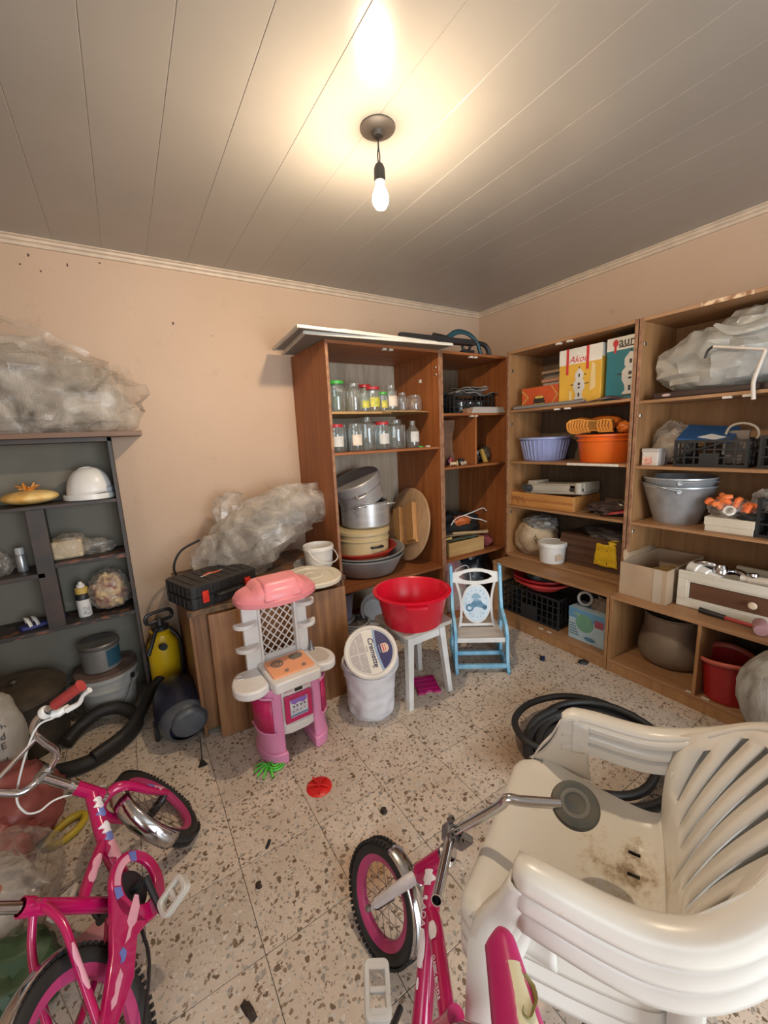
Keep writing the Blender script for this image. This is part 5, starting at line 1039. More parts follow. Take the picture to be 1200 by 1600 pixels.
# tool heap
t = thing('wooden_drawer_box', 'small open wooden box at the front of the low corner shelf', 'box', (-0.67, -0.46, 0.525), rz=0.0)
for q in ((-0.20, 0.19, -0.06, -0.05, 0, 0.115), (-0.20, 0.19, 0.05, 0.06, 0, 0.115), (-0.20, -0.19, -0.05, 0.05, 0, 0.115), (0.18, 0.19, -0.05, 0.05, 0, 0.115)): part('box_side', wood('yellow_pine', (0.46, 0.27, 0.10), (0.58, 0.37, 0.16), 'x'), t, q)
part('box_bottom', worange, t, (-0.19, 0.18, -0.05, 0.05, 0, 0.006))
t = thing('tool_heap', 'black tool bag with drill parts on the low corner shelf', 'tool bag', (-0.60, -0.21, 0.525))
MB().blob((0.0, 0, 0.13), (0.34, 0.17, 0.16), 13, 0.35, 2.2, 44, 26, 0.8, ridge=0.4).build('bag', pm('black_cloth', (0.014, 0.013, 0.013), 0.8, bmp=0.4, bscale=40), t)
MB().blob((0.03, -0.13, 0.235), (0.10, 0.05, 0.045), 4, 0.3, 2.5, 26, 16, 1.2).build('orange_drill', pm('dull_orange_plastic', (0.55, 0.13, 0.03), 0.4), t)
MB().tube([(-0.12, -0.16, 0.22), (-0.06, -0.16, 0.27), (0.06, -0.15, 0.285), (0.16, -0.15, 0.30), (0.26, -0.16, 0.32), (0.30, -0.17, 0.29)], 0.005, 6, k=6).tube([(0.04, -0.15, 0.285), (0.12, -0.17, 0.25), (0.20, -0.18, 0.23), (0.27, -0.2, 0.20)], 0.005, 6, k=6).build('white_cable', white_pl, t)
for lab, a, b, r, mname, c in (('pale wooden hammer handle lying across the tool box', (-0.78, -0.46, 0.700), (-0.40, -0.48, 0.660), 0.013, 'pale_handle', (0.50, 0.34, 0.18)), ('long brown wooden stick lying across the tool box', (-0.82, -0.41, 0.672), (-0.36, -0.44, 0.652), 0.012, 'brown_handle', (0.28, 0.18, 0.10)), ('stubby yellow screwdriver handle in the wooden tool box', (-0.88, -0.44, 0.655), (-0.79, -0.45, 0.658), 0.014, 'yellow_handle', (0.55, 0.40, 0.12)), ('green painted chisel lying in the wooden tool box', (-0.80, -0.475, 0.648), (-0.52, -0.47, 0.640), 0.010, 'green_tool', (0.06, 0.10, 0.08))):
    t = thing('hand_tool', lab, 'tool', a); d = V(b)-V(a)
    MB().tube([(0, 0, 0), d*0.35, d*0.5, d], [r*0.8, r, r*0.9, r*1.1], 10).build('handle', pm(mname, c, 0.5), t)
    MB().tube([d*-0.02, d*-0.22], [r*0.7, r*0.5], 8).build('shank', pm('tool_steel', (0.10, 0.10, 0.10), 0.4, 0.7), t)
t = thing('red_cloth', 'dull red cloth tucked beside the wooden tool box', 'cloth', (-0.405, -0.42, 0.525))
MB().blob((0, 0, 0.05), (0.07, 0.10, 0.055), 23, 0.3, 2.4, 26, 16, 0.9).build('cloth_fold', pm('dull_red_cloth', (0.24, 0.045, 0.05), 0.9, bmp=0.4), t)
# under the narrow cabinet
t = thing('pink_printed_bag', 'pink and clear plastic bag under the corner cabinet behind the rocking chair', 'bag', (-0.80, -0.44, 0.0))
MB().blob((0, 0, 0.21), (0.14, 0.11, 0.27), 31, 0.25, 2, 40, 24, 0.78).build('contents', pm('pink_contents', (0.48, 0.16, 0.20), 0.5, col2=(0.45, 0.38, 0.34), scale=8, lo=0.4, hi=0.55), t)
MB().blob((0, 0, 0.215), (0.152, 0.122, 0.285), 33, 0.28, 2, 44, 26, 0.75, ridge=0.5).build('clear_bag', clear, t)
MB().tube([(-0.09, -0.13, 0.40), (-0.04, -0.15, 0.45), (0.05, -0.15, 0.45), (0.10, -0.13, 0.38), (0.11, -0.13, 0.3)], 0.004, 6, k=5).build('white_string', white_pl, t)
t = thing('black_sack', 'black plastic sack wedged under the corner shelf', 'sack', (-0.50, -0.40, 0.0))
MB().blob((0, 0, 0.23), (0.19, 0.15, 0.27), 35, 0.25, 2, 40, 24, 0.83, ridge=0.5).build('sack_body', pm('black_sack_plastic', (0.015, 0.017, 0.021), 0.35, bmp=0.5, bscale=18), t)
# ================================================================== RIGHT WALL CABINET 1
def ctn(name, label, y0, y1, x, d, z, h, mat, cat='box', rz=0):
    t = thing(name, label, cat, (x+d/2, (y0+y1)/2, z), rz=rz); w = abs(y1-y0)
    MB().bx(-d/2, d/2, -w/2, w/2, 0, h).build('carton', mat, t, smooth=False, bevel=0.003)
    return t, w
zc = 1.6652
orx = pm('red_orange_carton', (0.62, 0.10, 0.03), 0.45, scale=5)
t, w = ctn('carton_box', 'small red-orange carton with a sweet picture on the top shelf', -1.095, -0.785, -0.345, 0.2, zc, 0.155, orx)
yprint = pm('ochre_print', (0.60, 0.36, 0.09), 0.5); dprint = pm('dark_print', (0.05, 0.035, 0.03), 0.5)
MF = Tr(-0.1008, 0, 0) @ Rz(-PI/2) @ Rx(PI/2)   # front face: local x runs to the right, y up
MB().prism([(-w/2, 0.04), (-w/2+0.05, 0.085), (-w/2, 0.13), (-w/2, 0.145), (-w/2+0.065, 0.085), (-w/2, 0.025)], 0, 0.0008, MF).prism([(w/2-0.10, 0.15), (w/2-0.06, 0.15), (w/2-0.01, 0.085), (w/2-0.06, 0.02), (w/2-0.05, 0.02), (w/2, 0.085), (w/2-0.05, 0.15)], 0, 0.0008, MF).build('printed_band', yprint, t, smooth=False)
MB().prism([(-0.045, 0.015), (0.045, 0.015), (0.05, 0.05), (0.03, 0.09), (-0.035, 0.09), (-0.05, 0.05)], 0, 0.001, MF).build('printed_picture', dprint, t, smooth=False)
MB().prism([(-0.05, 0.012), (0.05, 0.012), (0.045, 0.035), (-0.045, 0.035)], 0.001, 0.0016, MF).prism([(-0.035, 0.072), (0.035, 0.072), (0.03, 0.088), (-0.032, 0.088)], 0.001, 0.0016, MF).build('printed_highlight', pm('yellow_print', (0.75, 0.52, 0.10), 0.5), t, smooth=False)
yel = pm('golden_yellow_carton', (0.80, 0.46, 0.06), 0.45, scale=5)
t, w = ctn('samovar_box', 'yellow and white carton printed with a samovar on the top shelf', -1.405, -1.105, -0.352, 0.22, zc, 0.365, yel)
MF = Tr(-0.1108, 0, 0) @ Rz(-PI/2) @ Rx(PI/2)
wprint = pm('cream_print', (0.78, 0.74, 0.66), 0.5); rprint = pm('red_print', (0.60, 0.035, 0.04), 0.5)
MB().bx(-w/2, w/2, 0.265, 0.3655, 0, 0.0008, MF).build('printed_header', wprint, t, smooth=False)
MB().bx(-0.1109, 0.111, -w/2-0.0008, -w/2, 0.285, 0.365).build('printed_side', wprint, t, smooth=False)
for x, y0_ in ((-0.088, 0.20), (0.055, 0.22)): MB().bx(x-0.009, x+0.009, y0_, 0.366, 0.0008, 0.0016, MF).build('red_ribbon', rprint, t, smooth=False)
text('lettering', 'Akou', 0.062, rprint, t, MF @ Tr(-0.01, 0.292, 0.0014), shear=0.35)
def samovar(t, MF, cx, s, mats):
    a, b = mats
    body = [(-0.034, 0.0), (0.034, 0.0), (0.034, 0.012), (0.022, 0.022), (0.026, 0.05), (0.04, 0.075), (0.040, 0.115), (0.028, 0.13), (0.022, 0.136), (0.030, 0.145), (0.030, 0.175), (0.018, 0.19), (0.006, 0.205), (-0.006, 0.205), (-0.018, 0.19), (-0.030, 0.175), (-0.030, 0.145), (-0.022, 0.136), (-0.028, 0.13), (-0.040, 0.115), (-0.040, 0.075), (-0.026, 0.05), (-0.022, 0.022), (-0.034, 0.012)]
    MB().prism([(cx+x*s, 0.03+y*s) for x, y in body], 0.0008, 0.0018, MF).build('printed_samovar', a, t, smooth=False)
    m = MB()
    for (x0, x1, y0, y1) in ((-0.006, 0.006, 0.02, 0.045), (-0.008, 0.008, 0.075, 0.085), (-0.008, 0.008, 0.095, 0.112), (-0.006, 0.006, 0.15, 0.17), (-0.034, 0.034, -0.004, 0.003), (-0.062, -0.04, 0.10, 0.106), (0.04, 0.07, 0.10, 0.106), (0.035, 0.05, 0.16, 0.166), (-0.003, 0.003, 0.205, 0.218)):
        MB().bx(cx+x0*s, cx+x1*s, 0.03+y0*s, 0.03+y1*s, 0.0018, 0.0024, MF).build('printed_detail', b, t, smooth=False)
samovar(t, MF, 0.0, 0.98, (pm('print_white_grey', (0.66, 0.64, 0.60), 0.5), dprint))
for q_ in ([(0.075, 0.08), (0.115, 0.10), (0.11, 0.24), (0.085, 0.26)], [(-0.07, 0.01), (-0.05, 0.01), (-0.05, 0.09), (-0.07, 0.09)]): MB().prism(q_, 0.0008, 0.0014, MF).build('printed_glow', pm('pale_yellow_print', (0.82, 0.62, 0.30), 0.5), t, smooth=False)
tealm = pm('teal_carton', (0.025, 0.20, 0.25), 0.45, scale=5)
t, w = ctn('samovar_box', 'teal carton printed with a samovar beside the yellow carton', -1.632, -1.425, -0.335, 0.22, zc, 0.375, tealm)
MF = Tr(-0.1108, 0, 0) @ Rz(-PI/2) @ Rx(PI/2)
MB().bx(-w/2, w/2, 0.30, 0.3755, 0, 0.0008, MF).build('printed_header', wprint, t, smooth=False)
text('lettering', 'auro', 0.070, dprint, t, MF @ Tr(0.034, 0.343, 0.0013), bold=0.001)
MB().bx(-0.03, 0.10, 0.312, 0.320, 0.0008, 0.0014, MF).build('printed_line', dprint, t, smooth=False)
MB().prism(circle(0.017, 14, -0.050, 0.342, 1.3), 0.0008, 0.0014, MF).bx(-0.058, -0.044, 0.285, 0.325, 0.0008, 0.0014, MF).build('printed_rose', rprint, t, smooth=False)
samovar(t, MF, 0.045, 1.22, (pm('print_white_grey', (0.66, 0.64, 0.60), 0.5), dprint))
bkcol = [(0.45, 0.40, 0.34), (0.20, 0.16, 0.13), (0.62, 0.58, 0.52), (0.14, 0.12, 0.12), (0.50, 0.44, 0.38), (0.60, 0.32, 0.22), (0.30, 0.24, 0.18), (0.10, 0.09, 0.09), (0.42, 0.30, 0.20)]
zz = zc
for k in range(9):
    th = (0.022, 0.018, 0.020, 0.024, 0.026, 0.030, 0.04, 0.05, 0.05)[8-k]
    ordw = ('bottom', 'second', 'third', 'fourth', 'fifth', 'sixth', 'seventh', 'eighth', 'topmost')[k]
    t = thing('book', f'{ordw} book in the leaning pile behind the red carton' if k not in (0, 8) else f'{ordw} book of the pile behind the red carton', 'book', (-0.095+0.008*math.sin(k*2.1), -0.95+0.012*math.sin(k*1.7), zz), rz=0.12*math.sin(k*3.1), group='books piled behind the red carton')
    dd = 0.17
    MB().bx(-dd/2+0.003, dd/2-0.003, -0.095, 0.097, 0.003, th-0.003).build('pages', pm('book_pages', (0.58, 0.52, 0.42), 0.8), t, smooth=False)
    c_ = pm('book_cover_%d' % k, bkcol[k], 0.5)
    MB().bx(-dd/2, dd/2, -0.10, 0.10, 0, 0.003).bx(-dd/2, dd/2, -0.10, 0.10, th-0.003, th).bx(-dd/2, -dd/2+0.003, -0.10, 0.10, 0, th).build('cover', c_, t, smooth=False)
    zz += th
t = thing('rolled_fabric', 'grey rolled blind along the front of the top shelf', 'roll', (-0.385, -1.02, zc))
MB().tube([(0, 0.27, 0.014), (0, -0.23, 0.014), (0.005, -0.30, 0.014)], [0.014, 0.014, 0.012], 12).build('roll_body', pm('grey_roll_fabric', (0.24, 0.22, 0.21), 0.7), t)
t = thing('folded_magazine', 'curled dark magazine in front of the teal carton', 'magazine', (-0.375, -1.47, zc), rz=0.1)
MB().grid(14, 5, lambda i, j: V((-0.02+0.05*j/4, 0.16-0.30*i/13, 0.004+0.028*math.sin(PI*i/13)**2*(0.4+0.6*j/4)))).build('cover', pm('maroon_print', (0.10, 0.03, 0.035), 0.35, col2=(0.35, 0.30, 0.28), scale=9, lo=0.3, hi=0.5), t, solid=0.006)
# shelf 2: basins
def basin(label, x, y, z, rb, rt, h, mat, ribs=0, handles=True, name='plastic_basin'):
    t = thing(name, label, 'basin', (x, y, z))
    MB().lathe([(0, 0.0), (rb*0.97, 0.0), (rb, 0.005), (rt*0.96, h-0.018), (rt*0.97, h-0.014), (rt*1.04, h-0.012), (rt*1.04, h), (rt*0.95, h), (rb*0.96, 0.01), (0, 0.006)], 60).build('bowl', mat, t)
    if ribs:
        m = MB()
        for k in range(ribs):
            a = 2*PI*k/ribs; c, s_ = math.cos(a), math.sin(a)
            m.tube([(rb*c, rb*s_, 0.008), (rt*0.965*c, rt*0.965*s_, h-0.02)], 0.005, 5)
        m.build('rib', mat, t)
    return t
basin('periwinkle blue ribbed plastic basin on the second shelf', -0.205, -0.895, 1.2752, 0.145, 0.185, 0.175, pm('periwinkle_plastic', (0.33, 0.38, 0.66), 0.4, scale=4), 34)
t = basin('orange plastic basin with a boot lying on it', -0.205, -1.385, 1.2752, 0.165, 0.192, 0.185, pm('orange_basin_plastic', (0.90, 0.13, 0.012), 0.35, col2=(0.78, 0.16, 0.02), scale=5), 0)
MB().torus(0.187, 0.005, Tr(0, 0, 0.145), 56, 6).build('rim_band', pm('orange_basin_plastic', (0.90, 0.13, 0.012), 0.35), t)
bo = thing('rubber_boot', 'orange-soled boot lying on its side across the orange basin', 'boot', (-0.30, -1.305, 1.4605), rz=0)
FB = Tr(0, 0, 0.055) @ Rz(-PI/2-0.03) @ Rx(PI/2+0.25)    # x to the right along the shelf, y up, z toward the room
solp = [(-0.165, 0.0), (-0.16, 0.032), (-0.13, 0.052), (-0.06, 0.056), (0.0, 0.044), (0.06, 0.038), (0.11, 0.046), (0.150, 0.045), (0.165, 0.02), (0.165, -0.02), (0.148, -0.042), (0.10, -0.042), (0.04, -0.030), (-0.02, -0.036), (-0.08, -0.052), (-0.135, -0.046), (-0.16, -0.028)]
osole = pm('orange_boot_sole', (0.95, 0.42, 0.09), 0.5, scale=7); oshade = pm('shaded_sole_channel', (0.40, 0.18, 0.04), 0.6)  # sole base is darkened: shade between the tread lugs put into its colour
MB().prism(solp, -0.022, 0.0, FB).build('sole', oshade, bo, smooth=False, bevel=0.003)
m = MB()
for x in [-0.145+0.021*k for k in range(7)] + [0.058+0.021*k for k in range(5)]:
    for s in (-1, 1):
        w_ = 0.042 if -0.15 < x < 0.0 or x > 0.05 else 0.03
        m.add([(x, 0.001*s, 0.0), (x+0.012, 0.001*s, 0), (x+0.026, s*w_, 0), (x+0.012, s*w_, 0), (x, 0.001*s, 0.009), (x+0.012, 0.001*s, 0.009), (x+0.026, s*w_, 0.009), (x+0.012, s*w_, 0.009)], [(4, 5, 6, 7), (0, 1, 5, 4), (1, 2, 6, 5), (2, 3, 7, 6), (3, 0, 4, 7)] if s > 0 else [(7, 6, 5, 4), (4, 5, 1, 0), (5, 6, 2, 1), (6, 7, 3, 2), (7, 4, 0, 3)], FB)
m.ringprism(solp, [(x*0.93, y*0.82) for x, y in solp], 0.0, 0.008, FB); m.build('sole_tread', osole, bo, smooth=False)
MB().blob((-0.09, 0, -0.065), (0.075, 0.048, 0.05), 3, 0.12, 2, 28, 18, 1.2, FB).blob((0.05, 0.0, -0.09), (0.12, 0.045, 0.075), 4, 0.12, 2, 28, 18, 1.2, FB).build('upper', pm('orange_boot_rubber', (0.75, 0.20, 0.03), 0.4), bo)
t = thing('orange_ball', 'crumpled orange glove end at the right rim of the orange basin', 'glove', (-0.25, -1.515, 1.462))
MB().blob((0, 0, 0.035), (0.035, 0.045, 0.04), 5, 0.3, 2.5, 22, 14, 0.85).build('glove_body', pm('orange_boot_rubber', (0.75, 0.20, 0.03), 0.4), t)
# shelf 3: wooden tray with printer carcass
t = thing('wooden_tray', 'orange pine wooden tray on the third shelf by the corner', 'tray', (-0.205, -0.975, 0.9252))
for nm, q in (('tray_front', (-0.17, -0.155, -0.285, 0.255, 0, 0.105)), ('tray_back', (0.155, 0.17, -0.285, 0.255, 0, 0.105)), ('tray_side', (-0.155, 0.155, -0.285, -0.27, 0, 0.105)), ('tray_side', (-0.155, 0.155, 0.24, 0.255, 0, 0.105))): part(nm, wood('orange_tray_pine', (0.46, 0.19, 0.05), (0.62, 0.30, 0.09), 'y', 5), t, q)
part('tray_bottom', w_ply, t, (-0.155, 0.155, -0.27, 0.24, 0, 0.008)); part('groove_strip', wood('orange_tray_dark', (0.34, 0.13, 0.035), (0.48, 0.20, 0.06), 'y', 5), t, (-0.1735, -0.169, -0.285, 0.255, 0.045, 0.062))
m = MB()
for k in range(7): m.tube([(-0.1725, 0.12+0.02*k, 0.02+0.01*(k % 3)), (-0.1725, 0.13+0.018*k, 0.05), (-0.1725, 0.145+0.016*k, 0.075-0.008*(k % 2))], 0.0018, 5, k=4)
m.build('burnt_drawing', pm('burn_brown', (0.12, 0.035, 0.015), 0.7), t)
t = thing('printer_carriage', 'beige dismantled printer mechanism resting on the wooden tray', 'device', (-0.215, -1.04, 1.0305), rot=(-0.055, 0, 0))
beigep = pm('beige_plastic', (0.52, 0.47, 0.40), 0.45, scale=6); 
MB().bx(-0.10, 0.10, -0.255, 0.235, 0.0, 0.02).bx(-0.10, -0.085, -0.15, 0.20, 0.02, 0.065).bx(-0.08, 0.10, -0.25, 0.23, 0.06, 0.075).bx(-0.06, 0.10, 0.16, 0.235, 0.02, 0.095).bx(-0.085, 0.1, -0.26, -0.19, 0.02, 0.085).build('housing', beigep, t, smooth=False, bevel=0.004)
MB().tube([(-0.09, 0.21, 0.04), (-0.09, -0.25, 0.035)], 0.010, 10).build('roller', pm('dark_roller', (0.05, 0.05, 0.05), 0.5), t)
for y in (0.185, -0.22): MB().lathe([(0, 0), (0.026, 0), (0.028, 0.01), (0.026, 0.075), (0, 0.075)], 22, frame((-0.095, y, 0.008), None, (0, 0, 1)) if y < 0 else frame((-0.10, y, 0.04), None, (-1, 0, 0.2))).build('knob', beigep if y < 0 else pm('dark_roller', (0.05, 0.05, 0.05), 0.5), t)
t = thing('rag_pile', 'dark rags with a red strip on the third shelf', 'rags', (-0.255, -1.45, 0.9252))
MB().blob((0, 0, 0.035), (0.11, 0.15, 0.045), 21, 0.45, 2.8, 34, 18, 0.78).build('rags', pm('brown_rags', (0.07, 0.042, 0.032), 0.9, bmp=0.5), t)
MB().tube([(-0.10, -0.02, 0.012), (-0.09, -0.08, 0.03), (-0.06, -0.14, 0.04)], 0.014, 8, k=5, flat=0.3).build('red_strip', pm('dull_red_strip', (0.42, 0.03, 0.035), 0.5), t)
MB().torus(0.035, 0.006, Tr(0.0, -0.09, 0.075) @ Rx(0.4), 22, 8).build('metal_ring', pm('hinge_metal', (0.5, 0.45, 0.38), 0.35, 0.9), t)
# shelf 4: sack, tub, crate with yellow cloth
t = thing('grain_sack', 'woven beige sack tied with a grey bag by the cabinet corner', 'sack', (-0.225, -0.865, 0.5205))
woven = pm('woven_sack', (0.55, 0.42, 0.28), 0.8, col2=(0.42, 0.30, 0.19), scale=40, stretch=(1, 1, 5), bmp=0.5, bscale=90)
MB().blob((0, 0.01, 0.13), (0.165, 0.155, 0.155), 41, 0.12, 1.8, 44, 26, 0.82, sharp=0.85).blob((0.0, 0.10, 0.055), (0.12, 0.07, 0.06), 43, 0.12, 2, 26, 16, 0.9).build('sack_body', woven, t)
MB().blob((-0.01, -0.035, 0.265), (0.12, 0.13, 0.055), 44, 0.4, 3, 34, 18, 1.2, ridge=0.6).build('grey_bag_top', film('grey_bag_film', (0.36, 0.35, 0.33), 0.85, 0.35), t)
MB().prism([(-0.055, -0.03), (0.0, 0.035), (0.055, -0.03), (0.045, -0.03), (0, 0.022), (-0.045, -0.03)], 0, 0.002, Tr(-0.158, -0.10, 0.16) @ Rz(-PI/2-0.5) @ Rx(PI/2)).prism(circle(0.012, 12, 0, -0.012), 0, 0.002, Tr(-0.158, -0.10, 0.16) @ Rz(-PI/2-0.5) @ Rx(PI/2)).build('printed_mark', pm('olive_print', (0.22, 0.17, 0.07), 0.6), t, smooth=False)
t = thing('white_tub', 'small white tub with a stained label in front of the sack', 'tub', (-0.345, -1.085, 0.5205), rz=0.3)
MB().lathe([(0, 0.0), (0.083, 0.0), (0.087, 0.004), (0.096, 0.125), (0.104, 0.128), (0.104, 0.148), (0.098, 0.154), (0.093, 0.150), (0.085, 0.01), (0, 0.008)], 44).build('body', white_pl, t)
MB().lathe([(0.100, 0.148), (0.100, 0.156), (0.094, 0.158), (0.090, 0.154), (0, 0.154)], 44).build('lid', white_pl, t)
MB().prism([(-0.03, 0.0), (0.03, 0.004), (0.02, 0.03), (0.028, 0.045), (-0.01, 0.052), (-0.034, 0.04)], 0, 0.0015, Tr(-0.0925*math.cos(0.9), -0.0925*math.sin(0.9), 0.03) @ Rz(0.9-PI/2) @ Rx(PI/2)).build('torn_label', pm('torn_beige_label', (0.58, 0.46, 0.34), 0.7, scale=30), t, smooth=False)
t = thing('brown_crate', 'brown wooden crate under the yellow cloth on the cabinet bottom', 'crate', (-0.15, -1.36, 0.5205))
brc = wood('dark_brown_crate', (0.075, 0.035, 0.02), (0.13, 0.062, 0.035), 'y', 5)
part('crate_body', brc, t, (-0.13, 0.13, -0.235, 0.25, 0, 0.22))
for z in (0.05, 0.11, 0.165): part('crate_slat', brc, t, (-0.138, -0.129, -0.235, 0.25, z-0.02, z+0.02))
MB().blob((0.0, -0.05, 0.245), (0.12, 0.18, 0.05), 45, 0.3, 2.4, 30, 16, 0.8).build('dark_contents', darkstuff, t)
t = thing('yellow_cloth', 'yellow cloth hanging over the front of the brown crate', 'cloth', (-0.292, -1.46, 0.555))
m = MB(); m.grid(12, 12, lambda i, j: V((0.004*math.sin(i*1.3)+0.003*math.sin(j), 0.062+0.010*j/11-(0.118+0.03*j/11)*i/11 if False else (0.065-0.13*i/11)*(1+0.25*(1-j/11)), 0.005+0.155*j/11+0.004*math.sin(i*0.9)*(1 if j == 0 else 0.4)))); m.build('cloth_sheet', pm('yellow_cloth', (0.78, 0.53, 0.012), 0.7, col2=(0.70, 0.44, 0.01), scale=14, bmp=0.3), t, solid=0.004)
MB().tube([(0.003, -0.02, 0.165), (0.02, -0.05, 0.18), (0.05, -0.07, 0.185)], [0.03, 0.02, 0.012], 8, k=4, flat=0.25).build('cloth_tail', pm('yellow_cloth', (0.78, 0.53, 0.012), 0.7), t)
# base cabinet 1
crate('plastic_crate', 'black plastic crate holding red bowls in the base cabinet', (-0.345, -1.025, 0.082), PI/2, 0.50, 0.36, 0.23, blackcrate, 4)
redw = pm('worn_red_plastic', (0.40, 0.022, 0.022), 0.35, col2=(0.52, 0.06, 0.05), scale=9)
basin('lower glossy red basin resting on the black crate', -0.375, -1.04, 0.315, 0.13, 0.215, 0.075, redw, name='red_bowl')
basin('upper red basin nested in the lower red one', -0.375, -1.025, 0.333, 0.13, 0.208, 0.085, pm('deep_red_plastic', (0.34, 0.012, 0.018), 0.35), name='red_bowl')
t = thing('grey_bag_lump', 'grey bag lying in the red basins', 'bag', (-0.34, -1.03, 0.345)); MB().blob((0, 0, 0.05), (0.12, 0.14, 0.06), 47, 0.3, 2.4, 30, 16, 0.6).build('lump', pm('grey_green_bag', (0.15, 0.17, 0.16), 0.5), t)
t, w = ctn('detergent_box', 'blue and white detergent carton in the base cabinet', -1.612, -1.362, -0.535, 0.16, 0.0822, 0.225, pm('pale_blue_carton', (0.42, 0.55, 0.62), 0.45, scale=6))
MF = Tr(-0.0808, 0, 0) @ Rz(-PI/2) @ Rx(PI/2)
MB().bx(-w/2, w/2, 0.155, 0.224, 0, 0.0007, MF).build('printed_sky', pm('mid_blue_print2', (0.13, 0.32, 0.50), 0.5), t, smooth=False)
MB().prism(circle(0.062, 24, -0.01, 0.135), 0.0007, 0.0013, MF).build('printed_disc', pm('green_print', (0.15, 0.33, 0.22), 0.5, scale=20), t, smooth=False)
MB().bx(0.06, 0.118, 0.135, 0.185, 0.0007, 0.0014, MF).build('printed_badge', pm('maroon_badge', (0.36, 0.08, 0.12), 0.5), t, smooth=False)
MB().prism(circle(0.04, 20, 0.03, 0.035, 0.35), 0.0007, 0.0013, MF).build('printed_brush', pm('blue_oval', (0.10, 0.22, 0.36), 0.5), t, smooth=False)
m = MB()
for k in range(5): m.bx(-0.115, -0.045-0.008*k, 0.035+0.018*k, 0.041+0.018*k, 0.0007, 0.0013, MF)
m.build('printed_lines', pm('ink_grey', (0.08, 0.12, 0.15), 0.5), t, smooth=False)
text('lettering', 'any', 0.035, pm('yellow_green_ink', (0.50, 0.60, 0.14), 0.5), t, MF @ Tr(-0.065, 0.188, 0.0010))
t = thing('tape_roll', 'white tape roll standing in the detergent carton', 'tape', (-0.46, -1.43, 0.3075))
MB().torus(0.042, 0.010, frame((0, 0, 0.054), None, (-0.9, -0.3, 0.2)), 32, 8, 1.6).build('roll', pm('white_tape', (0.70, 0.68, 0.62), 0.4), t)
t = thing('paper_bits', 'brown paper offcuts sticking out of the detergent carton', 'paper', (-0.45, -1.53, 0.3075))
m = MB(); flap(m, [(-0.03, 0.05, -0.02), (-0.03, -0.05, -0.02), (0.0, -0.04, 0.09), (0.0, 0.05, 0.07)], 6, 6, 8, 0.01); flap(m, [(0.0, 0.0, -0.02), (0.02, -0.07, -0.02), (0.02, -0.06, 0.07), (0.0, 0.02, 0.10)], 6, 6, 9, 0.01); m.build('paper_sheet', pm('kraft_paper', (0.34, 0.25, 0.17), 0.7), t, solid=0.002)
# ================================================================== RIGHT WALL CABINET 2
zd = 1.6452
t = thing('stuffed_carrier_bag', 'big greyish plastic bag stuffed full on the top right shelf', 'bag', (-0.215, -2.02, zd+0.035))
gb = film('grey_carrier_film', (0.80, 0.79, 0.74), 0.95, 0.30, crinkle=1.0, cscale=5)
m = MB(); m.blob((0, 0.02, 0.15), (0.165, 0.29, 0.165), 51, 0.30, 2.0, 34, 20, 0.88, ridge=0.5, sharp=0.9); m.blob((-0.03, -0.12, 0.28), (0.12, 0.20, 0.115), 53, 0.32, 2.2, 28, 16, 1.5, Rx(0.12), ridge=0.5)
m.build('bag_film', gb, t, ang=24)
MB().tube([(-0.15, 0.03, 0.31), (-0.165, -0.06, 0.26), (-0.16, -0.18, 0.27), (-0.12, -0.3, 0.31)], [0.01, 0.03, 0.035, 0.02], 8, k=6, flat=0.5).build('bag_handle', gb, t)
t = thing('dark_tray', 'dark brown flat case lying under the stuffed bag', 'tray', (-0.235, -2.0, zd))
MB().bx(-0.15, 0.15, -0.30, 0.27, 0, 0.034).build('tray_body', pm('dark_lacquer', (0.030, 0.012, 0.010), 0.35), t, smooth=False, bevel=0.006)
MB().prism(circle(0.022, 16, 0.20, 0.019, 0.35), 0, 0.001, Tr(-0.1502, 0, 0) @ Rz(-PI/2) @ Rx(PI/2) @ Tr(-0.40, 0, 0)).build('oval_badge', pm('badge_pale', (0.6, 0.45, 0.40), 0.4), t, smooth=False)
t = thing('bent_white_pipe', 'thin white bent pipe hanging in front of the stuffed bag', 'pipe', (-0.432, -2.18, 1.60))
MB().tube([(0.004, 0.165, 0.275), (0.0, -0.035, 0.222), (0.0, -0.042, 0.212)], 0.008, 10).tube([(0.0, -0.038, 0.220), (0.0, -0.022, 0.15), (0.0, -0.008, 0.08), (0.0, -0.015, 0.0)], 0.009, 10, k=5).build('pipe', pm('ivory_plastic', (0.70, 0.62, 0.54), 0.4), t)
MB().tube([(0.006, 0.165, 0.277), (0.012, 0.19, 0.26), (0.012, 0.20, 0.225)], 0.006, 6, k=4).build('hook_tip', blk, t)
# shelf 2
t, w = ctn('sweet_tub', 'small white box with a red picture label on the right cabinet shelf', -1.775, -1.688, -0.37, 0.09, 1.2682, 0.098, pm('tub_white', (0.72, 0.66, 0.60), 0.4))
MB().bx(-w/2+0.004, w/2-0.03, 0.006, 0.05, 0, 0.0008, Tr(-0.0455, 0, 0) @ Rz(-PI/2) @ Rx(PI/2)).build('picture_label', pm('red_picture', (0.60, 0.10, 0.06), 0.45, col2=(0.75, 0.62, 0.5), scale=40), t, smooth=False)
MB().bx(-0.047, 0.047, -w/2-0.003, w/2+0.003, 0.078, 0.100).build('tub_lid', pm('tub_grey_lid', (0.50, 0.46, 0.42), 0.35), t, smooth=False, bevel=0.003)
t = thing('clear_bag', 'clear plastic bag of packets behind the small white box', 'bag', (-0.20, -1.775, 1.2682))
MB().blob((0, 0, 0.10), (0.075, 0.085, 0.095), 61, 0.25, 2.2, 30, 18, 0.85).build('packets', pm('beige_packets', (0.36, 0.29, 0.22), 0.6, scale=20), t)
MB().blob((0, 0, 0.118), (0.09, 0.10, 0.125), 63, 0.3, 2.2, 36, 22, 0.85, ridge=0.6).build('bag_film', clear, t)
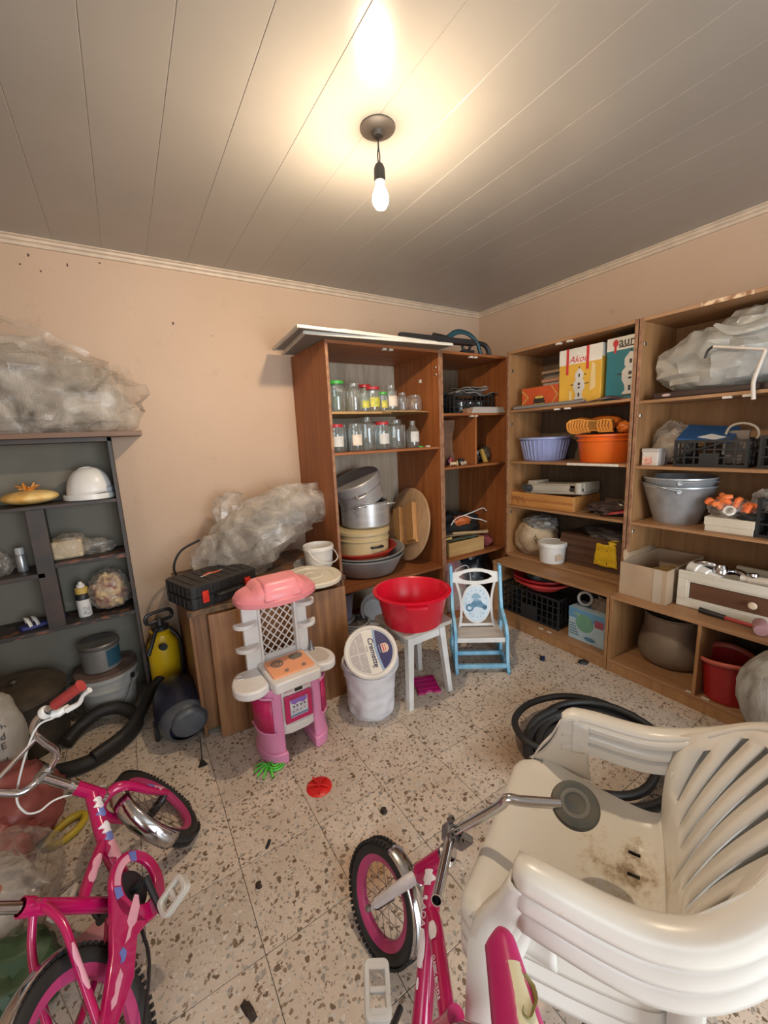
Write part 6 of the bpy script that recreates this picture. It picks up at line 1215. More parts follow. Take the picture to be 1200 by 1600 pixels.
crate('plastic_crate', 'black lattice crate with a blue folder on the right cabinet shelf', (-0.225, -2.015, 1.2682), PI/2, 0.315, 0.26, 0.145, blackcrate, 3)
t = thing('blue_folder', 'blue plastic folder lying on top of the lattice crate', 'folder', (-0.25, -1.965, 1.440), rot=(0.10, -0.38, 0.1))
MB().bx(-0.10, 0.10, -0.12, 0.12, -0.004, 0.010).build('folder', pm('blue_plastic', (0.02, 0.085, 0.22), 0.4), t, smooth=False, bevel=0.004)
MB().prism([(-0.09, -0.05), (-0.05, -0.09), (-0.02, -0.02), (-0.07, 0.03)], 0.0102, 0.012).build('white_note', white_pl, t, smooth=False)
t = thing('grey_plate_tool', 'grey plate leaning in the lattice crate', 'plate', (-0.23, -2.09, 1.28)); MB().bx(-0.006, 0.006, -0.05, 0.05, 0, 0.175).build('plate', pm('grey_brown_plate', (0.20, 0.16, 0.13), 0.5), t, smooth=False, bevel=0.003)
t = thing('looped_cable', 'beige cable arching out of the lattice crate', 'cable', (-0.25, -2.09, 1.40)); MB().tube([(0, 0.05, -0.07), (0, 0.048, 0.02), (0, 0.03, 0.075), (0, -0.02, 0.092), (0, -0.075, 0.07), (0, -0.09, 0.025), (0, -0.06, -0.015)], 0.006, 8, k=6).build('cable', pm('beige_cable', (0.46, 0.38, 0.28), 0.5), t)
t = thing('black_strap', 'thin black strap trailing from the lattice crate to the shelf', 'strap', (-0.37, -1.84, 1.2682)); MB().tube([(0, 0.03, 0.002), (0, -0.01, 0.05), (0.0, -0.08, 0.085), (0.01, -0.20, 0.12), (0.05, -0.25, 0.165)], 0.005, 6, k=6, flat=0.5).build('strap', blk, t)
crate('plastic_crate', 'dark crate at the far right end of the middle shelf', (-0.21, -2.36, 1.2682), PI/2, 0.28, 0.26, 0.16, blackcrate, 3)
# shelf 3: galvanised buckets
galv = pm('galvanised_steel', (0.52, 0.545, 0.57), 0.36, 0.45, col2=(0.40, 0.42, 0.44), scale=14)
def mbucket(label, z, dz=0.0):
    t = thing('metal_bucket', label, 'bucket', (-0.215, -1.832, z), rz=0.4)
    MB().lathe([(0, 0.006), (0.108, 0.006), (0.112, 0.0), (0.116, 0.006), (0.180, 0.215), (0.184, 0.218), (0.184, 0.226), (0.178, 0.226), (0.112, 0.014), (0, 0.012)], 60).build('body', galv, t)
    for s in (-1, 1): MB().lathe([(0.012, 0), (0.012, 0.006), (0, 0.007)], 14, frame((s*0.176, 0, 0.20), None, (s, 0, 0.2))).build('handle_lug', galv, t)
    MB().tube([(-0.184, 0, 0.205), (-0.17, 0.09, 0.225), (0, 0.19, 0.235), (0.17, 0.09, 0.225), (0.184, 0, 0.205)] if dz == 0 else [(-0.184, 0, 0.205), (-0.16, -0.10, 0.21), (0, -0.19, 0.20), (0.16, -0.10, 0.21), (0.184, 0, 0.205)], 0.004, 8, k=6).build('bail_handle', galv, t)
mbucket('lower of the two nested galvanised steel buckets', 0.9252, 0.0)
mbucket('upper of the two nested galvanised steel buckets', 0.9732, 1.0)
t, w = ctn('white_shoebox', 'flat white cardboard box on the lower right shelf', -2.235, -2.03, -0.37, 0.16, 0.9252, 0.075, pm('ivory_card', (0.68, 0.60, 0.48), 0.6, scale=5))
part('box_lid', pm('ivory_card', (0.68, 0.60, 0.48), 0.6), t, (-0.083, 0.083, -w/2-0.003, w/2+0.003, 0.034, 0.078))
t = thing('orange_gloves_bag', 'bag of orange and white crumpled gloves on the white box', 'gloves', (-0.29, -2.12, 1.0035))
og = pm('bright_orange_rubber', (0.88, 0.13, 0.02), 0.45, col2=(0.80, 0.22, 0.06), scale=12)
m = MB(); rr = random.Random(5)
for k in range(16):
    p = V((rr.uniform(-0.06, 0.05), rr.uniform(-0.08, 0.085), rr.uniform(0.03, 0.075))); q = p + V((rr.uniform(-0.03, 0.03), rr.uniform(-0.05, 0.05), rr.uniform(-0.01, 0.045)))
    m.tube([p, (p+q)/2+V((0, 0, 0.018)), q], [0.013, 0.016, 0.012], 8, k=3)
m.build('orange_fingers', og, t)
m = MB()
for k in range(4):
    p = V((rr.uniform(-0.07, 0.0), rr.uniform(-0.08, 0.0), rr.uniform(0.04, 0.075))); m.torus(0.022, 0.007, frame(p, None, (-1, rr.uniform(-0.5, 0.5), 0.5)), 18, 6)
m.build('white_cuffs', white_pl, t)
MB().blob((0, 0, 0.042), (0.085, 0.105, 0.052), 71, 0.3, 2.4, 34, 20, 0.8, ridge=0.6).blob((0.0, -0.12, 0.10), (0.03, 0.045, 0.05), 72, 0.5, 3, 20, 14, 1.3, ridge=0.7).build('clear_bag', clear, t)
t = thing('black_pouch', 'small black pouch lying on the white box end', 'pouch', (-0.345, -2.21, 1.0035)); MB().blob((0, 0, 0.014), (0.025, 0.055, 0.02), 73, 0.2, 2, 22, 12, 0.7).build('pouch', pm('black_cloth', (0.014, 0.013, 0.013), 0.8), t)
crate('plastic_crate', 'dark crate cut by the right picture edge on the lower shelf', (-0.22, -2.41, 0.9252), PI/2, 0.33, 0.28, 0.20, blackcrate, 3)
# base top: open carton, drawer, fittings, mallet
kraft = pm('kraft_card', (0.47, 0.34, 0.22), 0.75, col2=(0.39, 0.27, 0.17), scale=6); kraft_in = pm('kraft_card_inside', (0.34, 0.22, 0.12), 0.8)
t = thing('open_carton', 'open brown cardboard carton on the base cabinet beside the drawer', 'box', (-0.30, -1.815, 0.5005), rz=0.0)
for nm, q in (('carton_front', (-0.235, -0.230, -0.125, 0.130, 0, 0.20)), ('carton_back', (0.225, 0.230, -0.125, 0.130, 0, 0.20)), ('carton_side', (-0.23, 0.225, 0.125, 0.130, 0, 0.20)), ('carton_side', (-0.23, 0.225, -0.125, -0.120, 0, 0.20)), ('carton_bottom', (-0.23, 0.225, -0.12, 0.125, 0, 0.004))): part(nm, kraft, t, q, bevel=0.001)
part('tape_strip', pm('worn_tape', (0.52, 0.42, 0.32), 0.4), t, (-0.2365, -0.2355, -0.10, -0.055, 0.0, 0.199), bevel=0)
m = MB(); flap(m, [(-0.2, 0.13, 0.20), (0.2, 0.13, 0.20), (0.2, 0.165, 0.26), (-0.15, 0.16, 0.25)], 6, 4, 3, 0.004); m.build('carton_flap', kraft, t, solid=0.003)
MB().blob((0.08, 0, 0.06), (0.12, 0.10, 0.06), 81, 0.4, 3, 26, 14, 0.9).build('scrap_inside', pm('straw_scraps', (0.40, 0.25, 0.10), 0.8), t)
t = thing('loose_drawer', 'loose white-framed brown drawer with an ivory knob on the base cabinet', 'drawer', (-0.455, -2.225, 0.5005), rz=0.03)
wh2 = pm('aged_white_paint', (0.66, 0.62, 0.53), 0.5, col2=(0.54, 0.49, 0.40), scale=9, stretch=(1, 0.4, 3))
for nm, q in (('frame_rail', (0, 0.018, -0.36, 0.262, 0, 0.045)), ('frame_rail', (0, 0.018, -0.36, 0.262, 0.155, 0.205)), ('frame_stile', (0, 0.018, 0.215, 0.262, 0.045, 0.155)), ('frame_stile', (0, 0.018, -0.36, -0.315, 0.045, 0.155))): part(nm, wh2, t, q, bevel=0.003)
for nm, q in (('bead', (0.002, 0.016, -0.315, 0.215, 0.045, 0.053)), ('bead', (0.002, 0.016, -0.315, 0.215, 0.147, 0.155)), ('bead', (0.002, 0.016, 0.207, 0.215, 0.053, 0.147))): part(nm, pm('bright_bead', (0.62, 0.58, 0.48), 0.5), t, q)
part('inset_panel', wood('mahogany_panel', (0.085, 0.035, 0.017), (0.14, 0.060, 0.028), 'y', 5), t, (0.010, 0.018, -0.315, 0.207, 0.053, 0.147))
MB().lathe([(0.007, 0), (0.007, 0.010), (0.016, 0.014), (0.019, 0.022), (0.014, 0.030), (0, 0.033)], 24, frame((0.010, -0.065, 0.100), None, (-1, 0, 0))).build('knob', pm('ivory_knob', (0.72, 0.58, 0.42), 0.3), t)
for q in ((0.018, 0.34, 0.235, 0.250, 0.01, 0.17), (0.018, 0.34, -0.35, -0.335, 0.01, 0.17), (0.33, 0.345, -0.335, 0.235, 0.01, 0.17)): part('drawer_side', wh2, t, q)
part('drawer_bottom', w_ply, t, (0.018, 0.33, -0.335, 0.235, 0.01, 0.016))
chrome = pm('chrome', (0.70, 0.70, 0.72), 0.12, 1.0, col2=(0.55, 0.55, 0.57), scale=10)
t = thing('mixer_tap', 'old chrome mixer tap lying in the loose drawer', 'tap', (-0.35, -2.12, 0.675), rz=1.5)
MB().tube([(-0.13, 0.02, 0.03), (-0.07, 0.0, 0.05), (0.0, -0.01, 0.035), (0.07, -0.01, 0.045)], 0.018, 12, k=5).tube([(0.0, 0.0, 0.04), (0.03, 0.04, 0.075), (0.09, 0.05, 0.07), (0.14, 0.02, 0.03)], 0.016, 12, k=5).build('tap_body', chrome, t)
for p in ((-0.14, 0.02, 0.045), (0.08, -0.02, 0.05)):
    tk_ = MB().lathe([(0.010, -0.01), (0.024, 0), (0.026, 0.012), (0.018, 0.02), (0, 0.022)], 18, frame(p, None, (0.2, -0.4, 1))).build('tap_knob', chrome, t)
MB().lathe([(0.0, 0), (0.035, 0.0), (0.038, 0.02), (0.030, 0.045), (0, 0.05)], 24, frame((-0.01, 0.035, 0.03), None, (0.1, -0.3, 1))).build('tap_cap', chrome, t)
t = thing('white_funnel_pipe', 'white stepped plastic drain fitting at the drawer corner', 'pipe fitting', (-0.40, -2.02, 0.665), rz=-0.6)
MB().lathe([(0.030, 0), (0.040, 0.0), (0.042, 0.05), (0.034, 0.055), (0.032, 0.10), (0.024, 0.105), (0.022, 0.16), (0.018, 0.16), (0.03, 0.05)], 28, frame((0.0, 0.03, 0.042), None, (0.25, -1, -0.12))).build('fitting', white_pl, t)
t = thing('cream_pipe_piece', 'cream and green pipe piece in the loose drawer', 'pipe', (-0.37, -2.31, 0.672), rz=0.1)
MB().tube([(0, 0.07, 0.03), (0, -0.08, 0.03)], 0.026, 16).build('pipe_body', pm('cream_pipe', (0.62, 0.52, 0.42), 0.45), t)
MB().tube([(0, -0.05, 0.03), (0, -0.09, 0.03)], 0.0275, 16).build('green_end', pm('green_rag', (0.16, 0.20, 0.15), 0.7), t)
MB().tube([(0, 0.07, 0.03), (0, 0.10, 0.03)], 0.022, 16).build('white_collar', pm('ivory_plastic', (0.70, 0.62, 0.54), 0.4), t)
t = thing('grey_batten', 'grey painted batten lying at the back of the loose drawer', 'batten', (-0.20, -2.27, 0.672)); part('batten', pm('grey_batten_paint', (0.36, 0.31, 0.24), 0.6), t, (-0.015, 0.015, -0.20, 0.13, 0.0, 0.045))
t = thing('mallet', 'red-handled mallet with black grip lying before the drawer', 'mallet', (-0.515, -2.22, 0.5005), rz=0)
MB().tube([(0.03, 0.135, 0.014), (0.012, 0.02, 0.016)], [0.015, 0.013], 12).build('rubber_grip', blk, t)
MB().tube([(0.012, 0.02, 0.016), (-0.01, -0.11, 0.022)], 0.0095, 12).build('handle', pm('red_handle_paint', (0.42, 0.045, 0.04), 0.45), t)
MB().lathe([(0, -0.05), (0.026, -0.05), (0.029, -0.042), (0.029, 0.042), (0.026, 0.05), (0, 0.05)], 24, frame((-0.015, -0.125, 0.03), None, (0.95, 0.3, 0))).build('head', pm('pink_rubber', (0.40, 0.21, 0.22), 0.6), t)
# base cabinet 2: big pot, red bucket
t = thing('big_tinned_pot', 'large waisted metal pot inside the right base cabinet', 'pot', (-0.31, -1.905, 0.0822))
MB().lathe([(0, 0.0), (0.14, 0.0), (0.165, 0.02), (0.178, 0.06), (0.176, 0.11), (0.158, 0.185), (0.150, 0.205), (0.152, 0.215), (0.150, 0.29), (0.158, 0.30), (0.154, 0.306), (0.146, 0.29), (0.148, 0.21), (0.16, 0.02), (0, 0.015)], 60).build('body', pm('tinned_copper', (0.34, 0.27, 0.20), 0.5, 0.4, col2=(0.22, 0.17, 0.125), scale=6), t)
t = thing('red_bucket', 'red plastic bucket with a wavy pink rim in the base cabinet', 'bucket', (-0.49, -2.235, 0.0822))
m = MB(); nu = 49
pr = [(0.085, 0.0), (0.095, 0.004), (0.118, 0.22)]
m.lathe([(0, 0.004)] + pr, 48); m.build('body', pm('deep_red_bucket', (0.36, 0.012, 0.012), 0.4, scale=4), t)
m = MB(); m.tube([((0.124)*math.cos(a), 0.124*math.sin(a), 0.222+0.012*math.sin(2*a+0.6)) for a in [2*PI*k/40 for k in range(40)]], 0.015, 10, closed=True, flat=0.7); m.build('rim', pm('faded_red_rim', (0.58, 0.13, 0.09), 0.4), t)
# ================================================================== RIGHT FOREGROUND
t = thing('wrapped_ball', 'round bundle in dusty grey plastic at the right edge before the base cabinet', 'bundle', (-0.715, -2.515, 0.0))
MB().blob((0, 0, 0.315), (0.185, 0.175, 0.225), 91, 0.10, 1.6, 56, 34, 1.5, ridge=0.3).build('bundle_skin', pm('dusty_grey_wrap', (0.42, 0.41, 0.38), 0.5, col2=(0.20, 0.18, 0.15), scale=10, stretch=(2.5, 2.5, 0.7), lo=0.32, hi=0.62, bmp=0.3), t)
MB().lathe([(0.10, 0), (0.115, 0.0), (0.13, 0.11), (0.12, 0.12), (0, 0.12)], 32).build('black_tub_stand', blk, t)
hc = thing('hose_coil', 'coil of black rubber hose on the floor behind the white chairs', 'hose', (-1.36, -2.06, 0))
m = MB(); rr = random.Random(9); pts = []
nl = 7
for k in range(nl*16):
    a = 2*PI*k/16 + 2.2; lap = k/16
    r = 0.27 + 0.045*math.sin(lap*2.3) + 0.02*math.sin(lap*5.1)
    cx = 0.03*math.sin(lap*1.9); cy = 0.03*math.cos(lap*2.7)
    pts.append(V((cx+r*1.05*math.cos(a), cy+r*math.sin(a), 0.018+0.016*lap*0.75+0.006*math.sin(3*a+lap))))
pts[:1] = [V((-0.36, 0.30, 0.018)), V((-0.30, 0.24, 0.018))] if False else pts[:1]
m.tube(pts, 0.0165, 10, k=2); m.build('coiled_turns', rubber, hc)
lp = [(-0.20, 0.10, 0.10), (-0.25, 0.20, 0.11), (-0.17, 0.33, 0.10), (0.02, 0.385, 0.08), (0.22, 0.33, 0.07), (0.36, 0.20, 0.05), (0.40, 0.02, 0.03)]
MB().tube(lp, 0.0165, 10, k=8).build('raised_loop', rubber, hc)
MB().tube([(-0.26, 0.02, 0.02), (-0.285, 0.12, 0.02), (-0.22, 0.22, 0.06), (-0.10, 0.27, 0.10), (0.05, 0.26, 0.11)], 0.0165, 10, k=8).build('hose_end', rubber, hc)
# ------------------------------------------------------------------ stack of plastic armchairs
chw = pm('white_chair_plastic', (0.73, 0.70, 0.65), 0.28, col2=(0.68, 0.64, 0.58), scale=3.5)
def chair_dirty():
    m, nt, b = _nodes('white_chair_plastic_soiled')
    v = coords(nt)
    n = N(nt, 'ShaderNodeTexNoise'); n.inputs['Scale'].default_value = 22; n.inputs['Detail'].default_value = 8; n.inputs['Roughness'].default_value = 0.75; L(nt, v, n.inputs['Vector'])
    d = N(nt, 'ShaderNodeVectorMath', operation='DISTANCE'); d.inputs[1].default_value = (0.03, -0.15, 0.46); L(nt, v, d.inputs[0])
    mr = N(nt, 'ShaderNodeMapRange'); mr.inputs[1].default_value = 0.02; mr.inputs[2].default_value = 0.14; mr.inputs[3].default_value = 0.26; mr.inputs[4].default_value = 0.0
    L(nt, d.outputs['Value'], mr.inputs[0])
    s = N(nt, 'ShaderNodeMath', operation='ADD'); L(nt, n.outputs['Fac'], s.inputs[0]); L(nt, mr.outputs[0], s.inputs[1])
    c = ramp(nt, s.outputs[0], [(0.60, (0.73, 0.69, 0.62)), (0.84, (0.30, 0.22, 0.14)), (0.70, (0.66, 0.58, 0.47))])
    L(nt, c, b.inputs['Base Color']); b.inputs['Roughness'].default_value = 0.3; return m
chd = chair_dirty()
def lerp(a, b, t): return a+(b-a)*t
def chair_parts(root, seat_mat, lev):
    # seat: rows run from the curled front lip to the back, four drain slots near the back
    hw = lambda f: lerp(0.250, 0.188, min(1, max(0, (0.14-f)/0.36)))
    rows = [(0.138, 0.405), (0.146, 0.430), (0.142, 0.452), (0.128, 0.464), (0.105, 0.468), (0.07, 0.466), (0.03, 0.462), (-0.02, 0.457), (-0.07, 0.453), (-0.12, 0.452), (-0.148, 0.453), (-0.156, 0.4535), (-0.164, 0.454), (-0.172, 0.455), (-0.19, 0.459), (-0.205, 0.466), (-0.216, 0.480)]
    cols = [-1.06, -1.04, -1.0, -0.96, -0.88, -0.78, -0.65, -0.44, -0.39, -0.30, -0.22, -0.17, -0.12, 0.12, 0.17, 0.22, 0.30, 0.39, 0.44, 0.55, 0.78, 0.88, 0.96, 1.0, 1.04, 1.06]
    def sf(i, j):
        c = cols[i]; f, z = rows[j]; a = abs(c)
        edge = 0.0
        if a > 0.9: edge = 0.010*math.sin((min(a, 1.0)-0.9)/0.1*PI/2) if j > 4 else 0
        if a > 1.0: edge += -0.035*(a-1.0)/0.06
        if j < 5 and a > 0.80: f -= 0.10*((a-0.80)/0.26)**2     # rounded front corners
        return V((c*hw(f)*(1 if a <= 1.0 else 1.0/a*1.015), f, z + 0.012*(a**2.5 if a < 1 else 1) + edge))
    slots = {8, 10+1, 13, 16}
    m = MB(); m.grid(len(cols), len(rows), sf, skip=lambda i, j: j in (10, 11, 12) and i in (7, 13, 17)); m.build('seat', seat_mat, root, solid=0.004, ang=60)
    # one rim curve runs from the left arm round the back to the right arm
    half_ = [(0.214, 0.022, 0.652), (0.219, -0.002, 0.664), (0.223, -0.05, 0.668), (0.223, -0.12, 0.668), (0.221, -0.18, 0.675), (0.214, -0.235, 0.700), (0.194, -0.285, 0.745), (0.160, -0.328, 0.800), (0.112, -0.358, 0.845), (0.056, -0.373, 0.868)]
    rim = catmull([(-x, y, z) for x, y, z in half_] + [(0, -0.377, 0.875)] + list(half_[::-1]), 5)
    nr = len(rim); i0 = 5*5; i1 = nr-1-5*5      # the back spans rim[i0..i1]
    def rim_at(a): t_ = i0 + (a+1)/2*(i1-i0); k = int(min(t_, nr-2)); return rim[k].lerp(rim[k+1], t_-k)
    ns = 7
    def edges(b):
        h = 0.010+0.036*b**1.2; out = [-1.0]
        for k in range(ns): c = (k-3)*0.235; out += [c-h, c+h]
        return out + [1.0]
    def bp(a, b):
        p0 = V((a*0.172, -0.212-0.004*(1-a*a), 0.474)); p1 = rim_at(a)
        p = p0.lerp(p1, b); p.y += 0.018*math.sin(PI*b)*(1-0.4*a*a); return p
    bs_ = [0, 0.05, 0.10] + [0.10+0.76*k/14 for k in range(1, 15)] + [0.90, 0.95, 1.0]
    m = MB(); m.grid(2+2*ns, len(bs_), lambda i, j: bp(edges(bs_[j])[i], bs_[j]), skip=lambda i, j: i % 2 == 1 and (2+abs((i-1)//2-3)*1.5) <= j < (17 if abs((i-1)//2-3) < 3 else 15))
    m.build('backrest', seat_mat, root, solid=0.0045, ang=60)
    fl_cs = [(-0.010, -0.014), (-0.006, -0.004), (0.002, 0.001), (0.018, 0.003), (0.032, 0.000), (0.040, -0.010), (0.043, -0.026), (0.0425, -0.036)]
    def outw(j):
        d = rim[min(nr-1, j+1)]-rim[max(0, j-1)]; d.z = 0; d.normalize(); return V((d.y, -d.x, 0)) if False else V((-d.y, d.x, 0))*(-1 if V((-d.y, d.x, 0)).dot(V((rim[j].x, rim[j].y+0.12, 0))) < 0 else 1)
    def rf(i, j):
        u, w = fl_cs[i]; k = 1.0
        e = min(j, nr-1-j)
        if e < 5: k = 0.55+0.09*e
        return rim[j] + outw(j)*u*k + V((0, 0, w*(1 if e > 2 else 0.9)))
    m = MB(); m.grid(len(fl_cs), nr, rf); m.build('rim', seat_mat if lev == 2 else chw, root, ang=60, solid=0.003)
    pc = [(-0.010, -0.012), (-0.014, -0.026), (-0.012, -0.032), (0.004, -0.036), (-0.012, -0.046), (-0.014, -0.056), (-0.012, -0.062), (0.004, -0.066), (-0.012, -0.076), (-0.014, -0.096), (-0.005, -0.103)]
    for s in (-1, 1):
        if lev == 2 or (lev == 0 and s < 0):
            idx = list(range(5, i0+2)) if s < 0 else list(range(nr-6, i1-3, -1))
            m = MB(); m.grid(len(pc), len(idx), lambda i, j: rim[idx[j]] + outw(idx[j])*(pc[i][0] if j > 3 else -0.011) + V((0, 0, pc[i][1]))); m.build('armrest', chw, root, ang=50, solid=0.003)
        if lev == 2:
            m = MB()
            def spf(i, j):
                u = i/11; t_ = j/11; top_ = V((0.205+0.006*math.sin(PI*u), 0.024-0.070*u, 0.650+0.010*math.sin(PI*min(1, u*1.3)))); bot_ = V((0.238, 0.112-0.165*u, 0.470))
                ctr = V((0.214, 0.040-0.080*u, 0.55)); q = top_*(1-t_)**2 + ctr*2*t_*(1-t_) + bot_*t_*t_
                return V((s*q.x, q.y, q.z))
            m.grid(12, 12, spf); m.build('arm_support', chw, root, solid=0.004, ang=60)
        top_z = 0.62 if (s < 0 or lev == 2) else 0.44
        fl_ = catmull([(0.236, 0.010, top_z), (0.240, 0.026, lerp(top_z, 0.45, 0.3)), (0.244, 0.050, lerp(top_z, 0.45, 0.65)), (0.247, 0.066, 0.44), (0.252, 0.076, 0.25), (0.258, 0.084, 0.0)], 4)
        wd = [0.022, 0.026, 0.036, 0.042, 0.038, 0.030]
        prof_ = [(-0.012, -1.0), (0.010, -0.95), (0.016, -0.5), (0.017, 0.0), (0.015, 0.55), (0.008, 0.95), (-0.014, 1.0)]
        m = MB(); n2 = len(fl_)
        def lf(i, j):
            t_ = j/(n2-1)*(len(wd)-1); a = int(min(t_, len(wd)-2)); w_ = lerp(wd[a], wd[a+1], t_-a); o_, f_ = prof_[i]; p = fl_[j]
            return V((s*(p.x+o_), p.y+f_*w_, p.z))
        m.grid(len(prof_), n2, lf); m.build('leg', chw, root, solid=0.004, ang=60)
        rl_ = catmull([(0.203, -0.232, 0.62 if (s < 0 or lev == 2) else 0.44), (0.206, -0.240, 0.43), (0.218, -0.262, 0.25), (0.232, -0.29, 0.0)], 4)
        m = MB(); n3 = len(rl_)
        pr2 = [(-0.020, 0.012), (-0.020, -0.016), (0.0, -0.024), (0.016, -0.018), (0.018, 0.022)]
        m.grid(len(pr2), n3, lambda i, j: V((s*(rl_[j].x+pr2[i][0]), rl_[j].y+pr2[i][1], rl_[j].z))); m.build('leg', chw, root, solid=0.004, ang=60)
CH = (-2.263, -2.445); CR = math.atan2(0.412, 0.911)
lbl = ('lowest white plastic armchair in the stack of three', 'middle white plastic armchair in the stack of three', 'top white plastic armchair in the stack with a dirty seat')
for k in range(3):
    t = thing('plastic_armchair', lbl[k], 'chair', (CH[0], CH[1], 0.041*k), rz=CR, group='stacked white plastic armchairs')
    chair_parts(t, chd if k == 2 else chw, k)

# ================================================================== BICYCLES
tyre_m = pm('tyre_rubber', (0.022, 0.021, 0.020), 0.65, scale=20); rim_m = pm('pink_rim', (0.50, 0.055, 0.18), 0.35, scale=5)
frm = pm('magenta_frame_paint', (0.46, 0.006, 0.095), 0.22, coat=0.5, scale=3, col2=(0.41, 0.005, 0.082)); steel = pm('spoke_steel', (0.32, 0.30, 0.28), 0.35, 0.9)
pinkdec = pm('pale_pink_decal', (0.80, 0.38, 0.48), 0.4, scale=14); bluedec = pm('blue_decal', (0.16, 0.20, 0.52), 0.4); whitedec = pm('white_decal', (0.80, 0.74, 0.78), 0.4)
def wheel(root, c, axis, up, Rw, tr, knobs=64, front=True):
    F = frame(c, up, axis)
    ri = Rw-2*tr+0.004
    rm_ = MB().lathe([(ri+0.008, -0.014), (ri+0.006, -0.016), (ri-0.010, -0.011), (ri-0.016, -0.006), (ri-0.016, 0.006), (ri-0.010, 0.011), (ri+0.006, 0.016), (ri+0.008, 0.014)], 56, F).build('front_wheel' if front else 'rear_wheel', rim_m, root); root = rm_
    w = MB(); w.torus(Rw-tr, tr*0.92, F, 56, 12); w.knobs(Rw-0.004, F, knobs, (0.008, 0.010, 0.014), 0.5, (-tr*0.55, tr*0.55)); w = w.build('tyre', tyre_m, root)
    m = MB()
    for k in range(20):
        a = 2*PI*k/20; b = a + (0.9 if k % 2 else -0.9); s = 0.022*(1 if k % 4 < 2 else -1)
        m.tube([F @ V((0.018*math.cos(b), 0.018*math.sin(b), s)), F @ V(((ri-0.012)*math.cos(a), (ri-0.012)*math.sin(a), 0))], 0.0011, 4)
    m.build('spokes', steel, root)
    MB().tube([F @ V((0, 0, -0.05)), F @ V((0, 0, -0.03)), F @ V((0, 0, 0.03)), F @ V((0, 0, 0.05))], [0.006, 0.016, 0.016, 0.006], 14).build('hub', pm('dark_hub', (0.05, 0.05, 0.05), 0.4, 0.6), root)
    return F
def fender(root, F, r, hw, a0, a1, mat):
    m = MB(); na = 22; nw = 9
    m.grid(nw, na, lambda i, j: F @ V(((r-0.010*((i-4)/4)**2)*math.cos(lerp(a0, a1, j/(na-1))), (r-0.010*((i-4)/4)**2)*math.sin(lerp(a0, a1, j/(na-1))), hw*(i-4)/4)))
    return m.build('fender', mat, root, solid=0.0015, ang=70)
def decal(root, mat, a, b, r, t0, t1, d, half, wob=0.3, seed=0):
    """patch hugging a tube from a to b, centred on direction d, with a petal-like outline"""
    a = V(a); b = V(b); ax = (b-a).normalized(); d = V(d); d = (d-ax*d.dot(ax)).normalized(); e = ax.cross(d); m = MB()
    def fn(i, j):
        u = i/8*2-1; t_ = j/10; k = half*(1+wob*math.sin(t_*11+seed)) * (math.sin(PI*min(1, max(0, t_*0.9+0.05)))**0.4)
        an = u*k; return a.lerp(b, t0+(t1-t0)*t_) + (d*math.cos(an)+e*math.sin(an))*(r+0.0012)
    m.grid(9, 11, fn); m.build('decal', mat, root)
def pedal(root, c, ax, up, mat, sx=0.085, sy=0.06):
    F = frame(c, ax, up); m = MB()
    m.ringprism(rrect(sx, sy, 0.014, 4), rrect(sx*0.74, sy*0.62, 0.010, 4), -0.012, 0.012, F); m.bx(-0.006, 0.006, -sy*0.35, sy*0.35, -0.008, 0.008, F)
    m.build('pedal', mat, root, bevel=0.002)
# ------------------------------------------------------------------ left bicycle (leaning left on the bags)
MM = Matrix(((0.2928, -0.7851, -0.5458), (0.9550, 0.2123, 0.2069), (-0.0465, -0.5819, 0.8120))) @ Matrix.Rotation(-0.018, 3, 'Y')
bk = thing('kids_bicycle', 'pink children bicycle with flower decals leaning at the lower left', 'bicycle', (-3.1382, -1.9803, 0.004), rot=MM.to_euler())
rh = V((0, 0, 0.197)); bb_ = V((0.305, 0, 0.228)); st_ = V((0.185, 0, 0.475)); hb = V((0.575, 0, 0.425)); ht = V((0.545, 0, 0.515))
A_ = (ht-hb).normalized(); Kst = Matrix.Rotation(math.radians(20), 3, A_); e_ = Kst @ V((0, 1, 0)); f_ = Kst @ V((0, 1, 0)).cross(A_) if False else Kst @ V((A_.z, 0, -A_.x))
wheel(bk, rh, (0, 1, 0), (0, 0, 1), 0.195, 0.026, 70, False)
fh = hb - A_*0.262 + f_*0.045
FF = wheel(bk, fh, e_, A_, 0.190, 0.025, 70, True)
fender(bk, FF, 0.198, 0.030, 0.12, -1.62, chrome)
FR = frame(rh, (0, 0, 1), (0, 1, 0)); fender(bk, FR, 0.204, 0.030, 0.75, -1.6, chrome)
MB().tube([hb-A_*0.008, ht+A_*0.008], 0.021, 18).build('head_tube', frm, bk)
for q in (hb-A_*0.012, ht+A_*0.012): MB().tube([q-A_*0.007, q+A_*0.007], 0.024, 18).build('headset_cup', chrome, bk)
dt_a, dt_b = hb+A_*0.035, bb_
MB().tube([dt_a, (0.44, 0, 0.335), (0.37, 0, 0.235), dt_b], [0.020, 0.022, 0.022, 0.022], 18, k=6).build('down_tube', frm, bk)
MB().tube([(0.455, 0, 0.348), (0.36, 0, 0.345), (0.262, 0, 0.335)], 0.016, 16, k=6).build('cross_tube', frm, bk)
MB().tube([bb_, st_], 0.0185, 16).build('seat_tube', frm, bk)
sd = (st_-bb_).normalized(); MB().tube([st_, st_+sd*0.16], 0.013, 14).build('seat_post', chrome, bk)
MB().lathe([(0.022, -0.012), (0.022, 0.012), (0.0185, 0.014)], 18, frame(st_-sd*0.006, None, sd)).tube([st_+V((0, -0.02, -0.01)), st_+V((-0.012, -0.05, -0.02))], 0.005, 8).build('seat_clamp', frm, bk)
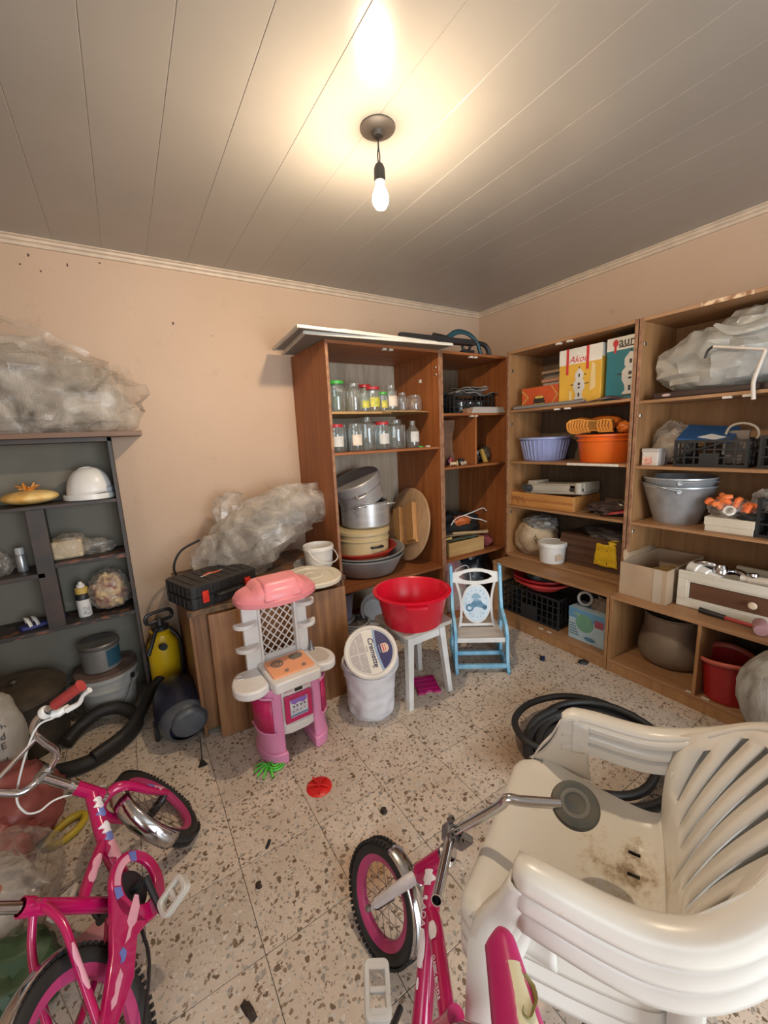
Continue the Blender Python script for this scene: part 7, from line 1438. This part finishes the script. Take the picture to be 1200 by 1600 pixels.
for s in (-1, 1):
    MB().tube([st_-sd*0.035+V((0, s*0.012, 0)), st_-sd*0.045+V((-0.05, s*0.045, -0.05)), (0.09, s*0.052, 0.31), rh+V((0, s*0.055, 0))], 0.0095, 12, k=5).build('seat_stay', frm, bk)
    MB().tube([bb_+V((-0.02, s*0.02, 0)), (0.22, s*0.045, 0.192), rh+V((0, s*0.055, 0))], 0.010, 12, k=5).build('chain_stay', frm, bk)
# chain guard on the right side (-y)
Mg = Tr(0, -0.072, 0) @ Rx(PI/2)
g = MB(); n = 36
ro = [(bb_.x+0.098*math.cos(2*PI*i/n), bb_.z+0.098*math.sin(2*PI*i/n)) for i in range(n)]; ri_ = [(bb_.x+0.008+0.060*math.cos(2*PI*i/n), bb_.z+0.004+0.060*math.sin(2*PI*i/n)) for i in range(n)]
g.ringprism(ro, ri_, -0.008, 0.008, Mg); g = g.build('chain_guard', frm, bk, bevel=0.004)
g2 = MB(); g2.prism([(bb_.x-0.055, bb_.z+0.080), (bb_.x-0.075, bb_.z-0.064), (bb_.x-0.12, bb_.z-0.040), (0.10, 0.165), (-0.01, 0.178), (-0.025, 0.197), (-0.01, 0.216), (0.12, 0.245)][::-1], -0.008, 0.008, Mg); g2.build('chain_guard_tail', frm, bk, bevel=0.003)
def gd(poly, mat): MB().prism(poly, 0.0082, 0.0094, Mg).build('guard_decal', mat, g, smooth=False)
def arcp(r0, r1, a0, a1, k=10): return [(bb_.x+r0*math.cos(lerp(a0, a1, i/k)), bb_.z+r0*math.sin(lerp(a0, a1, i/k))) for i in range(k+1)] + [(bb_.x+r1*math.cos(lerp(a1, a0, i/k)), bb_.z+r1*math.sin(lerp(a1, a0, i/k))) for i in range(k+1)]
gd(arcp(0.068, 0.088, 0.9, 2.1), pinkdec); gd(arcp(0.064, 0.092, 0.55, 0.85), bluedec); gd(arcp(0.066, 0.090, 2.15, 2.5), bluedec)
gd([(0.27, 0.235), (0.20, 0.233), (0.19, 0.222), (0.15, 0.219), (0.17, 0.210), (0.19, 0.213), (0.21, 0.204), (0.25, 0.208), (0.275, 0.222)], pinkdec)
gd([(0.142, 0.222), (0.128, 0.228), (0.120, 0.218), (0.108, 0.216), (0.116, 0.207), (0.128, 0.206), (0.140, 0.210)], bluedec)
gd([(0.10, 0.212), (0.07, 0.214), (0.05, 0.208), (0.035, 0.212), (0.02, 0.204), (0.035, 0.196), (0.055, 0.198), (0.09, 0.200)], pinkdec)
MB().lathe([(0.0, -0.004), (0.054, -0.004), (0.056, 0.0), (0.054, 0.004), (0, 0.004)], 28, Tr(bb_.x, -0.050, bb_.z) @ Rx(PI/2)).build('chainring', blk, bk)
m = MB(); m.tube([bb_+V((0, -0.085, 0)), bb_+V((0.012, -0.092, -0.006)), bb_+V((-0.055, -0.098, -0.085))], [0.010, 0.010, 0.008], 10); m.tube([bb_+V((0, 0.06, 0)), bb_+V((0.05, 0.075, 0.09))], 0.008, 10); m.tube([bb_+V((0, -0.09, 0)), bb_+V((0, 0.065, 0))], 0.012, 12); crk = m.build('crank', blk, bk)
pedw = pm('dirty_white_pedal', (0.60, 0.56, 0.48), 0.35, scale=10)
pedal(crk, bb_+V((-0.050, -0.150, -0.075)), (0.25, -0.95, 0.1), (-0.5, 0.0, 0.85), pedw, 0.095, 0.055); pedal(crk, bb_+V((0.05, 0.12, 0.095)), (0, 1, 0), (0, 0, 1), pedw)
MB().tube([(0.22, -0.060, 0.165), (0.14, -0.080, 0.13), (-0.03, -0.095, 0.11)], [0.005, 0.004, 0.004], 8, k=4).build('kickstand', blk, bk)
# fork: two pink arms arching around the wheel
cr = hb - A_*0.022
for s in (-1, 1):
    MB().tube([cr, cr - A_*0.012 + e_*0.035*s, cr - A_*0.055 + e_*0.054*s, cr - A_*0.14 + f_*0.014 + e_*0.054*s, fh + e_*0.054*s], [0.018, 0.018, 0.0155, 0.0145, 0.010], 14, k=6).build('fork_arm', frm, bk)
decal(bk, pinkdec, cr - A_*0.10 + f_*0.01 - e_*0.054, fh - e_*0.054, 0.0145, 0.35, 0.75, -e_+A_*0.2, 0.7, 0.4, 1); decal(bk, bluedec, cr - A_*0.10 + f_*0.01 - e_*0.054, fh - e_*0.054, 0.0148, 0.12, 0.38, -e_, 0.6, 0.4, 3)
# tube decals
dv = V((0, -1, 0.15)); P0, P1, P2 = dt_a, V((0.44, 0, 0.335)), V((0.37, 0, 0.235))
decal(bk, whitedec, P0, P1, 0.0215, 0.18, 0.40, dv, 0.7, 0.5, 0); decal(bk, bluedec, P0, P1, 0.0218, 0.40, 0.56, dv, 0.7, 0.4, 2); decal(bk, whitedec, P0, P1, 0.0222, 0.66, 0.86, dv, 0.8, 0.5, 4); decal(bk, bluedec, P0, P1, 0.0225, 0.86, 1.02, dv, 0.6, 0.3, 1)
decal(bk, pinkdec, P1, P2, 0.0232, 0.02, 0.55, dv, 0.8, 0.4, 2); decal(bk, pinkdec, (0.40, 0, 0.347), (0.27, 0, 0.336), 0.0165, 0.1, 0.75, dv, 0.7, 0.25, 5)
decal(bk, pinkdec, (0.13, -0.0525, 0.37), rh+V((0, -0.055, 0)), 0.010, 0.12, 0.6, dv, 0.7, 0.2, 5)
# handlebar, stem, brake
Pc = ht + A_*0.105
MB().tube([ht+A_*0.018, Pc+A_*0.006], 0.0145, 16).build('stem', chrome, bk)
MB().tube([Pc+f_*0.022-e_*0.022, Pc+f_*0.022+e_*0.022], 0.019, 14).tube([Pc, Pc+f_*0.022], 0.016, 12).build('stem_clamp', pm('dull_steel', (0.40, 0.37, 0.33), 0.35, 0.9), bk)
Pb = Pc + f_*0.022
def hbp(a, b, c, s): return Pb + A_*a + e_*b*s + f_*c
half = lambda s: [hbp(0, 0.0, 0, s), hbp(0.002, 0.035, 0, s), hbp(0.02, 0.066, -0.002, s), hbp(0.075, 0.080, -0.004, s), hbp(0.125, 0.098, -0.008, s), hbp(0.150, 0.135, -0.02, s), hbp(0.152, 0.19, -0.045, s), hbp(0.150, 0.275, -0.085, s)]
MB().tube(half(-1)[::-1] + half(1)[1:], 0.0108, 14, k=6).build('handlebar', chrome, bk); hbar = bpy.data.objects[[o.name for o in bk.children if o.name.startswith('handlebar')][-1]]
MB().tube([hbp(0.105, 0.09, -0.006, -1), hbp(0.105, 0.09, -0.006, 1)], 0.007, 10).build('crossbar', chrome, bk)
gr = pm('dull_red_grip', (0.42, 0.045, 0.042), 0.6, scale=20, bmp=0.3)
for s in (-1, 1):
    g0, g1 = hbp(0.152, 0.195, -0.047, s), hbp(0.150, 0.285, -0.090, s)
    MB().tube([g0, g0.lerp(g1, 0.02), g0.lerp(g1, 0.95), g1], [0.015, 0.0165, 0.0165, 0.019], 16).build('grip', gr, hbar)
q0 = hbp(0.152, 0.165, -0.034, -1)
MB().torus(0.015, 0.006, frame(q0, None, (hbp(0.15, 0.2, -0.05, -1)-q0)), 20, 8, 1.6).tube([q0-A_*0.016, q0-A_*0.034-e_*0.012, q0-A_*0.044-e_*0.04], [0.014, 0.013, 0.010], 10).build('brake_mount', white_pl, hbar)
MB().tube([q0-A_*0.042-e_*0.03-f_*0.01, q0-A_*0.050-e_*0.065-f_*0.025, q0-A_*0.034-e_*0.095-f_*0.045, q0-A_*0.032-e_*0.12-f_*0.058], [0.010, 0.008, 0.006, 0.009], 10, k=4).build('brake_lever', white_pl, hbar)
MB().tube([q0-A_*0.034, q0-A_*0.02+e_*0.06+f_*0.01, Pb+e_*0.085+f_*0.04+A_*0.01, Pb+e_*0.125-A_*0.05+f_*0.03, Pb+e_*0.115-A_*0.09+f_*0.03, Pb+e_*0.07-A_*0.12+f_*0.04, fh+A_*0.22+f_*0.03], 0.0032, 8, k=8).build('brake_cable', white_pl, bk)
# ------------------------------------------------------------------ right bicycle (leaning on the chairs), built around its front hub
O2 = V((-2.50, -2.25, 0))
bk2 = thing('kids_bicycle', 'small magenta children bicycle leaning against the white chair stack', 'bicycle', O2)
c2 = V((-2.506, -2.059, 0.146))-O2; n2 = V((-0.942, -0.110, 0.316)).normalized(); U2_ = V((0.314, 0.037, 0.949)).normalized(); F2 = V((-0.116, 0.993, 0)); A2 = (U2_*math.cos(math.radians(34)) - F2*math.sin(math.radians(34))).normalized()
FW2 = wheel(bk2, c2, n2, A2, 0.150, 0.0235, 58, True)
fender(bk2, FW2, 0.158, 0.027, 0.62, -1.15, chrome)
cr2 = c2 + A2*0.188
forkw = pm('white_fork_paint', (0.74, 0.71, 0.74), 0.35, col2=(0.62, 0.58, 0.58), scale=16)
for s in (-1, 1):
    MB().tube([cr2 + n2*0.018*s, cr2 - A2*0.02 + n2*0.040*s, c2 + A2*0.03 + n2*0.050*s], [0.016, 0.016, 0.013], 14, k=3).build('fork_arm', forkw, bk2)
    MB().tube([c2 + A2*0.035 + n2*0.051*s, c2 - A2*0.012 + n2*0.051*s], [0.014, 0.010], 8, flat=0.4).build('fork_end', forkw, bk2)
    MB().lathe([(0, 0), (0.010, 0), (0.010, 0.010), (0.006, 0.014), (0, 0.014)], 6, frame(c2 + n2*0.055*s, None, n2*s)).build('axle_nut', steel, bk2)
MB().tube([c2+A2*0.196, c2+A2*0.318], [0.027, 0.025], 20).build('head_tube', frm, bk2)
MB().lathe([(0.024, -0.006), (0.028, -0.004), (0.028, 0.004), (0.024, 0.006)], 22, frame(c2+A2*0.196, None, A2)).build('headset_cup', chrome, bk2)
MB().lathe([(0.022, -0.006), (0.027, -0.004), (0.027, 0.006), (0.018, 0.012)], 22, frame(c2+A2*0.322, None, A2)).build('headset_cup', chrome, bk2)
h2 = c2 + A2*0.262; bbw = V((-2.612, -2.372, 0.170))-O2; mid = h2.lerp(bbw, 0.42) + V((0.004, 0.0, 0.016))
MB().tube([h2, h2.lerp(mid, 0.5)+V((0, 0, 0.012)), mid, bbw], [0.0235, 0.0225, 0.0225, 0.0235], 18, k=6).build('down_tube', frm, bk2)
stt = V((-2.598, -2.455, 0.365))-O2
MB().tube([h2.lerp(mid, 0.82)+V((0, 0, 0.012)), h2.lerp(mid, 1.2)+V((0.012, -0.012, 0.045)), stt], [0.018, 0.0185, 0.0175], 16, k=5).build('top_tube', frm, bk2)
MB().tube([bbw, stt, stt+(stt-bbw).normalized()*0.05], 0.0175, 14).build('seat_tube', frm, bk2)
rh2 = V((-2.735, -2.575, 0.150))-O2; lat = V((-0.80, 0.50, 0.25)).normalized()
wheel(bk2, rh2, lat, (0.2, 0.0, 1), 0.150, 0.0235, 58, False)
for s in (-1, 1):
    MB().tube([bbw, bbw.lerp(rh2, 0.4)+lat*0.045*s, rh2+lat*0.05*s], 0.010, 10, k=4).build('chain_stay', frm, bk2)
    MB().tube([stt, stt.lerp(rh2, 0.35)+lat*0.045*s, rh2+lat*0.05*s], 0.010, 10, k=4).build('seat_stay', frm, bk2)
# handlebar pieces
stm = V((-2.420, -2.263, 0.492))-O2
MB().tube([c2+A2*0.325, c2+A2*0.345, stm], 0.0135, 14, k=3).build('stem', chrome, bk2)
import_pts = {'clamp': (-2.4290, -2.2790, 0.5331), 'bend': (-2.3514, -2.3926, 0.6800), 'grip': (-2.2711, -2.4655, 0.6843), 'lmid': (-2.5131, -2.3727, 0.6400), 'lend': (-2.5822, -2.4087, 0.5988)}
HB = {k: V(v)-O2 for k, v in import_pts.items()}
m = MB(); bdir = (HB['bend']-HB['clamp']).normalized(); cx_ = HB['clamp']
m.box((0, 0, 0), (0.040, 0.036, 0.030), frame(cx_, bdir, A2)); m.box((0, 0, 0), (0.036, 0.018, 0.05), frame(cx_+V((0.02, -0.015, -0.02)), bdir, A2)); m.build('stem_clamp', pm('cast_steel', (0.38, 0.38, 0.40), 0.35, 0.85), bk2, smooth=False, bevel=0.004)
for s1 in (-1, 1):
    for s2 in (-1, 1): MB().lathe([(0, 0), (0.008, 0), (0.008, 0.012), (0.004, 0.012), (0.004, 0.006), (0, 0.006)], 12, frame(cx_, bdir, A2) @ Tr(0.015*s1, 0.018*s2, 0.015)).build('clamp_bolt', steel, bk2)
MB().tube([HB['grip'], HB['bend'].lerp(HB['grip'], 0.25), HB['bend']+V((-0.004, 0.004, 0.002)), HB['bend'].lerp(HB['clamp'], 0.2), HB['clamp'], ], 0.0112, 16, k=6).build('handlebar', chrome, bk2)
le = HB['lend']; lm_ = HB['lmid']; ld_ = (le-lm_).normalized(); Fl = frame(HB['clamp'], None, (le-HB['clamp']))
ln_ = (le-HB['clamp']).length
MB().lathe([(0.0112, 0.0), (0.0112, ln_), (0.0092, ln_), (0.0092, ln_-0.04), (0, ln_-0.04)], 20, Fl).build('handlebar', chrome, bk2)
gd_ = HB['grip']-HB['bend']; gd_.normalize(); FGc = HB['grip']+gd_*0.030
FG = frame(FGc, gd_, (-0.36, -0.18, 0.9))
MB().lathe([(0, -0.012), (0.040, -0.012), (0.048, -0.006), (0.050, 0.0), (0.046, 0.007), (0.030, 0.010), (0.018, 0.006), (0, 0.005)], 40, FG).build('grip_flange', pm('weathered_black_rubber', (0.055, 0.065, 0.065), 0.6, col2=(0.10, 0.085, 0.06), scale=30), bk2)
MB().torus(0.027, 0.006, FG @ Tr(0, 0, 0.0075), 36, 8, 0.5).build('grip_ring', pm('worn_grey_rubber', (0.16, 0.145, 0.12), 0.6, scale=30), bk2)
# saddle
sn = V((-2.545, -2.543, 0.680))-O2; sdv = V((-0.567, -0.823, 0.02)).normalized(); slat = V((0.83, -0.545, -0.25)).normalized(); sup = slat.cross(sdv).normalized(); sup = sup if sup.z > 0 else -sup
m = MB(); nu, nv = 15, 24
def sad(i, j):
    t_ = (j/(nv-1))**1.6; w_ = lerp(0.021, 0.040, min(1, t_*2.0)) if t_ < 0.5 else lerp(0.040, 0.080, ((t_-0.5)/0.5)**1.1)
    w_ *= math.sqrt(max(0.03, 1-(1-min(1, t_*11))**2)); u = -1+2*i/(nu-1)
    return sn + sdv*(0.265*t_-0.004) + slat*w_*u*(1 if abs(u) < 0.99 else 0.97) + sup*(0.012*math.sin(t_*2.2) - 0.040*abs(u)**2.6 - 0.022*(1-min(1, t_*9))**2)
m.grid(nu, nv, sad); m.build('saddle', pm('saddle_magenta_vinyl', (0.52, 0.018, 0.145), 0.4, scale=5), bk2, solid=0.006, ang=70)
def sadp(t_, u, h=0.0035): 
    w_ = lerp(0.021, 0.040, min(1, t_*2.0)) if t_ < 0.5 else lerp(0.040, 0.080, ((t_-0.5)/0.5)**1.1)
    return sn + sdv*(0.265*t_-0.004) + slat*w_*u + sup*(0.012*math.sin(t_*2.2) - 0.040*abs(u)**2.6 + h)
creamd = pm('cream_saddle_print', (0.66, 0.60, 0.40), 0.5, scale=9)
m = MB(); m.grid(9, 12, lambda i, j: sadp(0.24+0.74*j/11, lerp(-0.75+0.5*abs(j/11-0.4), 0.95*math.sin(PI*min(1, (j/11)*0.9+0.1))**0.5, i/8))); m.build('saddle_print', creamd, bk2)
m = MB(); m.tube([sadp(0.30, 0.35, 0.006), sadp(0.34, 0.6, 0.006), sadp(0.40, 0.55, 0.006), sadp(0.46, 0.25, 0.006), sadp(0.50, 0.0, 0.006), sadp(0.48, -0.2, 0.006), sadp(0.45, -0.1, 0.006)], [0.003, 0.007, 0.006, 0.004, 0.003, 0.002, 0.001], 6, k=5, flat=0.4); m.build('saddle_scroll', pm('olive_print2', (0.22, 0.18, 0.05), 0.5), bk2)
MB().tube([stt, sn+sdv*0.14-sup*0.02], 0.012, 12).build('seat_post', chrome, bk2)
# crank and white pedal
MB().tube([bbw+lat*0.03, bbw+lat*0.075, V((-2.594, -2.268, 0.120))-O2], 0.008, 10, k=3).build('crank', blk, bk2)
pedal(bk2, V((-2.622, -2.205, 0.115))-O2, (0.45, 0.89, 0.0), (0.05, -0.25, 1), pm('white_pedal', (0.72, 0.71, 0.68), 0.35, scale=9), 0.112, 0.066)
FP = frame(V((-2.622, -2.205, 0.115))-O2, (0.45, 0.89, 0.0), (0.05, -0.25, 1)); 
for x_ in (-0.045, 0.034): MB().bx(x_, x_+0.011, -0.02, 0.02, 0.008, 0.013, FP).build('pedal_ridge', pm('white_pedal', (0.72, 0.71, 0.68), 0.35), bk2, smooth=False)
# decals and lettering on the tubes
dl = lat*0.6 + V((0, 0, 0.9)); mida = h2.lerp(mid, 0.5)+V((0, 0, 0.012))
decal(bk2, whitedec, h2, mida, 0.0235, 0.35, 0.95, dl, 0.75, 0.35, 2)
for t0_, t1_, hf in ((0.15, 0.26, 0.25),): decal(bk2, whitedec, mida, mid, 0.023, t0_, t1_, dl, hf, 0.0, 0)
decal(bk2, whitedec, mid, bbw, 0.0236, 0.02, 0.36, dl+lat*0.4, 0.5, 0.0, 0); decal(bk2, whitedec, mid, bbw, 0.0236, 0.44, 0.54, dl+lat*0.4, 0.18, 0.0, 0)
tt_a, tt_b = h2.lerp(mid, 1.2)+V((0.012, -0.012, 0.045)), stt
decal(bk2, whitedec, tt_a, tt_b, 0.0190, 0.0, 0.22, dl, 0.55, 0.0, 0)
ink = pm('black_lettering', (0.03, 0.025, 0.03), 0.4)
def tube_text(s, size, a, b, r, d, mat, t_):
    a = V(a); b = V(b); ax = (b-a).normalized(); d = V(d); d = (d-ax*d.dot(ax)).normalized()
    text('lettering', s, size, mat, bk2, frame(a.lerp(b, t_)+d*(r+0.0012), ax, d))
tube_text('LADA SPORT', 0.021, mida, mid+(mid-mida)*0.6, 0.0236, lat*0.8+V((0, 0, 0.75)), whitedec, 0.70)
tube_text('CLASSIC BICYCLE', 0.011, tt_a, tt_b, 0.0186, dl*0.8+lat*0.5, whitedec, 0.62)
# ================================================================== BAGS AT THE LOWER LEFT
t = thing('printed_woven_sack', 'white woven sack with black printed letters at the left edge', 'sack', (-3.72, -0.62, 0))
MB().blob((0, 0, 0.22), (0.19, 0.17, 0.28), 101, 0.12, 1.6, 48, 30, 0.78, sharp=0.85).build('sack_body', pm('white_woven_sack', (0.44, 0.41, 0.36), 0.7, col2=(0.34, 0.31, 0.27), scale=10, bmp=0.4, bscale=80), t)
for k, (s, y) in enumerate((('A', 0.40), ('w h', 0.365), ('e d', 0.33), ('F E', 0.295), ('ail', 0.22), ('ive', 0.185), ('9', 0.15))):
    text('lettering', s, 0.04, pm('black_ink', (0.05, 0.045, 0.05), 0.6), t, Tr(0.135-0.004*k*0, -0.150+0.015*abs(k-3)-0.0, y) @ Rz(0.62) @ Rx(PI/2-0.12+0.04*k))
t = thing('red_bag', 'dull red crumpled bag lying under the left bicycle handlebar', 'bag', (-3.60, -0.93, 0))
m = MB(); m.blob((0, 0, 0.115), (0.20, 0.22, 0.15), 103, 0.28, 1.7, 52, 30, 0.76, ridge=0.4); m.blob((0.02, -0.20, 0.10), (0.13, 0.13, 0.12), 104, 0.3, 2, 40, 24, 0.82, ridge=0.4)
m.build('bag_body', pm('dull_red_bag', (0.30, 0.085, 0.075), 0.45, col2=(0.19, 0.05, 0.045), scale=5, bmp=0.5, bscale=12), t, ang=60)
t = thing('printed_plastic_bag', 'clear plastic bag with red and white print beside the yellow ring', 'bag', (-3.58, -1.34, 0))
MB().blob((0, 0, 0.10), (0.15, 0.19, 0.12), 105, 0.2, 1.8, 44, 26, 0.83).build('white_contents', pm('white_paper_contents', (0.55, 0.52, 0.49), 0.6, col2=(0.42, 0.38, 0.35), scale=7), t)
MB().blob((0.03, 0.0, 0.11), (0.19, 0.23, 0.14), 106, 0.3, 2, 50, 30, 0.8, ridge=0.6).build('clear_film', clear, t)
rdi = pm('brick_red_ink', (0.42, 0.06, 0.03), 0.6)
for k, (s, p) in enumerate((('obo', (0.02, 0.10, 0.205)), ('ORO', (0.035, -0.04, 0.232)), ('ROLLO', (0.03, -0.085, 0.226)))): text('lettering', s, 0.055, rdi, t, Tr(*p) @ Rz(-0.25) @ Rx(0.25), bold=0.002)
t = thing('yellow_ring', 'yellow plastic ring handle on the floor by the left bicycle', 'ring', (-3.375, -1.045, 0), rz=0.75)
MB().tube([(0.068*math.cos(a), 0.040*math.sin(a)*(1 if abs(math.sin(a)) < 2 else 1), 0.016) for a in [2*PI*k/24 for k in range(24)]], 0.015, 12, closed=True, flat=0.9).build('ring_body', pm('dull_yellow_plastic', (0.55, 0.40, 0.03), 0.4), t)
t = thing('green_bag', 'dark green bag on the floor below the left bicycle seat', 'bag', (-3.47, -1.60, 0))
MB().blob((0, 0, 0.07), (0.14, 0.13, 0.09), 107, 0.25, 2, 40, 24, 0.78).build('bag_body', pm('dark_green_bag', (0.035, 0.075, 0.03), 0.5), t)
t = thing('pink_card', 'pink flat card lying under the left bicycle frame', 'card', (-3.285, -1.555, 0), rz=0.5)
MB().bx(-0.06, 0.06, -0.045, 0.045, 0.0, 0.004).build('card', pm('pink_card', (0.60, 0.26, 0.27), 0.6), t, smooth=False)
